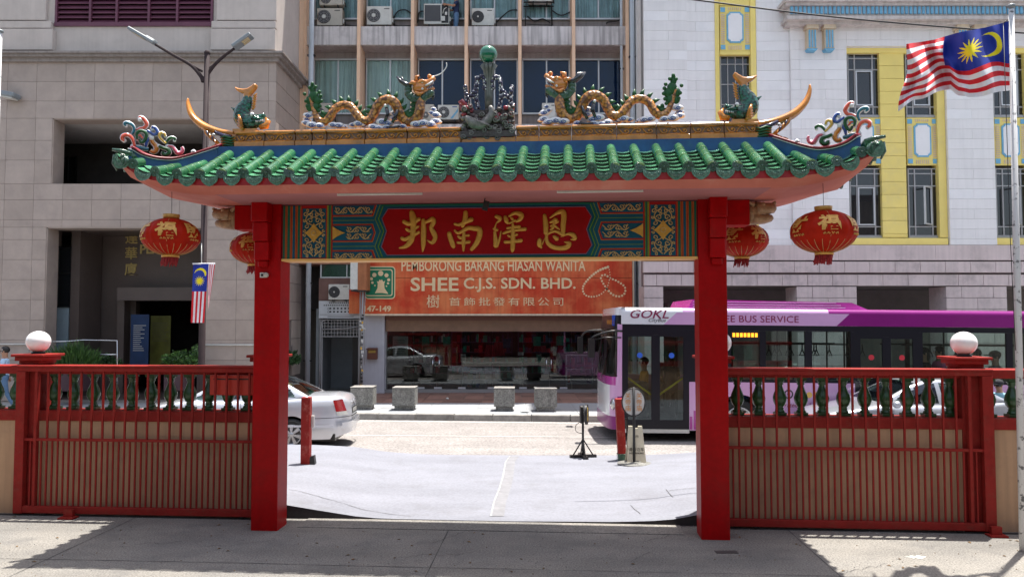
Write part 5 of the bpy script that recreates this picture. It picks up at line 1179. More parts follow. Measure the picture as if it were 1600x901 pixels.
# cornice, upper storey with louvres
b = MB()
for y0, z0, z1 in ((.30, Z_(82.5, YL-.3), Z_(79.5, YL-.3)), (.22, Z_(88, YL-.22), Z_(83, YL-.22)), (.10, Z_(96, YL-.1), Z_(89, YL-.1))):
    b.box(XL0, XL1+y0, YL-y0, YL+.4, z0, z1).box(XL1-.4, XL1+y0, YL+.4, 30, z0, z1)
b.build('cornice', mat('cornice_stone', (.30, .265, .245), .7, var=.15, streak=.2), LB, lo)
zt = Z_(79, YL); YS = YL+.10
shx0, shx1, shz0 = X_(75, YS), X_(326, YS), Z_(42, YS)
b = MB(); wall_with_holes(b, XL0, XL1-.05, zt, 24, YS, YS+.5, [(shx0, shx1, shz0, shz0+2.6)]); b.box(XL1-.55, XL1-.05, YS+.5, 40, zt, 24); b.build('upper_wall', creamwall, LB, lo)
b = MB()
for xa, xb in ((XL0, X_(60, YL)), (X_(331, YL), XL1-.02)):
    b.box(xa, xb, YL-.02, YS-.001, Z_(32, YL), 24)
for xa, xb in ((XL0, X_(74, YL)), (X_(324, YL), XL1-.02)): b.box(xa, xb, YL-.10, YS-.002, Z_(78, YL-.1), Z_(45, YL-.1)).box(xa, xb-.08 if xa < -15 else xb, YL-.06, YS-.002, Z_(44, YL-.06), Z_(33, YL-.06))
b.build('pilaster_block', creamwall, LB, lo, bevel=.01)
fr = MB().box(shx0, shx1, YS-.06, YS+.12, shz0-.0, shz0+.12)
for a in (75, 129, 171, 222, 267, 322): fr.box(X_(a, YS), X_(a+3.5, YS), YS-.04, YS+.11, shz0+.12, shz0+2.6)
fr = fr.build('louvre_frame', louver, LB, lo)
P = [75, 129, 171, 222, 267, 322]
for i in range(5):
    xa, xb = X_(P[i]+3.5, YS), X_(P[i+1], YS); sm = block_mesh(xb-xa-.004, .018, .19, louver, .003)
    for k in range(16): link('louvre_slat', sm, LB, ((xa+xb)/2-lo[0], YS+.05-lo[1], shz0+.19+k*.152-lo[2]), (R(52), 0, 0))
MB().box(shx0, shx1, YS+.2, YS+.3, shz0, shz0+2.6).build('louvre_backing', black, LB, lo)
# return side towards the lane
for i in range(3):
    for k in range(16):
        z1 = zl1-k*.612; z0 = max(.15, z1-.612)
        if z1-z0 < .2: continue
        if k >= 13 and i == 1: continue
        block('stone_panel', XL1-.05, XL1, YL+.06+i*1.02+.009, YL+.06+(i+1)*1.02-.009, z0+.009, z1-.009, granite, LB, .004, lo)
MB().box(XL1-.04, XL1+.0, YL+1.05, YL+2.15, 2.2-.6, 2.3-.55).box(XL1-.3, XL1-.06, YL+1.05, YL+2.15, .15, 2.4).build('planter_niche', granjoint, LB, lo)
MB().tube([(X_(0, YL-.06)-1, YL-.06, Z_(537.5, YL)), (holeL[0], YL-.06, Z_(537.5, YL))], .025, 8).tube([(holeL[1], YL-.06, Z_(538.5, YL)), (XL1, YL-.06, Z_(538.5, YL))], .025, 8).build('wall_rail', acwhite, LB, lo)
b = MB(); b.box(XL0, XL1, YL+.6, 40, 23.5, 24); b.build('roof', granite, LB, lo)
t = thing('wall_floodlight', 'green-grey floodlight fixed high on the taupe stone wall', 'floodlight', at(22, 152, YL-.02))
MB().cbox(0, -.22, 0, .48, .40, .16, 0, Matrix.Rotation(.18, 4, 'Y')).build('housing', lampgrey, t, bevel=.04); MB().cbox(.0, -.22, -.095, .38, .3, .03, 0, Matrix.Rotation(.18, 4, 'Y')).build('lens', acwhite, t); MB().box(.12, .2, -.1, .02, -.06, .04).build('arm', lampgrey, t)
# banners, rail and plants at the lobby
def poster(name, lab, cat, x0, x1, y0, y1, Y, m, writer=None):
    A = at(x0, y1, Y); B = at(x1, y0, Y); t = thing(name, lab, cat, (A.x, Y, A.z))
    MB().box(0, B.x-A.x, 0, .03, 0, B.z-A.z).build('panel', m, t)
    if writer: writer(t, B.x-A.x, B.z-A.z)
    return t
dash = acwhite
def lines(m, n, rag=.4, x0=.12, top=.75, bot=.2, th=.02):
    def f(t, w_, h_):
        b = MB()
        for k in range(n):
            z = h_*(top-(top-bot)*k/max(1, n-1)); b.box(w_*x0, w_*(x0+(1-2*x0)*(1-rag*random.random())), -.006, -.001, z, z+th)
        b.build('printed_lines', m, t)
    return f
poster('blue_banner', 'blue standing banner with white text lines beside the dark doorway', 'banner', 203, 233, 491, 572, YL+2.0, mat('banner_blue', (.008, .035, .11), .6, var=.2), lines(acwhite, 13, .5, .15, .78, .3, .018))
poster('yellow_banner', 'yellow-green standing banner inside the dark lobby doorway', 'banner', 234, 267, 493, 572, YL+2.7, mat('banner_yellow', (.14, .14, .02), .6, var=.3), lines(mat('banner_ink', (.12, .11, .06), .7), 11, .3, .1, .85, .5, .02))
t = thing('handrail', 'bright metal handrail in front of the stone lobby', 'handrail', at(80, 600, 22.95)); 
def rl(px_, py_): v = at(px_, py_, 22.95)-t.location; return (v.x, 0, v.z)
MB().tube([rl(80, 533.5), rl(106, 533), rl(130, 531), rl(183, 532), rl(183.5, 600)], .022, 8).build('rail', chrome, t); MB().tube([rl(140, 554), rl(183, 553.5)], .02, 8).tube([rl(140, 554), rl(140, 600)], .02, 8).build('lower_rail', chrome, t)
def shrub(name, lab, box_, n, m, leaf_l=.12, spiky=False, pot=None):
    (x0, x1, y0, y1, z0, z1) = box_; base = ((x0+x1)/2, (y0+y1)/2, z0); t = thing(name, lab, 'shrub', base)
    b = MB()
    for k in range(n):
        u, v, w_ = random.uniform(-1, 1), random.uniform(-1, 1), random.random()
        if u*u+v*v > 1.1: continue
        hgt = (1-.45*(u*u))*(.75+.25*math.sin(u*7+k % 3)); c = Vector((u*(x1-x0)/2, v*(y1-y0)/2, (z1-z0)*w_*hgt))
        if spiky: d = Vector((u*.6+random.uniform(-.3, .3), v*.4+random.uniform(-.3, .3), 1)).normalized(); L = leaf_l*random.uniform(1.5, 3); wd = .012
        else: d = Vector((random.uniform(-1, 1), random.uniform(-1, 1), random.uniform(-.2, 1))).normalized(); L = leaf_l*random.uniform(.6, 1.2); wd = L*.28
        s = d.cross(Vector((random.uniform(-1, 1), random.uniform(-1, 1), random.uniform(-1, 1)))).normalized()*wd
        b.add([c-s*.3, c+d*L*.5-s, c+d*L, c+d*L*.5+s], [(0, 1, 2, 3)], 0 if random.random() < .6 else 1)
    b.build('foliage', m, t)
    s_ = MB()
    for k in range(6): a = k*1.05; s_.tube([(0, 0, 0), (math.cos(a)*(x1-x0)*.3, math.sin(a)*(y1-y0)*.3, (z1-z0)*.6)], .012, 5)
    s_.build('stems', leaf2, t)
    if pot: MB().box(-(x1-x0)/2*pot, (x1-x0)/2*pot, -(y1-y0)/2, (y1-y0)/2, -.62, .05).build('planter', mat('planter_plum', (.07, .035, .045), .6) if 'planter_plum' not in MATS else MATS['planter_plum'], t, bevel=.01)
v0, v1 = at(78, 568, 22.6), at(150, 543, 22.6)
shrub('spiky_shrub', 'spiky light green shrub in a plum planter beside the metal handrail', (v0.x, v1.x, 22.2, 23.0, v0.z-.15, v1.z), 2600, [leaf, leaf2], .12, True, .7)
v0, v1 = at(256, 570, 22.6), at(306, 548, 22.6)
shrub('leafy_shrub', 'rounded leafy green shrub below the yellow banner', (v0.x, v1.x, 22.2, 23.0, v0.z-.1, v1.z), 2600, [leaf, leaf2], .11, False, .6)
v0, v1 = at(296, 572, 22.9), at(312, 536, 22.9)
shrub('leafy_shrub', 'small upright shrub partly behind the street lamp pole', (v0.x, v1.x, 22.7, 23.1, v0.z, v1.z), 500, [leaf, leaf2], .1)
shrub('leafy_shrub', 'dark green shrub in the niche of the stone side wall', (XL1-.1, XL1+.35, YL+1.05, YL+2.15, Z_(568, YL+1.6), Z_(549, YL+1.6)), 2200, [leaf2, leaf2], .1)
v0, v1 = at(140, 572, 23.3), at(183, 553, 23.3)
shrub('leafy_shrub', 'dark low shrub behind the metal handrail', (v0.x, v1.x, 23.3, 23.8, v0.z-.1, v1.z), 1500, [leaf2, leaf2], .1)
# ================================================================ middle office block with shop
YM = 26.15; YW = 27.0; mo = (-1.5, YM, .15); MBd = thing('office_block', 'stained white office block with peach fins, air conditioners and a shop below', 'building', mo)
finpx = [477, 560, 643, 727, 811, 896, 980]; FX = [X_(p, YM, 60) for p in finpx]; pitchf = (FX[-1]-FX[0])/6; FX = [FX[0]+pitchf*i for i in range(7)]
zb1t, zb1b = Z_(41, YM), Z_(70, YM); FH = 3.42
MB().box(FX[0]-.7, FX[-1]+.2, YW+.3, YW+8, 3.0, 26).build('block_core', darkin, MBd, mo)
MB().box(FX[0]-.6, FX[-1]+.1, YM+.2, YW+8, 25, 26).build('roof', ledgewall, MBd, mo)
MB().box(FX[0]-.6, FX[-1]+.1, YM+.2, YM+.6, zb1t+2*FH, 25).build('upper_wall', stained, MBd, mo)
for f in range(-1, 3):
    zt_, zbm = zb1t-f*FH, zb1b-f*FH
    if zbm < 5: continue
    for i in range(6): block('parapet_panel', FX[i]+.04, FX[i+1]-.04, YM+.02, YM+.16, zbm, zt_, stained, MBd, .008, mo)
    MB().box(FX[0], FX[-1], YM+.162, YW+.35, zbm+.0, zbm+.12).build('floor_slab', ledgewall, MBd, mo)
    for i in range(7):
        if i == 0: MB().box(FX[i]-.28, FX[i]+.02, YM-.02, YW+.3, zbm-.001, zt_+.001).build('fin_band', stained, MBd, mo)
for f in range(-1, 2):
    zt_ = zb1t-f*FH; z0 = zt_-.0; zs0 = zt_+.62; zs1 = zt_+.62+1.93; ztop = zb1b-(f-1)*FH
    MB().box(FX[0], FX[-1], YW+.06, YW+.3, zt_-.45, zs0-.03).build('under_window_wall', ledgewall, MBd, mo)
    MB().box(FX[0], FX[-1], YW-.02, YW+.3, zs1+.03, ztop+.02).build('window_head', ledgewall, MBd, mo)
    for i in range(6):
        xa, xb = FX[i]+.09, FX[i+1]-.06
        w_ = MB().box(xa, xb, YW-.03, YW+.06, zs0-.06, zs0).box(xa, xb, YW-.02, YW+.06, zs1-.04, zs1+.02)
        for xx in (xa, (xa+xb)/2-.01, xb-.05): w_.box(xx, xx+.05 if xx != xa else xx+.04, YW-.02, YW+.05, zs0, zs1-.04)
        wn = w_.build('window', alu, MBd, mo)
        for xx in ((xa+.045, (xa+xb)/2-.015), ((xa+xb)/2+.045, xb-.055)): MB().box(xx[0], xx[1], YW+.02, YW+.028, zs0, zs1-.04).build('pane', glassblue, wn, mo)
        cm = (curtain if (f == 1 and i < 2) else blueblind)
        if f < 1: cm = mat('pale_blue_curtain', (.55, .70, .74), .9, var=.2, scale=2, streak=.4) if 'pale_blue_curtain' not in MATS else MATS['pale_blue_curtain']
        cu = MB(); am = .035 if cm is not blueblind else .002
        cu.grid(lambda u, v: (xa+(xb-xa)*u, YW+.07+am*math.sin(u*62+3*math.sin(u*9+i)), zs0-.02+(zs1-zs0+.02)*v), 110 if am > .01 else 2, 1)
        cu.build('curtain' if am > .01 else 'blind', cm, wn, mo)
for i, x in enumerate(FX):
    for f in range(-2, 2):
        zt_ = zb1b-f*FH
        if i == 0: MB().box(x-.26, x-.03, YM-.1, YW+.3, zb1b-(f+1)*FH, zt_).build('end_fin', fin, MBd, mo)
        MB().box(x-.055, x+.055, YM-.06, YW+.3, zb1b-(f+1)*FH, zt_-.002).build('fin', fin, MBd, mo)
# lane gap, pipes
MB().box(FX[-1]+.06, FX[-1]+.9, 29.5, 29.7, .15, 26).build('lane_end_wall', black, MBd, mo)  # black sheet paints the darkness of the gap
def pipe_thing(lab, x, y, z0, z1, r_=.055): 
    t = thing('drain_pipe', lab, 'drain pipe', (x, y, z0)); MB().tube([(0, 0, 0), (0, 0, z1-z0)], r_, 12).build('pipe', pipe, t)
    b = MB()
    z = 1.1
    while z < z1-z0: b.cbox(0, .02, z, r_*2.9, .12, .05); z += 2.6
    b.build('bracket', cablem, t); return t
pipe_thing('pale grey-blue drain pipe in the corner beside the taupe building', X_(482.5, YM-.2), YM-.25, .15, 24, .09)
pipe_thing('slim white drain pipe beside the last peach fin of the office block', X_(972, YM, 120), YM+.1, 5, 24, .05)
pipe_thing('thick white drain pipe in the dark gap before the white building', X_(985.5, YM, 60)+.03, YM-.12, .15, 24, .085)
# ground floor of the shop
YS2 = 26.35
X0s, X1s = X_(603, YS2), 5.2
MB().box(FX[0]-.4, 5.2, YM+.05, YW+.3, Z_(408, YM)-.1, zb1b-2*FH).build('shop_upper_wall', mat('rust_render', (.32, .15, .10), .8, var=.2, streak=.2), MBd, mo)
MB().box(X_(497, YM), X_(563, YM), YM+.1, YM+.3, Z_(470, YM), Z_(434, YM)).build('stair_wall', mat('rust_brown_render', (.20, .11, .09), .8, var=.15), MBd, mo)
wn = MB().box(X_(500, YM), X_(555, YM), YM+.16, YM+.2, Z_(432, YM), Z_(398, YM)).build('window', glassdark, MBd, mo)
b = MB(); b.box(X_(499, YM), X_(556, YM), YM+.1, YM+.15, Z_(434.5, YM), Z_(432, YM)); b.box(X_(540, YM), X_(541.5, YM), YM+.1, YM+.15, Z_(432, YM), Z_(398, YM)); b.box(X_(499, YM), X_(501, YM), YM+.1, YM+.15, Z_(432, YM), Z_(398, YM)); b.build('window_frame', alu, wn, mo)
dx0, dx1 = X_(499, YM), X_(562, YM)
MB().box(dx0-.1, dx1, YM+1.9, YM+2, .15, 3).box(dx0-.12, dx0-.02, YM+.1, YM+2, .15, 3.0).box(dx1, dx1+.05, YM+.25, YM+2, .15, 3).box(dx0, dx1, YM+.3, YM+2, 2.95, 3.0).build('stairwell', mat('stairwell_grey', (.22, .24, .25), .7), MBd, mo)
MB().box(dx0+.9, dx1-.02, YM+1.2, YM+1.25, .15, 2.2).build('stair_door', black, MBd, mo)
b = MB()
for a in (499, 502.5, 560): b.box(X_(a, YM), X_(a+1.6, YM), YM+.06, YM+.12, .15, Z_(498, YM))
for a in (499, 525): b.box(X_(499, YM), X_(562, YM), YM+.05, YM+.11, Z_(a+1.2, YM), Z_(a, YM))
for k in range(11): xx = X_(507+k*5, YM); b.box(xx, xx+.018, YM+.07, YM+.09, Z_(525, YM), Z_(500, YM))
for k in range(4): zz = Z_(505+k*5, YM); b.box(X_(503, YM), X_(561, YM), YM+.091, YM+.105, zz, zz+.018)
b.tube([(X_(503, YM), YM+.04, Z_(514, YM)), (X_(540, YM), YM+.03, Z_(513, YM)), (X_(561, YM), YM+.03, Z_(510, YM))], .018, 6); b.tube(catmull([(X_(501, YM), YM+.05, Z_(600, YM)), (X_(501, YM), YM+.05, Z_(512, YM)), (X_(506, YM), YM+.05, Z_(501, YM)), (X_(512, YM), YM+.05, Z_(499, YM))], 3), .025, 6)
b.build('grille_gate', greyframe, MBd, mo)
MB().box(X_(566, YM), X_(602, YM), YM-.1, YM+.6, .15, Z_(490, YM)).build('white_pilaster', whitepil, MBd, mo)
MB().box(X_(602, YM)+.0, X1s, YM-.02, YM+.25, Z_(500, YM), Z_(490.5, YM)).build('fascia_beam', mat('dark_rust_beam', (.16, .07, .05), .6), MBd, mo)
MB().box(X_(602, YM)+.02, X1s, YM+.03, YM+.5, Z_(517.5, YM+.03), Z_(500, YM)-.005).build('shutter_box', brownpanel, MBd, mo)
MB().box(X0s-.05, X1s, YS2-.12, YS2+.1, .15, .26).build('shop_step', mat('step_tile', (.28, .27, .26), .6), MBd, mo)
zg0, zg1 = .262, Z_(517.5, YS2)
brk = [603, 647, 683, 722, 770, 817, 858, 893, 935, 985]
for i, (a, b_) in enumerate(zip(brk, brk[1:])): MB().box(X_(a, YS2)+.006, X_(b_, YS2)-.006, YS2, YS2+.012, zg0, zg1).build('shop_glass', glassshop, MBd, mo)
b = MB().box(X_(602, YS2), X_(604.5, YS2), YS2-.03, YS2+.05, zg0, zg1)
for a in (658, 685, 722, 768, 817, 880): b.cbox(X_(a, YS2), YS2, zg0+.04, .26, .04, .06)
b.build('glass_frame', alu, MBd, mo)
b = MB()
for a in (677, 687, 853.5, 861): b.tube([(X_(a, YS2), YS2-.06, Z_(575, YS2)), (X_(a, YS2), YS2-.06, Z_(561, YS2))], .022, 8)
b.build('door_handle', chrome, MBd, mo)
MB().box(X_(700, YS2), X_(935, YS2), YS2+.013, YS2+.018, Z_(572.5, YS2), Z_(570, YS2)).build('magenta_glass_strip', mat('magenta_film', (.24, .015, .09), .5), MBd, mo)
# inside the shop
b = MB(); b.box(X0s-.1, 5.2, YS2+6, YS2+6.1, .15, 3.2).box(X0s-.2, X0s-.1, YS2+.3, YS2+6, .15, 3.2).box(5.2, 5.3, YS2-.2, YS2+6, .15, 3.2).box(X0s-.1, 5.2, YS2+.5, YS2+6, 2.9, 3.0)
b.build('shop_room', mat('shop_dark_wall', (.07, .04, .045), .8, var=.4, scale=1.5), MBd, mo); MB().box(X0s-.1, 5.2, YS2+.1, YS2+6, .14, .155).build('shop_floor', mat('shop_floor_tile', (.16, .15, .15), .3), MBd, mo)
ledm = mat('shop_ceiling_lamp', (1, 1, 1), .5, var=0, emit=((1, .97, .92), 5.0))
b = MB()
for j in range(4):
    for k in range(6): b.cbox(X0s+1+k*1.35, YS2+1.2+j*1.3, 2.86, .42, .07, .03, 0, Matrix.Identity(4))
b.build('ceiling_lamp_strip', ledm, MBd, mo)
goodsm = [mat('goods_'+n_, c_, .6, var=.3, scale=12) for n_, c_ in (('crimson', (.34, .01, .03)), ('teal', (.02, .22, .17)), ('plum', (.10, .03, .10)), ('white', (.5, .5, .5)), ('navy', (.03, .05, .12)), ('gold', (.4, .28, .06)), ('sky', (.10, .25, .45)))]
def goods(lab, x0, x1, y, rows, z0, dz, dep, palette, frame=alu, h=None, fill=.75):
    t = thing('display_shelf', lab, 'display shelf', ((x0+x1)/2, y, .16)); w_ = x1-x0; b = MB(); b2 = MB()
    for r_ in range(rows+1):
        z = z0+r_*dz; b.cbox(0, 0, z, w_, dep, .025)
        if r_ == rows: break
        x = -w_/2+.04
        while x < w_/2-.1:
            s_ = random.uniform(.05, .2); hh_ = random.uniform(.3, .8)*dz
            if random.random() < fill: b2.box(x, x+s_*.85, -dep*.4, dep*.3*random.random(), z+.014, z+.014+hh_, random.choice(palette))
            x += s_
    for sx in (-1, 1): b.cbox(sx*w_/2, 0, (z0+rows*dz)/2, .03, dep, z0+rows*dz)
    b.build('shelf_frame', frame, t); struct(b2.build('shelf_goods', goodsm, t), 'stuff'); return t
Xs = lambda p, y: X_(p, y)
goods('glass display counter with white and blue boxes in the middle of the shop', Xs(723, 27.3), Xs(816, 27.3), 27.4, 3, .08, .29, .5, [3, 3, 6, 1])
goods('low shelf of crimson goods against the shop window by the bus', Xs(885, 27.6), Xs(925, 27.6), 27.8, 2, .2, .5, .4, [2, 0])
goods('tall shelf of red goods against the back wall of the shop, near the notice', Xs(620, 31.5), Xs(700, 31.5), 31.8, 5, .3, .42, .5, [0, 0, 2, 3], goodsm[2])
goods('tall shelf of mixed goods against the back wall of the shop, behind the counter', Xs(705, 31.5), Xs(800, 31.5), 31.8, 5, .3, .42, .5, [0, 0, 1, 4, 2], goodsm[2])
goods('tall shelf of dark goods against the back wall of the shop, towards the bus', Xs(810, 31.5), Xs(930, 31.5), 31.8, 5, .3, .42, .5, [2, 4, 4, 0, 1], goodsm[2])
for k, (px_, py_, c_, lab) in enumerate(((665, 533, 1, 'teal hanging shop sign nearest the paper notice'), (698, 533, 1, 'teal hanging shop sign above the shop doors'), (839, 533, 1, 'teal hanging shop sign above the red display near the counter'), (875, 532, 1, 'teal hanging shop sign nearest the bus'), (792, 536, 4, 'dull blue hanging shop sign behind the counter'))):
    v = at(px_, py_, 28.2); t = thing('hanging_sign', lab, 'hanging sign', (v.x, 28.2, v.z)); MB().cbox(0, 0, 0, .27, .04, .34).build('panel', goodsm[c_], t); MB().tube([(0, 0, .17), (0, 0, max(.2, 2.9-v.z))], .006, 5).build('wire', black, t)
for k, (px_, py_, w_, h_, lab) in enumerate(((779, 545, .5, .5, 'crimson cloth display hanging behind the counter'), (765, 548, .45, .45, 'crimson bag display left of the hanging cloth'), (840, 543, .35, .3, 'crimson garland under a teal sign'), (637, 540, .5, .7, 'crimson cloth panel behind the paper notice'), (876, 545, .3, .25, 'small crimson bunting near the bus'))):
    v = at(px_, py_, 29.2); t = thing('cloth_display', lab.replace(' left of', ' beside'), 'cloth display', (v.x, 29.2, v.z)); b = MB(); b.grid(lambda u, q: ((u-.5)*w_*(1-.4*q), .04*math.sin(u*25), (q-.5)*h_), 20, 2); b.build('cloth', goodsm[0], t); MB().tube([(0, .0, h_/2), (0, 0, 2.9-v.z)], .006, 5).build('cord', black, t)
for k in range(5): 
    v = at(740+k*8, 590, 27.6)
t = poster('paper_notice', 'white paper notice stuck inside the shop glass beside the mailbox pillar', 'notice', 613.5, 637.5, 525, 560, YS2+.03, mat('notice_paper', (.50, .50, .46), .8), lines(mat('notice_ink', (.08, .08, .08), .8), 8, .2, .1, .8, .12, .018))
poster('price_card', 'small white card stuck on the shop glass at the edge of the counter', 'card', 719.5, 728, 553, 565, YS2+.03, MATS['notice_paper'], lines(MATS['notice_ink'], 4, .2, .15, .7, .2, .02))
poster('price_card', 'small white card stuck on the shop glass near the end of the counter', 'card', 809, 818, 550, 555, YS2+.03, MATS['notice_paper'])
t = thing('letterbox', 'brown metal letterbox with a yellow label on the white shop pillar', 'letterbox', at(582, 552, YM-.2)); MB().cbox(0, 0, 0, .33, .18, .38).build('box', mat('brown_enamel', (.13, .04, .02), .5), t, bevel=.01); MB().cbox(0, -.093, .07, .24, .005, .09).build('label_plate', mat('brass_label', (.45, .28, .05), .5), t); MB().cbox(0, -.10, .15, .36, .2, .03).build('lid', MATS['brown_enamel'], t)
# big shop sign
YG = 25.7; A, B = at(570, 490, YG), at(988, 392, YG); t = thing('shop_sign', 'large faded orange-red signboard of a jewellery wholesaler above the shop', 'shop sign', (A.x, YG, A.z)); so_ = (A.x, YG, A.z)
cutz = Z_(434, YG); XX = [X_(570, YG), X_(779, YG), X_(988, YG)]
for i in range(2):
    for z0, z1 in ((A.z, cutz-.006), (cutz+.006, B.z)): MB().box(XX[i]+.002, XX[i+1]-.002, YG, YG+.35, z0, z1).build('sign_panel', signorange, t, so_)
MB().box(A.x-.03, B.x+.03, YG-.02, YG+.36, A.z-.06, A.z-.003).box(B.x+.003, B.x+.05, YG-.02, YG+.36, A.z, B.z).build('sign_frame', creamtrim, t, so_)
def sgt(body, px_, py_, size, wd=None, bold=0.0, sp=1.0, m=signcream):
    o = text_mesh('sign_lettering', body, size, m, None, Matrix.Identity(4), .004, bold=bold, spacing=sp)
    xs_ = [v.co.x for v in o.data.vertices]; zs_ = [v.co.y for v in o.data.vertices]; w0 = max(xs_)-min(xs_); s = 1
    if wd: s = wd/w0
    o.data.transform(Matrix.Translation((-(max(xs_)+min(xs_))/2, -(max(zs_)+min(zs_))/2, 0))); o.data.transform(Matrix.Diagonal((s, 1, 1, 1)))
    v = at(px_, py_, YG-.008); o.data.transform(facing(v.x-so_[0], v.y-so_[1], v.z-so_[2])); o.parent = t; return o
k_ = YG/FPX
sgt('PEMBORONG BARANG HIASAN WANITA', 771, 415, .50, 288*k_, .006)
sgt('SHEE', 679, 444, .62, 75*k_, .013); sgt('C.J.S. SDN. BHD.', 812, 445, .50, 175*k_, .010)
sgt('樹', 676.5, 470.5, .46, None, .0); sgt('首飾批發有限公司', 791, 471, .30, 178*k_, .0, 1.35)
sgt('147-149', 590, 482, .26, 42*k_, .008)
def rrect(x0, x1, z0, z1, r_): 
    q = []
    for cx_, cz_, a0 in ((x1-r_, z1-r_, 0), (x0+r_, z1-r_, 90), (x0+r_, z0+r_, 180), (x1-r_, z0+r_, 270)):
        for j in range(5): a = R(a0+j*22.5); q.append((cx_+r_*math.cos(a), cz_+r_*math.sin(a)))
    return q
def sp_(px_, py_): v = at(px_, py_, YG); return v.x-so_[0], v.z-so_[2]
def rr2(a0, a1, b0, b1, r_): x0, z1 = sp_(a0, b0); x1, z0 = sp_(a1, b1); return rrect(x0, x1, z0, z1, r_)
b = MB(); b.prism(rr2(570.5, 617.5, 416, 467, .12), -.008, -.001, 1); b.prism(rr2(571.5, 616, 417.5, 465.5, .10), -.012, -.0085, 0); b.prism(rr2(571.5, 613.5, 420.5, 462.5, .08), -.016, -.0125, 1); b.prism(rr2(571.5, 612, 422, 461, .07), -.020, -.0165, 0)
for a, c, r_ in ((595, 427, 4.2), (585, 429.5, 3.4), (604, 430, 3.2), (580.5, 435.5, 2.5), (607.5, 437, 2.4), (582, 441.5, 2), (606.5, 442.5, 1.8), (586, 446, 1.3), (604, 447, 1.2)):
    x, z = sp_(a, c); b.prism([(x+r_*k_*math.cos(q*math.pi/8), z+r_*k_*math.sin(q*math.pi/8)) for q in range(16)], -.024, -.0205, 1)
b.prism([sp_(*p) for p in ((589, 439), (591.5, 440), (593.5, 436.5), (595, 438), (597, 436.5), (599, 440), (602, 438.5), (600.5, 443), (601, 450), (607, 459), (597, 457.5), (590, 457.5), (586, 458), (590, 450), (590.5, 443))], -.024, -.0205, 1)
b.build('tree_emblem', [signgreen, signcream], t)
b = MB()
def beads(P, r0, r1, n):
    c_ = catmull(P, 12); L = [0]
    for p, q in zip(c_, c_[1:]): L.append(L[-1]+math.hypot(p[0]-q[0], p[1]-q[1]))
    for k in range(n):
        s = L[-1]*k/(n-1); j = max(i for i in range(len(L)) if L[i] <= s+1e-9); j = min(j, len(c_)-2); tt = (s-L[j])/(L[j+1]-L[j]+1e-9); a = c_[j][0]*(1-tt)+c_[j+1][0]*tt; c = c_[j][1]*(1-tt)+c_[j+1][1]*tt
        r_ = (r0+(r1-r0)*k/(n-1))*k_; x, z = sp_(a, c); b.prism([(x+r_*math.cos(q*math.pi/5), z+r_*math.sin(q*math.pi/5)) for q in range(10)], -.006, -.0005)
beads([(950, 417), (935, 423), (920, 435), (911, 448), (913, 459), (923, 463.5), (936, 461), (945, 454), (950, 445), (953, 430), (951, 417)], 2.2, .8, 34); beads([(948, 451), (941, 440), (939, 433), (944, 429), (955, 435), (966, 440), (976, 448), (976, 458), (968, 463), (957, 460), (948, 451)], 1.6, 1.8, 24)
b.build('bead_chain_emblem', signcream, t)
t = thing('hostel_sign', 'small white notice board with rows of black writing above the stair door', 'sign', at(498, 497, YM-.05)); W2, H2 = X_(566, YM-.05)-X_(498, YM-.05), Z_(470, YM-.05)-Z_(497, YM-.05)
MB().box(0, W2, 0, .05, 0, H2).build('panel', mat('sign_grey_white', (.55, .58, .60), .6), t)
b = MB()
for z, n_, s_ in ((.87, 11, .012), (.72, 16, .012), (.52, 6, .03), (.33, 6, .03)):
    for k in range(n_): xx = W2*(.5+(k-n_/2)*(.78/16 if s_ < .02 else .085)); b.box(xx, xx+(.042 if s_ < .02 else .06), -.004, -.001, H2*z, H2*z+(.035 if s_ < .02 else .055))
b.box(W2*.03, W2*.9, -.003, -.001, H2*.2, H2*.2+.01).box(W2*.2, W2*.8, -.003, -.001, H2*.08, H2*.08+.02)
for z in (.55, .36): b.tube([(W2*.22+.03*math.cos(q*math.pi/6), -.004, H2*z+.03*math.sin(q*math.pi/6)) for q in range(13)], .005, 5)
b.build('printed_lines', black, t)
v = at(547, 452, 24.9); t = thing('projecting_sign', 'white light box with a rust-brown edge sticking out beside the shop sign', 'sign', v)
MB().box(0, .24, .02, .9, 0, 1.1).build('light_box', acwhite, t); MB().box(.245, .245+X_(572, 24.9)-X_(558, 24.9), .0, .6, -.02, 1.1).build('brown_return', mat('rust_brown_panel', (.36, .13, .05), .7, var=.2, streak=.3), t); MB().box(.02, .5, .0, .9, -.06, -.022).build('bottom_frame', black, t)
MB().box(X_(545, YM-.3)-v.x, X_(569, YM-.3)-v.x, 1.0, 1.1, Z_(490, YM)-v.z, Z_(453, YM)-v.z).build('orange_return', signorange, t)
v = gnd(566, 606, .15); t = thing('conduit_post', 'thin grey conduit post plastered with stickers in front of the white pillar', 'post', (X_(567, 25.2), 25.2, .15)); zt2 = Z_(405, 25.2)-.15
MB().tube([(0, 0, 0), (-.02, 0, 2.2), (.02, 0, zt2)], .035, 8).tube([(-.09, .05, 0), (-.09, .05, zt2)], .025, 8).tube([(.07, .02, 1), (.05, .0, 2.5), (.12, 0, zt2)], .012, 6).build('post', greyframe, t)
b = MB()
for k in range(22): z = .1+k*.12; b.cbox(random.uniform(-.03, .02), -.045, z, random.uniform(.03, .09), .01, random.uniform(.03, .09), random.randrange(3))
for k in range(8): b.ball((random.uniform(-.1, .1), -.06, 2.3+random.uniform(-.15, .15)), .035, 6, 5, 2)
b.build('stickers', [black, yelglaze, acwhite], t)
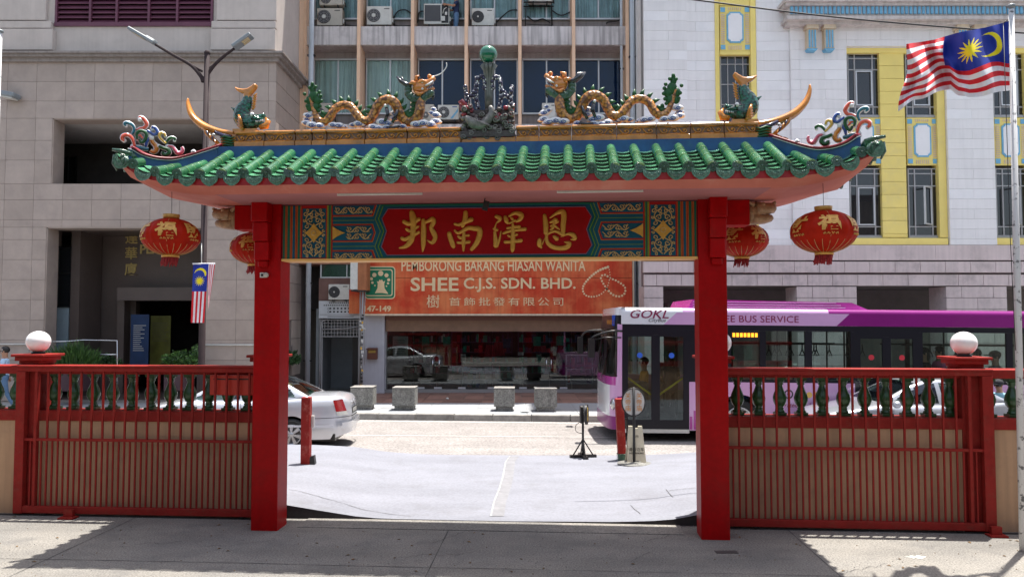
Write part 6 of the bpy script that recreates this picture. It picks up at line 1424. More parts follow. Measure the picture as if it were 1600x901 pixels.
# ---- air conditioners
def ac(lab, x0, x1, y0, y1, Y, kind=0, fan=.5, dep=.34):
    A = at(x0, y1, Y); B = at(x1, y0, Y); w_, h_ = B.x-A.x, B.z-A.z; t = thing('air_conditioner', lab, 'air conditioner', (A.x+w_/2, Y+dep/2, A.z), 0, 'air conditioner units on the office block')
    body = acwhite if kind != 1 else acbeige
    c_ = MB().box(-w_/2, w_/2, -dep/2, dep/2, 0, h_).build('casing', body, t, bevel=.012)
    fx = -w_/2+w_*fan*.56; fr_ = min(w_*.27, h_*.40)
    if kind == 3:
        MB().box(-w_*.46, w_*.16, -dep/2-.012, -dep/2-.002, h_*.14, h_*.92).build('coil_grille', grille, t)
        MB().box(w_*.2, w_*.47, -dep/2-.01, -dep/2-.001, h_*.06, h_*.95).build('open_compartment', black, t)
        b = MB(); b.cbox(w_*.27, -dep/2-.03, h_*.25, .12, .05, .16).cbox(w_*.38, -dep/2-.03, h_*.5, .08, .05, .1); b.tube([(w_*.25, -dep/2-.03, h_*.5), (w_*.3, -dep/2-.05, h_*.7), (w_*.4, -dep/2-.03, h_*.8)], .015, 6); b.build('compressor', acwhite, t)
    else:
        b = MB(); b.tube([(fx, -dep/2-.004, h_*.5), (fx, -dep/2-.018, h_*.5)], [fr_, fr_*.97], 28, smooth=False); b.build('fan_recess', grille, t)
        b = MB()
        for q in (.35, .6, .85): b.tube([(fx+fr_*q*math.cos(a*math.pi/12), -dep/2-.024, h_*.5+fr_*q*math.sin(a*math.pi/12)) for a in range(25)], .005, 4)
        for q in range(8): b.tube([(fx, -dep/2-.025, h_*.5), (fx+fr_*math.cos(q*math.pi/4), -dep/2-.024, h_*.5+fr_*math.sin(q*math.pi/4))], .004, 4)
        b.build('fan_guard', greyframe if kind != 2 else black, t)
        MB().tube([(fx, -dep/2-.02, h_*.5), (fx, -dep/2-.034, h_*.5)], fr_*.28 if kind != 2 else fr_*.15, 14, smooth=False).build('fan_hub', acwhite, t)
        b = MB(); b.cbox(w_*.3, -dep/2-.004, h_*.86, w_*.22, .004, .03); b.build('name_strip', grille if kind != 4 else blueglaze, t)
        if kind == 4: MB().prism([(w_*.10, h_*.08), (w_*.2, h_*.08), (w_*.46, h_*.55), (w_*.46, h_*.75)], -dep/2-.006, -dep/2-.001).build('blue_flash', skyblue, t)
    MB().cbox(-w_*.3, 0, -.03, .04, dep, .06).cbox(w_*.3, 0, -.03, .04, dep, .06).build('mounting_foot', black, t)
    MB().tube([(w_/2, 0, h_*.3), (w_/2+.07, -.02, h_*.28), (w_/2+.09, 0, -.02)], .022, 6).cbox(w_/2+.02, -.02, h_*.3, .05, .12, .16, 1).build('pipe_cover', [black, acwhite], t)
    return t
YA = YM+.35
ac('beige unit on the top ledge with a second unit stacked on it', 495, 535, 13, 40, YA, 1)
ac('grey unit stacked on top of another at the corner of the top ledge', 499, 535, -12, 8, YA, 1)
ac('white unit with a bright fan hub on the top ledge, in the second bay', 573, 612, 10, 39, YA, 0)
ac('opened unit with its side panel off beside the technician', 662, 702, 6, 38, YA, 3)
ac('small white unit on the top ledge in the bay after the technician', 737, 772, 13, 40, YA, 2)
ac('white unit on the lower ledge with a blue flash, beside the dark vase-like sculpture', 684, 717, 164, 187, YM+.45, 4)
ac('grey unit seen behind the tail of the whiskered dragon', 492, 519, 161, 190, YM+.45, 1)
ac('narrow white unit seen behind the neck of the whiskered dragon', 660, 678, 163, 196, YM+.45, 1)
ac('white unit seen behind the head of the dragon without a whisker', 847, 868, 161, 188, YM+.45, 2)
ac('small grey unit above the notice board at the stair door', 513, 546, 444, 468, YM-.25, 2)
t = thing('air_conditioner_rack', 'black metal rack with thin legs on the top ledge, carrying a cropped unit', 'rack', at(842, 40, YA+.1)); 
def rk(px_, py_, dy=0): v = at(px_, py_, YA+.1)-t.location; return (v.x, dy, v.z)
b = MB()
for dy in (0, .35): b.tube([rk(821, 40, dy), rk(822, 5, dy)], .016, 6).tube([rk(863, 40, dy), rk(862, 5, dy)], .016, 6).tube([rk(818, 4, dy), rk(866, 4, dy)], .022, 6).tube([rk(822, 38, dy), rk(863, 40, dy)], .012, 6)
b.build('rack_frame', black, t)
ac('white unit standing on the black rack, cut off by the top of the picture', 826, 862, -20, 2, YA+.1, 0)
m = MB()
for P in ([(535, 38), (550, 41), (562, 41), (572, 40)], [(612, 38), (625, 41), (650, 38), (655, 20), (663, 18)], [(614, 30), (622, 18), (634, 16), (643, 22)], [(773, 38), (785, 26), (797, 17), (808, 16)], [(863, 17), (872, 23), (880, 24), (893, 18)], [(824, 26), (835, 33), (848, 30), (860, 36)], [(948, 38), (950, 35), (969, 31), (969, 14)]): m.tube(catmull([tuple(at(a, b_, YA+.45)) for a, b_ in P], 5), .022, 6)
tag(m.build('cable_run', cablem), 'black cables looping between the air conditioners on the top ledge', 'cables')
# ================================================================ white and yellow building
YR = 24.5; ro = (11, YR, .15); RB = thing('white_yellow_building', 'white and yellow art deco building with pale blue ornaments and a pinkish stone base', 'building', ro)
RX0 = X_(1007, YR, 300); RX1 = 21.0; zb0 = Z_(383, YR); zt0 = 14.2
def XR(p): return X_(p, YR, 300)
zones = [('a', 1007, 1075, -.07), ('b', 1075, 1120, 0), ('c', 1185, 1237, 0), ('d', 1237, 1325, -.10), ('e', 1480, 1553, -.10)]
ytop = Z_(75, YR)
MB().box(RX0+.02, RX1, YR+.45, YR+10, .15+4.2, 25).build('building_core', shadeint, RB, ro)
b = MB(); b.box(RX0+.02, RX1, YR+.052, YR+.45, zb0, 25); b.build('wall_core', whitejoint, RB, ro) if False else None
b = MB()
recess = [(XR(1325), XR(1480)), (XR(1553), XR(1710)), (XR(1782), RX1)]; ylw = (XR(1120), XR(1185))
wins = []
DZ = .322
mats_w = [white_w, white_w, white_w2]
for nm, p0, p1, dy in zones:
    zt_ = zt0
    masonry('masonry_block', cells(XR(p0), XR(p1), zb0, zt_, 1.6, DZ, [], .3 if nm in 'bd' else 0, 1), YR+dy, .12, mats_w, RB, ro, .0025, .0015)
    MB().box(XR(p0), XR(p1), YR+dy+.121, YR+.45, zb0, 25).build('wall_core', whitejoint, RB, ro)
masonry('masonry_block', cells(XR(1325), XR(1480), ytop+.02, zt0, 1.6, DZ, [], .3, 1), YR-.10, .12, mats_w, RB, ro, .0025, .0015)
masonry('masonry_block', cells(XR(1553), XR(1660), ytop+.02, zt0, 1.6, DZ, [], .3, 1), YR-.10, .12, mats_w, RB, ro, .0025, .0015)
b = MB(); b.box(XR(1325), XR(1480), YR+.021, YR+.45, ytop, 25); b.box(XR(1553), XR(1710), YR+.021, YR+.45, ytop, 25); b.box(XR(1120), XR(1185), YR+.2, YR+.45, zt0, 25); b.box(XR(1710), RX1, YR-.05, YR+.45, zb0, 25); b.build('wall_core', white_w, RB, ro)
MB().box(XR(1007), RX1, YR-.05, YR+.05, zt0+.01, 25).build('upper_wall', white_w, RB, ro)
for k in range(9):
    for i in range(2): block('masonry_block', RX0-.0, RX0+.05, YR+.06+i*1.1+.006, YR+.06+(i+1)*1.1-.006, zb0+k*.96+.006, zb0+(k+1)*.96-.006, white_w, RB, .003, ro)
MB().box(RX0+.005, RX0+.4, YR+.06, YR+9, .15, 25).build('side_wall', whitejoint, RB, ro)
def blueframe(b, x0, x1, z0, z1, Y, w_=.055, c=.09):      # notched frame
    P = [(x0+c, z0), (x1-c, z0), (x1-c, z0+c*.6), (x1-c*.4, z0+c*.6), (x1-c*.4, z0+c), (x1, z0+c), (x1, z1-c), (x1-c*.4, z1-c), (x1-c*.4, z1-c*.6), (x1-c, z1-c*.6), (x1-c, z1), (x0+c, z1), (x0+c, z1-c*.6), (x0+c*.4, z1-c*.6), (x0+c*.4, z1-c), (x0, z1-c), (x0, z0+c), (x0+c*.4, z0+c), (x0+c*.4, z0+c*.6), (x0+c, z0+c*.6)]
    b.prism(P, Y-.03, Y-.001, 0); cx_, cz_ = (x0+x1)/2, (z0+z1)/2
    fx = (x1-x0-2*w_)/(x1-x0); fz = (z1-z0-2*w_)/(z1-z0)
    b.prism([(cx_+(x-cx_)*fx, cz_+(z-cz_)*fz) for x, z in P], Y-.036, Y-.0305, 1)
def spandrel(p0, p1, y0, y1, Y):
    x0, x1, z1, z0 = X_(p0, Y, 300), X_(p1, Y, 300), Z_(y0, Y), Z_(y1, Y); w_ = x1-x0
    o = MB().box(x0, x1, Y, Y+.1, z0, z1).build('spandrel_panel', yellow_w, RB, ro)
    b = MB(); blueframe(b, x0+w_*.22, x1-w_*.22, z0+.26, z1-.20, Y, .05); b.build('framed_tablet', [skyblue, white_w2], o, ro)
    b = MB(); q = w_*.15
    for xx in (x0+.02, x1-.02-q):
        for zz in (z0+.05, z1-.05-q): b.box(xx, xx+q, Y-.02, Y-.001, zz, zz+q)
    b.build('blue_corner_tile', skyblue, o, ro)
    b = MB(); zz = z0+q+.10
    while zz < z1-q-.10:
        for xx in (x0+.03, x1-.03-w_*.13): b.box(xx, xx+w_*.13, Y-.018, Y-.001, zz, zz+.035)
        zz += .062
    xx = x0+w_*.28
    while xx < x1-w_*.28: b.box(xx, xx+.03, Y-.018, Y-.001, z0+.04, z0+.17); b.box(xx, xx+.03, Y-.018, Y-.001, z1-.13, z1-.05); xx += .065
    b.build('ribbed_trim', creamtrim, o, ro)
def steelwin(p0, p1, y0, y1, Y, style=0, op=False):
    x0, x1, z1, z0 = X_(p0, Y, 300), X_(p1, Y, 300), Z_(y0, Y), Z_(y1, Y); w_, h_ = x1-x0, z1-z0; f = .035
    b = MB(); b.box(x0, x0+f, Y, Y+.08, z0, z1).box(x1-f, x1, Y, Y+.08, z0, z1).box(x0+f, x1-f, Y, Y+.08, z0, z0+f).box(x0+f, x1-f, Y, Y+.08, z1-f, z1)
    if style == 0:
        for q in (.22, .78): b.box(x0+w_*q-.02, x0+w_*q+.02, Y+.002, Y+.07, z0+f, z1-f)
        for q in (.14, .74, .92): b.box(x0+f, x1-f, Y+.004, Y+.066, z0+h_*q-.018, z0+h_*q+.018)
    else:
        for q in (.25, .5, .75): b.box(x0+w_*q-.013, x0+w_*q+.013, Y+.002, Y+.07, z0+f, z1-f)
        q = 1-.13
        while q > 0: b.box(x0+f, x1-f, Y+.004, Y+.066, z0+h_*q-.013, z0+h_*q+.013); q -= .30
    o = b.build('window', greyframe, RB, ro)
    MB().box(x0+f, x1-f, Y+.03, Y+.036, z0+f, z1-f).build('pane', glassdark, o, ro)
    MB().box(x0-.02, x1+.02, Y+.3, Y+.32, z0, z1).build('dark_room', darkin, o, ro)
    if style == 0:
        xa, xb, za, zb_ = x0+w_*.24, x1-w_*.24, z0+h_*.16, z0+h_*.72; M_ = None
        b = MB(); g = .04
        for bb in ((xa, xa+g, za, zb_), (xb-g, xb, za, zb_), (xa+g, xb-g, za, za+g), (xa+g, xb-g, zb_-g, zb_)): b.box(bb[0], bb[1], Y-.03, Y+.02, bb[2], bb[3])
        if op:
            M_ = Matrix.Translation((xb, Y, 0)) @ Matrix.Rotation(R(38), 4, 'Z') @ Matrix.Translation((-xb, -Y, 0)); b.v = [tuple(M_ @ Vector(v)) for v in b.v]
        b.build('casement', alu, o, ro)
    MB().box(x0-.03, x1+.03, Y-.05, Y+.09, z0-.06, z0-.001).build('window_sill', greyframe, o, ro)
def yblocks(p0, p1, y0, y1, Y, th=.1, dx=3.0, dz=.42):
    masonry('yellow_block', cells(X_(p0, Y, 300), X_(p1, Y, 300), Z_(y1, Y), Z_(y0, Y), dx, dz, []), Y, th, [yellow_w], RB, ro, .005, .003)
YP = YR+.05; YWn = YR+.16
MB().box(XR(1325), XR(1480), YR+.24, YR+.3, zb0, ytop).build('recess_back', yellow_w, RB, ro) if False else None
for (a, w1, w2, c_, w3, w4, e_) in ((1325, 1328, 1378, 1417, 1419, 1467, 1480), (1553, 1556, 1606, 1646, 1648, 1696, 1710)):
    yblocks(w2, c_, 83, 371, YP, .38); yblocks(w4, e_, 75, 371, YR-.0, .4, 3, 5)
    yblocks(a, e_, 371.5, 382.5, YR-.04, .5, 5, 3); yblocks(a, e_, 75, 83, YR+.02, .4, 5, 3); 
    for (p, q) in ((w1, w2), (w3, w4)):
        op = (p == w3)
        steelwin(p, q, 84, 181, YWn, 0, False); spandrel(p, q, 184, 258, YR+.10); steelwin(p, q, 263, 369, YWn, 0, op or a > 1500)
        if p == w1 and a == 1325: pass
# slim yellow bay with barred windows
yblocks(1120, 1127, -60, 382.5, YR-.03, .4, 3, 50); yblocks(1176, 1185, -60, 382.5, YR-.03, .4, 3, 50); yblocks(1127.3, 1175.7, 80, 86, YR, .4, 5, 3); yblocks(1127.3, 1175.7, -60, 9, YR, .4, 5, 30)
spandrel(1128, 1175.5, 10, 80, YR+.02); steelwin(1127.5, 1175.5, 87, 192, YWn, 1); spandrel(1128, 1175.5, 193, 262, YR+.02); steelwin(1127.5, 1175.5, 266, 368, YWn, 1); yblocks(1127.3, 1175.7, 369, 382.5, YR, .4, 5, 3)
# cornice with blue dentils and paired brackets
def cz(py_, Y=YR-.5): return Z_(py_, Y)
Yc1 = YR-.62; xC = X_(1228, Yc1, 10)
b = MB(); b.box(xC, RX1, Yc1, YR, Z_(8, Yc1), Z_(2, Yc1)); b.box(xC-.06, RX1, Yc1-.08, YR, Z_(2, Yc1-.08)+.003, Z_(-3, Yc1-.08)); b.box(xC+.14, RX1, YR-.50, YR, Z_(24, YR-.5), Z_(9, YR-.5)); b.box(xC+.04, RX1, YR-.58, YR, Z_(30, YR-.58), Z_(24.5, YR-.58)); b.box(xC+.12, RX1, YR-.4, YR, Z_(38, YR-.4), Z_(30.5, YR-.4))
b.build('cornice', mat('cornice_pale_stone', (.60, .55, .52), .8, var=.08, streak=.2, dirt=((.3, .28, .27), .5, 2)), RB, ro)
dm = block_mesh(.085, Z_(11, YR-.5)-Z_(22.5, YR-.5), .05, skyblue, .008); x = xC+.22; k = 0
while x < RX1-4: link('blue_dentil', dm, RB, (x-ro[0], YR-.52-ro[1], (Z_(11, YR-.5)+Z_(22.5, YR-.5))/2-ro[2])); x += .135
for p in (1269, 1296, 1504, 1531, 1724):
    Yb = YR-.32; w_ = 15/FPX*Yb; xx = X_(p, Yb, 50); z1, z2, z3, z4 = Z_(27, Yb), Z_(43, Yb), Z_(46, Yb), Z_(76, Yb)
    o = MB().box(xx-w_*.62, xx+w_*.62, Yb-.05, YR, z2, z1).box(xx-w_/2, xx+w_/2, Yb, YR-.05, z4, z2-.004).box(xx-w_*.66, xx+w_*.66, Yb-.07, YR, z2-.05, z2-.006).build('cornice_bracket', creamtrim, RB, ro)
    b = MB(); b.cbox(xx, Yb-.055, (z1+z2)/2, w_*.62, .012, w_*.62)
    for q in (-.3, 0, .3): b.cbox(xx+q*w_, Yb-.01, (z3+z4)/2, w_*.16, .03, (z3-z4)*.9)
    b.prism([(xx-w_*.55, z4), (xx+w_*.55, z4), (xx+w_*.4, z4-.07), (xx-w_*.4, z4-.07)], Yb-.02, YR-.05); b.build('blue_inlay', skyblue, o, ro)
# stone base courses and arcade
YB1 = YR-.12
zc = [Z_(382.6, YB1), Z_(406.5, YB1), Z_(408.5, YB1), Z_(426, YB1), Z_(428.5, YB1), Z_(446.5, YB1)]
XS0 = RX0-.06
masonry('stone_course', cells(XS0, RX1, zc[1], zc[0], 3.1, 3, []), YB1, .16, [pinkstone], RB, ro, .003, .003)
masonry('stone_block', cells(XS0-.03, RX1, zc[3], zc[2], .80, 3, []), YB1-.05, .16, [pinkstone], RB, ro, .006, .004)
masonry('stone_block', cells(XS0, RX1, zc[5], zc[4], .80, 3, [], .4), YB1, .16, [pinkstone], RB, ro, .006, .004)
MB().box(XS0+.02, RX1, YB1+.161, YR+.5, zc[5]+.01, zc[0]-.01).build('base_core', pinkjoint, RB, ro)
for p0, p1 in ((1004, 1034), (1240, 1333), (1471, 1565), (1700, 1790)):
    masonry('stone_block', cells(XR(p0), XR(p1), .15, zc[5]-.02, 1.0, .36, [], 0, 1), YB1, .16, [pinkstone], RB, ro, .006, .004)
    MB().box(XR(p0)+.01, XR(p1)-.01, YB1+.161, YR+.9, .15, zc[5]-.02).build('arcade_pier', pinkstone, RB, ro)
b = MB(); b.box(XS0+.4, RX1, YR+3.6, YR+3.7, .15, zc[5]+.5).box(XS0+.4, RX1, YR+.5, YR+3.6, zc[5]+.02, zc[5]+.12); b.build('arcade_wall', shadeint, RB, ro)
MB().box(RX0, RX1, YR+.5, YR+10, 24.5, 25).build('roof', white_w, RB, ro)
# ================================================================ people
def person(name_lab, loc_, rz, H=1.7, joints=None, shirt=shirtblue, legs=jeans, sleeve=.5, hair=True, hat=None, seated=False, parent=None, female=False):
    s = H/1.7
    J = {'pel': (0, 0, .93), 'wst': (0, 0, 1.05), 'chs': (0, .0, 1.26), 'nck': (0, .0, 1.44), 'hd0': (0, -.01, 1.52), 'hd1': (0, -.015, 1.62),
         'shL': (-.17, 0, 1.38), 'elL': (-.22, .02, 1.12), 'wrL': (-.22, -.06, .88), 'shR': (.17, 0, 1.38), 'elR': (.22, .02, 1.12), 'wrR': (.22, -.06, .88),
         'hpL': (-.09, 0, .88), 'knL': (-.10, -.02, .50), 'anL': (-.10, .02, .10), 'toL': (-.10, -.16, .035), 'hpR': (.09, 0, .88), 'knR': (.10, -.02, .50), 'anR': (.10, .02, .10), 'toR': (.10, -.16, .035)}
    if joints: J.update(joints)
    names = list(J); idx = {k: i for i, k in enumerate(names)}
    E = [('pel', 'wst'), ('wst', 'chs'), ('chs', 'nck'), ('nck', 'hd0'), ('hd0', 'hd1'), ('chs', 'shL'), ('shL', 'elL'), ('elL', 'wrL'), ('chs', 'shR'), ('shR', 'elR'), ('elR', 'wrR'), ('pel', 'hpL'), ('hpL', 'knL'), ('knL', 'anL'), ('anL', 'toL'), ('pel', 'hpR'), ('hpR', 'knR'), ('knR', 'anR'), ('anR', 'toR')]
    rad = {'pel': (.15, .11), 'wst': (.13, .10), 'chs': (.16, .115), 'nck': (.055, .055), 'hd0': (.075, .08), 'hd1': (.085, .10), 'sh': (.062, .062), 'el': (.042, .042), 'wr': (.03, .03), 'hp': (.095, .095), 'kn': (.062, .062), 'an': (.045, .045), 'to': (.04, .03)}
    me = bpy.data.meshes.new('body'); me.from_pydata([tuple(c*s for c in J[k]) for k in names], [(idx[a], idx[b_]) for a, b_ in E], [])
    o = bpy.data.objects.new('body', me); C.objects.link(o)
    o.modifiers.new('s', 'SKIN'); sub = o.modifiers.new('u', 'SUBSURF'); sub.levels = 2; sub.render_levels = 2
    for k in names:
        r_ = rad.get(k) or rad[k[:2]]; sv = me.skin_vertices[0].data[idx[k]]; sv.radius = (r_[0]*s, r_[1]*s); sv.use_root = (k == 'pel')
    bpy.context.view_layer.update(); ev = bpy.data.meshes.new_from_object(o.evaluated_get(bpy.context.evaluated_depsgraph_get()))
    bpy.data.objects.remove(o); ev.materials.clear()
    for m in (skin, shirt, legs, black): ev.materials.append(m)
    mi = {}
    for a, b_ in E: mi[(a, b_)] = 2 if a[:2] in ('hp', 'kn') or b_[:2] == 'hp' else (3 if a[:2] == 'an' else (0 if a in ('nck', 'hd0') else 1))
    segs = [(Vector(J[a])*s, Vector(J[b_])*s, a, b_) for a, b_ in E]
    for p in ev.polygons:
        c = p.center; best = None
        for A, B, a, b_ in segs:
            d = B-A; t = max(0, min(1, (c-A).dot(d)/d.length_squared)); q = (A+d*t-c).length/((rad.get(a) or rad[a[:2]])[0])
            if best is None or q < best[0]: best = (q, a, b_, t)
        m = mi[(best[1], best[2])]
        if best[1][:2] == 'el' and sleeve < 1.4: m = 0
        if best[1][:2] == 'sh' and best[3] > sleeve*1.6: m = 0
        if best[1] == 'pel' and best[2] == 'wst' and best[3] < .15: m = 2
        if best[1] == 'chs' and best[2] == 'nck' and best[3] > .85: m = 0
        p.material_index = m; p.use_smooth = True
    t = thing('person', name_lab, 'person', loc_, rz); t.parent = parent
    link('body', ev, t)
    hd = Vector(J['hd1'])*s; n0 = Vector(J['hd0'])*s
    b = MB(); b.ball(hd+Vector((0, .018*s, .028*s)), .104*s, 16, 10, 0, (.92, 1.05, .98))
    if female: b.ball(hd+Vector((0, .06*s, -.09*s)), .085*s, 12, 8, 0, (1.0, .7, 1.5))
    # open the hair over the face
    nb = MB(); keepf = []
    for f, m_, sm_ in zip(b.f, b.m, b.sm):
        c = sum((Vector(b.v[i]) for i in f), Vector())/len(f)-hd
        if c.y < -.035*s and c.z < .045*s: continue
        if c.z < -.05*s and not female: continue
        keepf.append((f, m_, sm_))
    b.f = [k[0] for k in keepf]; b.m = [k[1] for k in keepf]; b.sm = [k[2] for k in keepf]
    b.build('hair', hairm, t)
    f = MB(); fy_ = -.097*s
    for q in (-1, 1): f.ball(hd+Vector((q*.032*s, fy_+.006*s, -.01*s)), .011*s, 8, 5, 0); f.ball(hd+Vector((q*.09*s, .0, -.02*s)), .022*s, 8, 6, 1, (.4, .8, 1.3)); f.tube([hd+Vector((q*.02*s, fy_-.002, .012*s)), hd+Vector((q*.045*s, fy_+.006, .012*s))], .004*s, 5, 0)
    f.tube([hd+Vector((0, fy_+.004, -.005*s)), hd+Vector((0, fy_-.018*s, -.035*s))], [.008*s, .014*s], 7, 1); f.tube([hd+Vector((-.022*s, fy_+.01*s, -.06*s)), hd+Vector((.022*s, fy_+.01*s, -.06*s))], .006*s, 6, 2)
    f.build('face', [hairm, skin, mat('lips', (.3, .09, .07), .5) if 'lips' not in MATS else MATS['lips']], t)
    if hat: b = MB(); b.ball(hd+Vector((0, .01*s, .05*s)), .115*s, 16, 10, 0, (1, 1.05, .75)); b.prism([(-.08*s, -.07*s), (.08*s, -.07*s), (.06*s, -.2*s), (-.06*s, -.2*s)], .055*s, .068*s, 0, 'z', Matrix.Translation((hd.x, hd.y, hd.z-.03))); b.build('cap', hat, t)
    for sd_ in 'LR':
        w0 = Vector(J['wr'+sd_])*s; e0 = Vector(J['el'+sd_])*s; d = (w0-e0).normalized(); sx_ = -1 if sd_ == 'L' else 1
        side = d.cross(Vector((sx_, 0, 0))); side = side.normalized() if side.length > .1 else Vector((0, 0, 1)); nrm = d.cross(side)
        b = MB(); b.tube([w0-d*.01, w0+d*.05*s, w0+d*.09*s], [.024*s, .034*s, .030*s], 10, sy=.55, up=nrm)
        for k in range(4):
            o_ = side*((k-1.5)*.017*s); L = (.07, .08, .075, .058)[k]*s; b.tube([w0+d*.08*s+o_, w0+d*(.08*s+L*.55)+o_+nrm*.006, w0+d*(.08*s+L*.9)+o_+nrm*.02*s], [.0088*s, .0085*s, .006*s], 6)
        b.tube([w0+d*.03*s-side*.026*s, w0+d*.06*s-side*.05*s, w0+d*.09*s-side*.052*s], [.012*s, .010*s, .007*s], 6)
        b.build('hand', skin, t)
    return t
walkL = {'knL': (-.10, -.16, .50), 'anL': (-.10, -.12, .10), 'toL': (-.10, -.28, .035), 'knR': (.10, .08, .50), 'anR': (.10, .26, .14), 'toR': (.10, .14, .04), 'wrL': (-.2, .06, .92), 'elR': (.2, -.03, 1.13), 'wrR': (.17, -.22, 1.02)}
p = at(8, 545, 20.6)
person('person with short black hair in a light blue shirt walking past the stone building', (at(8, 560, 20.6).x, 20.6, .15), R(-70), 1.70, walkL, shirtblue, jeans)
t = person('person in a pink top walking just behind the one in a light blue shirt', (at(36, 600, 20.2).x, 20.2, .15), R(-80), 1.22, walkL, shirtpink, darkcloth, female=True)
t = person('person in a pale aqua shirt and dark cap looking at something held in both hands', (at(1562, 620, 15.3).x, 15.3, -.05), R(-62), 1.42, {'elL': (-.2, -.04, 1.14), 'wrL': (-.05, -.24, 1.12), 'elR': (.2, -.04, 1.14), 'wrR': (.05, -.24, 1.12), 'hd1': (0, -.05, 1.60)}, shirtteal, darkcloth, hat=darkcloth, sleeve=1.5)
t = person('technician in a navy shirt and blue jeans standing at the opened air conditioner', (at(713, 20, YA+.1).x, YA+.12, zb1t-.42), R(-75), 1.75, {'elL': (-.2, -.12, 1.18), 'wrL': (-.12, -.34, 1.22), 'elR': (.2, -.12, 1.2), 'wrR': (.1, -.36, 1.26)}, shirtnavy, jeans)
# ================================================================ silver cars
def wheel_me(r_=.31, w_=.2):
    Mx = Matrix.Rotation(math.pi/2, 4, 'X')
    def rot(b): b.v = [tuple(Mx @ Vector(v)) for v in b.v]; return b
    ty = rot(MB().lathe([(r_*.66, -w_/2), (r_*.9, -w_/2), (r_, -w_*.33), (r_, w_*.33), (r_*.9, w_/2), (r_*.66, w_/2), (r_*.62, 0)], 0, 0, 0, 32)).mesh('tyre', rubber)
    b = MB().lathe([(r_*.60, -w_*.3), (r_*.66, w_/2), (r_*.62, w_/2+.006), (r_*.56, w_*.1)], 0, 0, 0, 32)
    for k in range(7):
        a = k*2*math.pi/7; M_ = Matrix.Rotation(a, 4, 'Z'); b.prism([(-.018, .03), (.018, .03), (.036, r_*.6), (-.036, r_*.6)], w_*.36, w_*.46, 0, 'z', M_)
    b.lathe([(.001, w_*.5), (.045, w_*.48), (.055, w_*.3)], 0, 0, 0, 16); rim = rot(b).mesh('rim', chrome if False else mat('alloy', (.55, .56, .58), .35, metal=.6) if 'alloy' not in MATS else MATS['alloy'])
    bk = rot(MB().lathe([(.001, -w_*.2), (r_*.6, -w_*.2), (r_*.6, -w_*.15), (.001, -w_*.15)], 0, 0, 0, 20)).mesh('brake', black)
    return ty, rim, bk
WH = wheel_me()
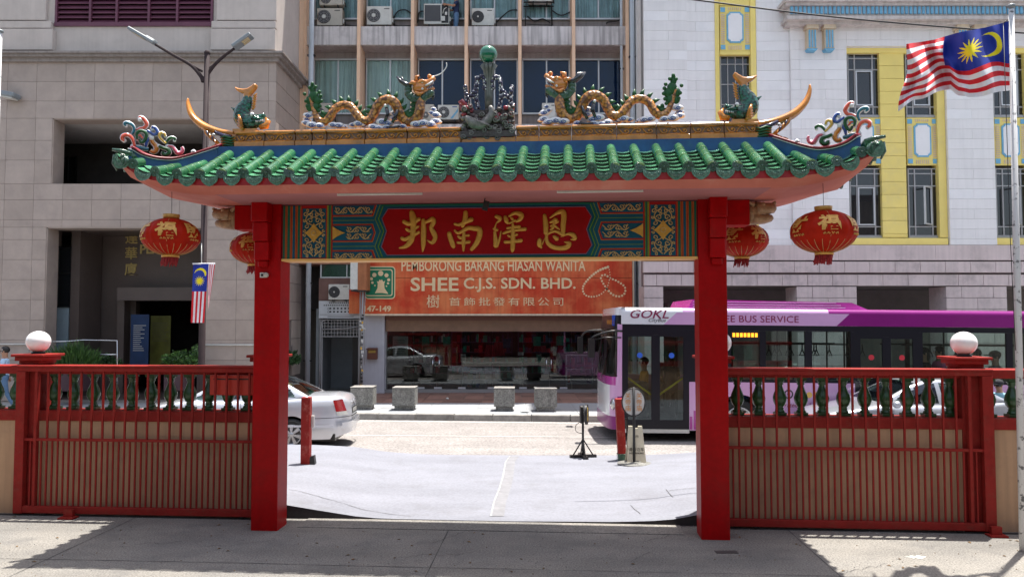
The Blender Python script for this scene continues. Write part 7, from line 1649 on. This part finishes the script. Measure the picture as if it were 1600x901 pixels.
def car(name_lab, loc_, rz, paint, plate=None):
    t = thing('parked_car', name_lab, 'car', loc_, rz)
    W_ = .86; WX = (-1.32, 1.17)
    zt_ = lambda x: interp(x, [(-2.26, .60), (-2.18, .70), (-1.9, .80), (-1.3, .91), (-.95, .965), (.2, .965), (1.0, .985), (1.4, 1.03), (1.9, 1.035), (2.12, 1.01), (2.22, .93), (2.26, .80)])
    zr = lambda x: interp(x, [(-1.02, .96), (-.7, 1.14), (-.35, 1.31), (-.1, 1.39), (.2, 1.425), (.55, 1.42), (.85, 1.36), (1.15, 1.21), (1.5, 1.03)])
    hw = lambda x: W_*(1-(abs(x)/2.285)**9)**.5*(1-.05*(abs(x)/2.28)**2)
    def zb_(x):
        z = .20+.10*max(0, abs(x)-1.9)/.36
        for c in WX:
            if abs(x-c) < .365: z = max(z, .31+math.sqrt(.365**2-(x-c)**2))
        return z
    xs_ = sorted(set([round(-2.26+4.52*i/100, 3) for i in range(101)]+[-2.255, 2.255, -2.24, 2.24]+[c+d for c in WX for d in (-.366, .366)]))
    b = MB(); NR = 9
    for s_ in (-1, 1):
        vs = []
        for x in xs_:
            a, c = zb_(x), zt_(x)
            for j in range(NR+1):
                z = a+(c-a)*j/NR; y = hw(x)*(1-.045*((z-.6)/.35)**2-(.05 if j == NR else 0)+(.012 if .30 < z < .48 else 0)); vs.append((x, s_*y, z))
        n = len(xs_); b.add(vs, [(i*(NR+1)+j, (i+1)*(NR+1)+j, (i+1)*(NR+1)+j+1, i*(NR+1)+j+1) for i in range(n-1) for j in range(NR)], 0, True)
    NC = 10; vs = []
    for x in xs_:
        yt = hw(x)*(1-.045*((zt_(x)-.6)/.35)**2-.05)
        for j in range(NC+1): q = -1+2*j/NC; vs.append((x, yt*q, zt_(x)+.045*(1-q*q)*min(1, (2.3-abs(x))*3)))
    b.add(vs, [(i*(NC+1)+j, (i+1)*(NC+1)+j, (i+1)*(NC+1)+j+1, i*(NC+1)+j+1) for i in range(len(xs_)-1) for j in range(NC)], 0, True)
    for x in (xs_[0], xs_[-1]): y = hw(x)*.93; b.add([(x, -y, zb_(x)), (x, y, zb_(x)), (x, y, zt_(x)), (x, -y, zt_(x))], [(0, 1, 2, 3)])
    b.build('body', paint, t, weld=True)
    MB().box(-2.0, 2.0, -.70, .70, .16, .30).box(-.9, .75, -.78, .78, .18, .5).build('underbody', black, t)
    xg = [-1.02+2.52*i/90 for i in range(91)]; p_, g_ = MB(), MB(); yb_ = lambda x: hw(x)*.90; NS = 10
    P = []
    for x in xg:
        zl, zh = zt_(x)-.01, max(zt_(x)-.005, zr(x)); yb = yb_(x); yt = yb-(zh-zl)*.46; row = []
        for j in range(NS+1): t_ = j/NS; row.append((x, yb+(yt-yb)*t_+.015*math.sin(t_*math.pi), zl+(zh-zl)*t_))
        for j in range(1, 9): q = 1-j/8; row.append((x, yt*q, zh+.035*(1-q*q)*min(1, (zh-zl)*4)))
        P.append(row)
    for s_ in (-1, 1):
        for i in range(len(xg)-1):
            for j in range(NS+8):
                q = [P[i][j], P[i+1][j], P[i+1][j+1], P[i][j+1]]; cx_ = sum(v[0] for v in q)/4; cz_ = sum(v[2] for v in q)/4
                if j < NS:
                    side = cz_ > zt_(cx_)+.035 and cz_ < zr(cx_)-.055 and cx_ > -.93 and cx_ < 1.28-(cz_-.95)*.75 and not (.14 < cx_ < .20) and cz_ < zr(cx_+.0)-.05 and zr(max(-1.0, cx_-.1))-.02 > cz_
                    g = side
                else:
                    g = (-.93 < cx_ < -.20 and j-NS > 0) or (.80 < cx_ < 1.44 and j-NS > 0)
                (g_ if g else p_).add([(v[0], s_*v[1], v[2]) for v in q], [(0, 1, 2, 3)], 0, True)
    p_.build('roof_and_pillars', paint, t, weld=True); g_.build('window_glass', glasscar, t, weld=True)
    MB().box(-.8, 1.2, -.6, .6, .5, .9).box(-.1, .1, -.55, .55, .8, 1.12).box(.85, 1.0, -.58, .58, .8, 1.08).build('seats', darkcloth, t)
    for c in WX:
        for s_ in (-1, 1):
            w_ = thing('wheel', '', '', (c, s_*.765, .31)); del w_['label'], w_['category']; w_.parent = t
            if s_ < 0: pass
            for me, nm in zip(WH, ('tyre', 'rim', 'brake_disc')): link(nm, me, w_, (0, 0, 0), (0, 0, 0 if s_ < 0 else math.pi))
            MB().tube([(c, s_*.84, .31), (c, s_*.45, .31)], .37, 20, caps=False, smooth=False).build('wheel_well', black, t)
    tl = mat('tail_light_red', (.36, .006, .01), .2, var=.1, coat=1) if 'tail_light_red' not in MATS else MATS['tail_light_red']
    for s_ in (-1, 1):
        b = MB(); R_ = []
        for i in range(7):
            x = 1.95+.17*i/6; R_.append((x, hw(x)*1.012+.004))
        for (za, zc_, mi_) in ((.66, .74, 1), (.742, .985, 0)):
            vs = [(x+(.98-z)*.28, s_*(hw(min(2.24, x+(.98-z)*.28))*1.012+.004)*(1-.045*((z-.6)/.35)**2), z) for x, y in R_ for z in (za+.0, zc_-.05*(2.23-x)*(1 if mi_ == 0 else 0))]; b.add(vs, [(2*i, 2*i+2, 2*i+3, 2*i+1) for i in range(6)], mi_, True)
        b.build('tail_light', [tl, acwhite], t)
        b = MB(); R_ = [(-2.24+.3*i/6, hw(-2.24+.3*i/6)*1.012+.004) for i in range(7)]
        vs = [(x, s_*(y*(1-.045*((z-.6)/.35)**2)), z) for x, y in R_ for z in (.58, .69+.1*(x+2.24))]; b.add(vs, [(2*i, 2*i+2, 2*i+3, 2*i+1) for i in range(6)], 0, True); b.build('headlight', glassmat('headlight_glass', (.7, .75, .8), .3, body=(.6, .6, .62), bodyamt=.5) if 'headlight_glass' not in MATS else MATS['headlight_glass'], t)
        y = s_*hw(-.8)
        MB().ball((-.78, s_*.95, 1.0), .11, 14, 9, 0, (.75, .85, .65)).tube([(-.78, s_*.82, .97), (-.78, s_*.92, .97)], .03, 8).build('wing_mirror', paint, t)
        b = MB()
        for x in (-.92, .17, 1.02): b.box(x-.004, x+.004, s_*(.855), s_*(.862), .30, .93)
        b.build('door_seam', black, t)
        for x in (.0, .86): MB().cbox(x, s_*.866, .80, .17, .035, .03).build('door_handle', paint, t, bevel=.008)
        MB().box(-2.0, 2.0, s_*.858, s_*.872, .46, .50).build('side_moulding', paint, t)
    MB().box(2.20, 2.262, -.26, .26, .66, .80).build('number_plate', black, t); text_mesh('plate_lettering', 'WNS 32', .10, acwhite, t, Matrix.Translation((2.264, 0, .73)) @ Matrix.Rotation(math.pi/2, 4, 'Z') @ Matrix.Rotation(math.pi/2, 4, 'X'), .001) if False else None
    b = MB(); b.grid(lambda u, v: (2.27-.0+.03*math.cos((u-.5)*2.4)-.12*abs((u-.5)*2)**6, (u-.5)*1.56, .42+.12*v+.0), 24, 3); b.build('rear_bumper_strip', paint, t)
    b = MB()
    for s_ in (-1, 1):
        b.tube([(x, s_*hw(x)*(1.0 if x < 2.1 else 1.004), .625) for x in [1.62+.64*i/20 for i in range(21)]], .006, 5, smooth=False)
        b.tube([(1.55, s_*.80, 1.0), (1.9, s_*.77, .995), (2.12, s_*.62, .985)], .005, 5)
    b.tube([(2.262, -.3, .625), (2.275, 0, .625), (2.262, .3, .625)], .007, 5).tube([(2.262, -.3, .87), (2.262, .3, .87)], .004, 5)
    b.build('panel_gap', black, t)
    MB().cbox(2.262, 0, .92, .02, .10, .07).build('boot_badge', chrome, t, bevel=.01)
    b = MB()
    for k in range(5): b.cbox(2.265, -.16+k*.08, .73, .003, .045, .075)
    b.build('plate_marks', acwhite, t)
    return t
c1 = car('silver saloon car parked at the kerb, its tail showing beside the red pillar', (at(558, 660, 15.9).x-2.38, 16.15, -.012), R(1.5), silverpaint)
b = MB().box(1.08, 1.18, -.42, -.34, 1.18, 1.185); 
o = MB().ball((0, 0, 0), .06, 10, 6, 0, (1.2, 1, .15)).build('window_sticker', yelglaze, c1); o.location = (1.02, -.42, 1.275); o.rotation_euler = (0, R(28), 0)
car('grey-silver saloon car seen between the balusters in front of the city bus', (at(1288, 640, 14.6).x+2.15, 15.55, -.03), R(0), silverpaint2)
# ================================================================ city bus
BX0, BY0 = 2.02, 16.5
bus = thing('city_bus', 'white, lilac and purple single-deck city bus stopped beyond the gateway', 'bus', (BX0, BY0, .0)); bus.rotation_euler = (0, R(.55), 0)
def bx(p): return (p-800)/FPX*BY0*1.003-BX0
def bz(py_): return EYE+(505-py_)*BY0/FPX
LB_ = 12.0; WB = 2.5; zS, zP, zW, zBd, zR = .24, 1.27, 2.37, 2.49, 2.80
colsplit = [(0.30, bx(1043), buswhite), (bx(1043), bx(1312), buspink), (bx(1312), LB_, buspurple)]
for s_, y0, y1 in ((0, 0, .05), (1, WB-.05, WB)):
    for k, (xa, xb, m_) in enumerate(colsplit):
        off = .34 if k else 0; off2 = .34 if k < 2 else 0
        MB().prism([(xa-(.0 if k == 0 else .12), zBd), (xb-(.12 if k < 2 else 0), zBd), (xb+(.16 if k < 2 else 0), zR-.05), (xa+(.0 if k == 0 else .16), zR-.05)], y0, y1).build('cove_panel', m_, bus)
    # rounded shoulder
b = MB(); b.grid(lambda u, v: (.25+(LB_-.25)*u, .0+.12*(1-math.cos(v*math.pi/2)), zR-.05+.10*math.sin(v*math.pi/2)), 60, 6, 0, True, lambda u, v: 0 if u < .11 else (1 if u < .385 else 2))
b.grid(lambda u, v: (.25+(LB_-.25)*u, WB-.12*(1-math.cos(v*math.pi/2)), zR-.05+.10*math.sin(v*math.pi/2)), 60, 6, 0, True, lambda u, v: 0 if u < .11 else (1 if u < .385 else 2))
b.box(.25, LB_, .12, WB-.12, zR+.035, zR+.05, 0); b.build('roof', [buswhite, buspink, buspurple], bus)
b = MB()
xa, xb = bx(1076), bx(1360); b.prism([(xa, zR+.05), (xb, zR+.05), (xb-.35, zR+.20), (xa+.1, zR+.24)], .22, WB-.22, 0)
for q in range(3): b.box(xa+.1, xb-.5-.1*q, .20-.0, .2195, zR+.08+q*.05, zR+.095+q*.05, 1)
b.build('roof_unit', [busmagenta, buspink], bus, bevel=0)
# lower skirts
def skirt(x0, x1, y0, y1, m_, nm='skirt_panel', z0=zS, z1=zP, arch=None):
    if not arch: MB().box(x0, x1, y0, y1, z0, z1).build(nm, m_, bus, bevel=.006); return
    c, r_ = arch; P = [(x0, z0)]
    aa = [math.pi-math.pi*i/18 for i in range(19)]; P += [(c+r_*math.cos(a), max(z0, .45+r_*math.sin(a)-.0)) for a in aa]; P = [(x0, z0), (c-r_, z0)]+[(c+r_*math.cos(a), .45+r_*math.sin(a)) for a in aa]+[(c+r_, z0), (x1, z0), (x1, z1), (x0, z1)]
    MB().prism(P, y0, y1).build(nm, m_, bus)
d0, d1, e0, e1 = bx(970), bx(1074), bx(1331), bx(1431)
skirt(.22, d0-.0, 0, .05, buspurple, z1=.95); skirt(.22, d0, 0, .05, buspink, z0=.953, z1=zBd-.003)
wx1, wx2 = bx(1152), bx(1152)+6.0
skirt(d1, e0, 0, .05, buspink, arch=(wx1, .56)); skirt(e1, LB_, 0, .05, buspink, arch=(wx2, .56))
skirt(.3, LB_, WB-.05, WB, buspink)
# city skyline print along the skirt
b = MB(); x = d1+.01
while x < e0-.2:
    w_ = random.uniform(.05, .16); h_ = random.uniform(.15, .5)*(1.3 if x < d1+.4 else .8); 
    if not (wx1-.62 < x < wx1+.60): b.box(x, x+w_, -.003, -.001, zS+.02, zS+.02+h_)
    x += w_*random.uniform(1, 1.6)
b.build('skyline_print', busmagenta, bus)
b = MB(); b.tube([(bx(1228)+.085*math.cos(q*math.pi/10), -.004, bz(612)+.085*math.sin(q*math.pi/10)) for q in range(21)], .014, 5, 0); b.ball((bx(1228), -.002, bz(612)), .03, 8, 6, 0)
for q in (0, 1): b.prism([(bx(1260+11*q)+.065*math.cos(k*math.pi/8), bz(613)+.065*math.sin(k*math.pi/8)) for k in range(16)], -.004, -.001, 1)
b.build('round_print', [black, yelglaze], bus)
text_mesh('side_lettering', 'rated', .13, MATS['maroon_line'], bus, facing(bx(1231), -.003, bz(629)), .001, shear=.3); text_mesh('side_lettering', 'by', .13, MATS['maroon_line'], bus, facing(bx(1263), -.003, bz(629)), .001, shear=.3)
# window band: pillars, panes
def pane(x0, x1, y, z0=zP+.05, z1=zW, m_=glassbus, nm='window_pane'): MB().box(x0, x1, y+.015, y+.022, z0, z1).build(nm, m_, bus)
near = [(bx(1086), bx(1133)), (bx(1139), bx(1184)), (bx(1193), bx(1254)), (bx(1265), bx(1325)), (bx(1437), bx(1489)), (bx(1499), bx(1567)), (bx(1577), bx(1640)), (bx(1650), bx(1720)), (bx(1730), LB_-.15)]
b = MB(); edges = [d1]+[v for w_ in near[:4] for v in w_]+[e0]; 
for a, c in zip(edges[::2], edges[1::2]): b.box(a, c, 0, .05, zP+.003, zW)
edges = [e1]+[v for w_ in near[4:] for v in w_]+[LB_]
for a, c in zip(edges[::2], edges[1::2]): b.box(a, c, 0, .05, zP+.003, zW)
b.box(d1, e0, .001, .05, zW+.001, zBd-.003); b.box(e1, LB_, .001, .05, zW+.001, zBd-.003); b.box(d1, e0, .001, .05, zP+.003, zP+.06); b.box(e1, LB_, .001, .05, zP+.003, zP+.06)
b.build('window_surround', busblack, bus)
for i, (a, c) in enumerate(near): pane(a, c, 0)
far = [(.5+1.45*k, 1.85+1.45*k) for k in range(8)]
b = MB(); ed = [.3]+[v for w_ in far for v in w_]+[LB_]
for a, c in zip(ed[::2], ed[1::2]): b.box(a, max(c, a+.01), WB-.05, WB-.001, zP+.001, zBd-.001)
b.box(.3, LB_, WB-.049, WB-.002, zW+.05, zBd-.002); b.build('far_window_surround', busblack, bus)
for a, c in far: MB().box(a, c, WB-.03, WB-.022, zP, zW+.05).build('far_window_pane', glassbus, bus)
def doors(xa, xb, nm):
    z0, z1 = bz(664), zBd-.003; fr = .09; mid = (xa+xb)/2
    b = MB(); b.box(xa, xa+fr, 0, .06, z0-.05, z1).box(xb-fr, xb, 0, .06, z0-.05, z1).box(xa+fr, xb-fr, 0, .06, z1-.22, z1).box(xa+fr, xb-fr, 0, .06, z0-.05, z0+.02).box(mid-.055, mid+.055, -.002, .05, z0+.021, z1-.221)
    D = b.build('door_frame', busblack, bus)
    for a, c, s_ in ((xa+fr, mid-.055, 1), (mid+.055, xb-fr, -1)):
        lf = MB(); g = .035; lf.box(a, a+g, .0, .04, z0+.02, z1-.22).box(c-g, c, .0, .04, z0+.02, z1-.22).box(a+g, c-g, 0, .04, z0+.02, z0+.14).box(a+g, c-g, 0, .04, z1-.26, z1-.22); lf = lf.build('door_leaf', busblack, bus)
        MB().box(a+g, c-g, .015, .022, z0+.14, z1-.26).build('door_glass', glassbus, lf)
        MB().tube([((a+g) if s_ > 0 else (c-g), .06, bz(589)), ((c-g) if s_ > 0 else (a+g), .06, bz(615))], .022, 8).build('yellow_grab_bar', mat('grab_yellow', (.75, .62, .03), .4) if 'grab_yellow' not in MATS else MATS['grab_yellow'], lf)
        MB().prism([((a+c)/2+.06*math.cos(q*math.pi/8), bz(554)+.06*math.sin(q*math.pi/8)) for q in range(16)], .006, .014).build('door_sticker', (mat('sticker_blue', (.03, .12, .6), .4) if nm == 'front' else mat('sticker_red', (.6, .03, .05), .4)) if s_ > 0 else MATS['sticker_blue' if nm == 'front' else 'sticker_red'], lf)
        MB().cbox((a+c)/2, .010, bz(554), .06, .004, .02).cbox((a+c)/2, .0095, bz(554), .02, .004, .06).build('sticker_mark', acwhite, lf)
doors(d0, d1, 'front'); doors(e0, e1, 'rear')
MB().box(d0, d1, -.01, .05, zS-.06, bz(664)-.055).build('door_step', acwhite, bus)
# front end
def fpt(u, z):
    a = u*math.pi; y = WB/2-(WB/2)*math.copysign(abs(math.cos(a))**.55, math.cos(a)); x = .30-.30*abs(math.sin(a))**.6; lean = .10*max(0, z-1.3)**1.2; return (x+lean*(1-x/.3)*.9, y, z)
def fm(u, z):
    if z < .52: return 2
    if z < 1.36:
        if .06 < u < .94: return (0 if (.20 < u < .80 and z < 1.15) else (3 if z > 1.18 else 1))
        return 1 if z > .9 else 2
    if z < 2.38: return 4 if .05 < u < .95 else 1
    if z < 2.68: return 5
    return 0
zz_ = [.24, .38, .52, .66, .8, .9, 1.05, 1.18, 1.36, 1.6, 1.87, 2.13, 2.38, 2.5, 2.68, 2.76, 2.84]
us = [i/48 for i in range(49)]; parts_ = {}
for i in range(48):
    for j in range(len(zz_)-1):
        k = fm((us[i]+us[i+1])/2, (zz_[j]+zz_[j+1])/2)
        parts_.setdefault(k, MB()).add([fpt(us[i], zz_[j]), fpt(us[i+1], zz_[j]), fpt(us[i+1], zz_[j+1]), fpt(us[i], zz_[j+1])], [(0, 1, 2, 3)], 0, True)
for k, (nm, m_) in {0: ('front_white_panel', buswhite), 1: ('front_lilac_panel', buspink), 2: ('front_bumper', buspurple), 3: ('front_magenta_band', busmagenta), 4: ('windscreen', glassbus), 5: ('destination_glass', busblack)}.items(): parts_[k].build(nm, m_, bus, weld=True)
b = MB(); b.add([fpt(u, 2.84) for u in us]+[(.4, WB, 2.85), (.4, 0, 2.85)], [tuple(range(51))]); b.build('front_roof_edge', buswhite, bus)
for s_ in (-1, 1):
    u = .10 if s_ < 0 else .90; c = Vector(fpt(u, .78)); MB().ball(c+Vector((-.02, 0, 0)), .16, 16, 10, 0, (.35, 1.0, .8)).ball(c+Vector((-.05, 0, 0)), .07, 12, 8, 1, (.5, 1, 1)).build('headlight', [MATS['headlight_glass'], chrome], bus)
b = MB(); b.tube(catmull([(.32, .0, 2.34), (.05, -.02, 2.33), (-.28, .02, 2.22), (-.33, .06, 2.12)], 5), .022, 7).cbox(-.33, .08, 1.97, .12, .26, .40).tube([(.3, -.01, 2.2), (-.05, .0, 2.2), (-.25, .05, 2.15)], .014, 6); b.build('wing_mirror', black, bus)
b = MB(); b.tube(catmull([(.25, WB, 2.34), (-.2, WB+.05, 2.3), (-.34, WB+.15, 2.1)], 5), .022, 7).cbox(-.34, WB+.18, 1.95, .12, .26, .40).build('wing_mirror', black, bus)
b = MB().tube([(-.04, .7, 1.3), (.02, .42, 1.75)], .012, 5).tube([(-.04, 1.7, 1.3), (.02, 1.2, 1.75)], .012, 5); b.build('wiper', black, bus)
led = mat('orange_led', (1, .45, .05), .5, var=0, emit=((1, .30, .01), 1.2)); ledd = mat('dull_orange_led', (.5, .2, .03), .5, var=.5, scale=20)
b = MB()
for k in range(6): v = Vector(fpt(.2+.05*k, 2.53)); b.cbox(v.x-.012, v.y, v.z, .004, .11, .09)
b.build('destination_display', ledd, bus)
b = MB()
x = bx(1140)
for k in range(7): b.cbox(x+.05+k*.08, .008, bz(521), .055, .004, .085, 0)
b.build('side_led_display', led, bus)
MB().box(bx(1139), bx(1184), .0135, .0145, bz(528), bz(515)).build('display_backing', black, bus)
MB().prism([(bx(955), 2.45), (bx(955)+.12, 2.45), (bx(955)+.12, 2.68), (bx(955), 2.68)], .10, .105).build('wheelchair_sign', mat('sticker_royal', (.02, .08, .45), .4), bus)
# lettering
o = text_mesh('logo_lettering', 'GOKL', .26, mat('logo_maroon', (.22, .01, .07), .4), bus, facing(bx(1010.5), -.004, bz(490.5)), .002, sx=1.22, shear=.28, bold=.002)
text_mesh('logo_lettering', 'CityBus', .11, mat('logo_grey', (.08, .08, .09), .4), bus, facing(bx(1023.5), -.004, bz(499.5)), .002, sx=1.1, shear=.28)
text_mesh('side_lettering', 'FREE BUS SERVICE', .205, MATS['logo_maroon'], bus, facing(bx(1245), -.004, bz(496.5)), .002, align='RIGHT', sx=1.13)
# inside
MB().box(.25, LB_, .06, WB-.06, .30, .36).build('floor', busin, bus); MB().box(.35, LB_, .06, WB-.06, zBd+.02, zBd+.06).build('ceiling', busin, bus); MB().box(LB_-.05, LB_, 0, WB, zS, zR).build('rear_wall', buspurple, bus)
MB().box(.35, LB_, WB-.25, WB-.055, .36, .9).build('inner_side_panel', busin, bus)
b = MB()
for y in (.75, 1.75): b.tube([(1.9, y, 2.08), (e0+.3, y, 2.08)], .017, 6).tube([(e1, y, 2.08), (LB_-.3, y, 2.08)], .017, 6)
for x in (2.2, 3.9, bx(1310), e0+.1, bx(1500), 9.5): b.tube([(x, .75, .36), (x, .75, zBd)], .018, 6)
b.build('grab_rail', black, bus)
for px_ in (1216, 1225, 1233, 1247, 1252, 1270, 1289, 1293, 1314, 1344, 1368, 1456, 1478, 1520):
    x = bx(px_); st = MB(); st.tube([(0, 0, 0), (0, 0, -.13)], .015, 4).tube([(0, 0, -.12), (-.06, 0, -.25), (.06, 0, -.25), (0, 0, -.12)], .015, 4)
    o = st.build('strap_handle', black, bus); o.location = (x, .75, 2.08)
for x in (3.6, 4.5, 5.4, 7.9, 8.7, 9.5, 10.3, 11.0):
    for y in (.35, 1.75): MB().cbox(x, y, .82, .42, .42, .1).cbox(x+.22, y, 1.12, .09, .42, .62).build('seat', seatblue, bus, bevel=.02)
b = MB().box(.3, 1.1, 1.2, WB-.1, .36, 1.15).cbox(1.45, 1.75, 1.2, .12, .5, .8).tube([(.62, 1.75+.22*math.cos(q*math.pi/8)-.0, 1.25+.2*math.sin(q*math.pi/8)) for q in range(17)], .015, 6).box(1.7, 1.76, 1.15, WB-.1, .36, 2.2); b.build('driver_cab', black, bus)
for k, nm in enumerate(('front_near', 'rear_near')):
    for y, rr in ((.18, 0), (WB-.18, math.pi)):
        w_ = thing('wheel', '', '', ((wx1, wx2)[k], y, .44)); del w_['label'], w_['category']; w_.parent = bus
        for me, n2 in zip(WH, ('tyre', 'rim', 'brake_disc')): link(n2, me, w_, (0, 0, 0), (0, 0, rr), (1.48, 1.4, 1.48))
    MB().tube([((wx1, wx2)[k], .02, .45), ((wx1, wx2)[k], .6, .45)], .57, 20, caps=False, smooth=False).build('wheel_well', black, bus)
MB().box(.6, LB_-.2, .3, WB-.3, .18, .30).build('chassis', black, bus)
sit = {'knL': (-.10, -.42, .90), 'anL': (-.10, -.42, .50), 'toL': (-.10, -.56, .45), 'knR': (.10, -.42, .90), 'anR': (.10, -.42, .50), 'toR': (.10, -.56, .45), 'elL': (-.21, -.08, 1.14), 'wrL': (-.12, -.30, 1.05), 'elR': (.21, -.08, 1.14), 'wrR': (.12, -.30, 1.05)}
def bw(x, y, z): return (BX0+x, BY0+y, z-x*math.tan(R(.55)))
def rider(lab, px_, y, sh, head_py, fem=False, cap=None, rz=-90):
    zt_ = EYE+(505-head_py)*(BY0+y)/FPX; x = (px_-800)/FPX*(BY0+y)-BX0; person(lab, bw(x, y, zt_-1.70+x*math.tan(R(.55))), R(rz), 1.7, sit, sh, darkcloth, female=fem, hat=cap)
rider('bus passenger with long dark hair beside the rear door window', 1443, .4, darkcloth, 545, True)
rider('bus passenger with long dark hair and a bare arm, behind the globe lamp', 1466, .4, shirtpink, 543, True)
rider('bus passenger in a pale shirt seen just past the globe lamp', 1524, 1.7, shirtteal, 547, True)
rider('bus passenger in a blue top wearing a dark cap', 1553, .4, MATS['seat_blue'], 551, False, darkcloth)
rider('bus driver in an orange shirt behind the front door glass', 1006, 1.75, shirtorange, 560, False)
rider('standing bus passenger in dark clothes behind the second door leaf', 1046, 1.2, darkcloth, 552, True, rz=180)
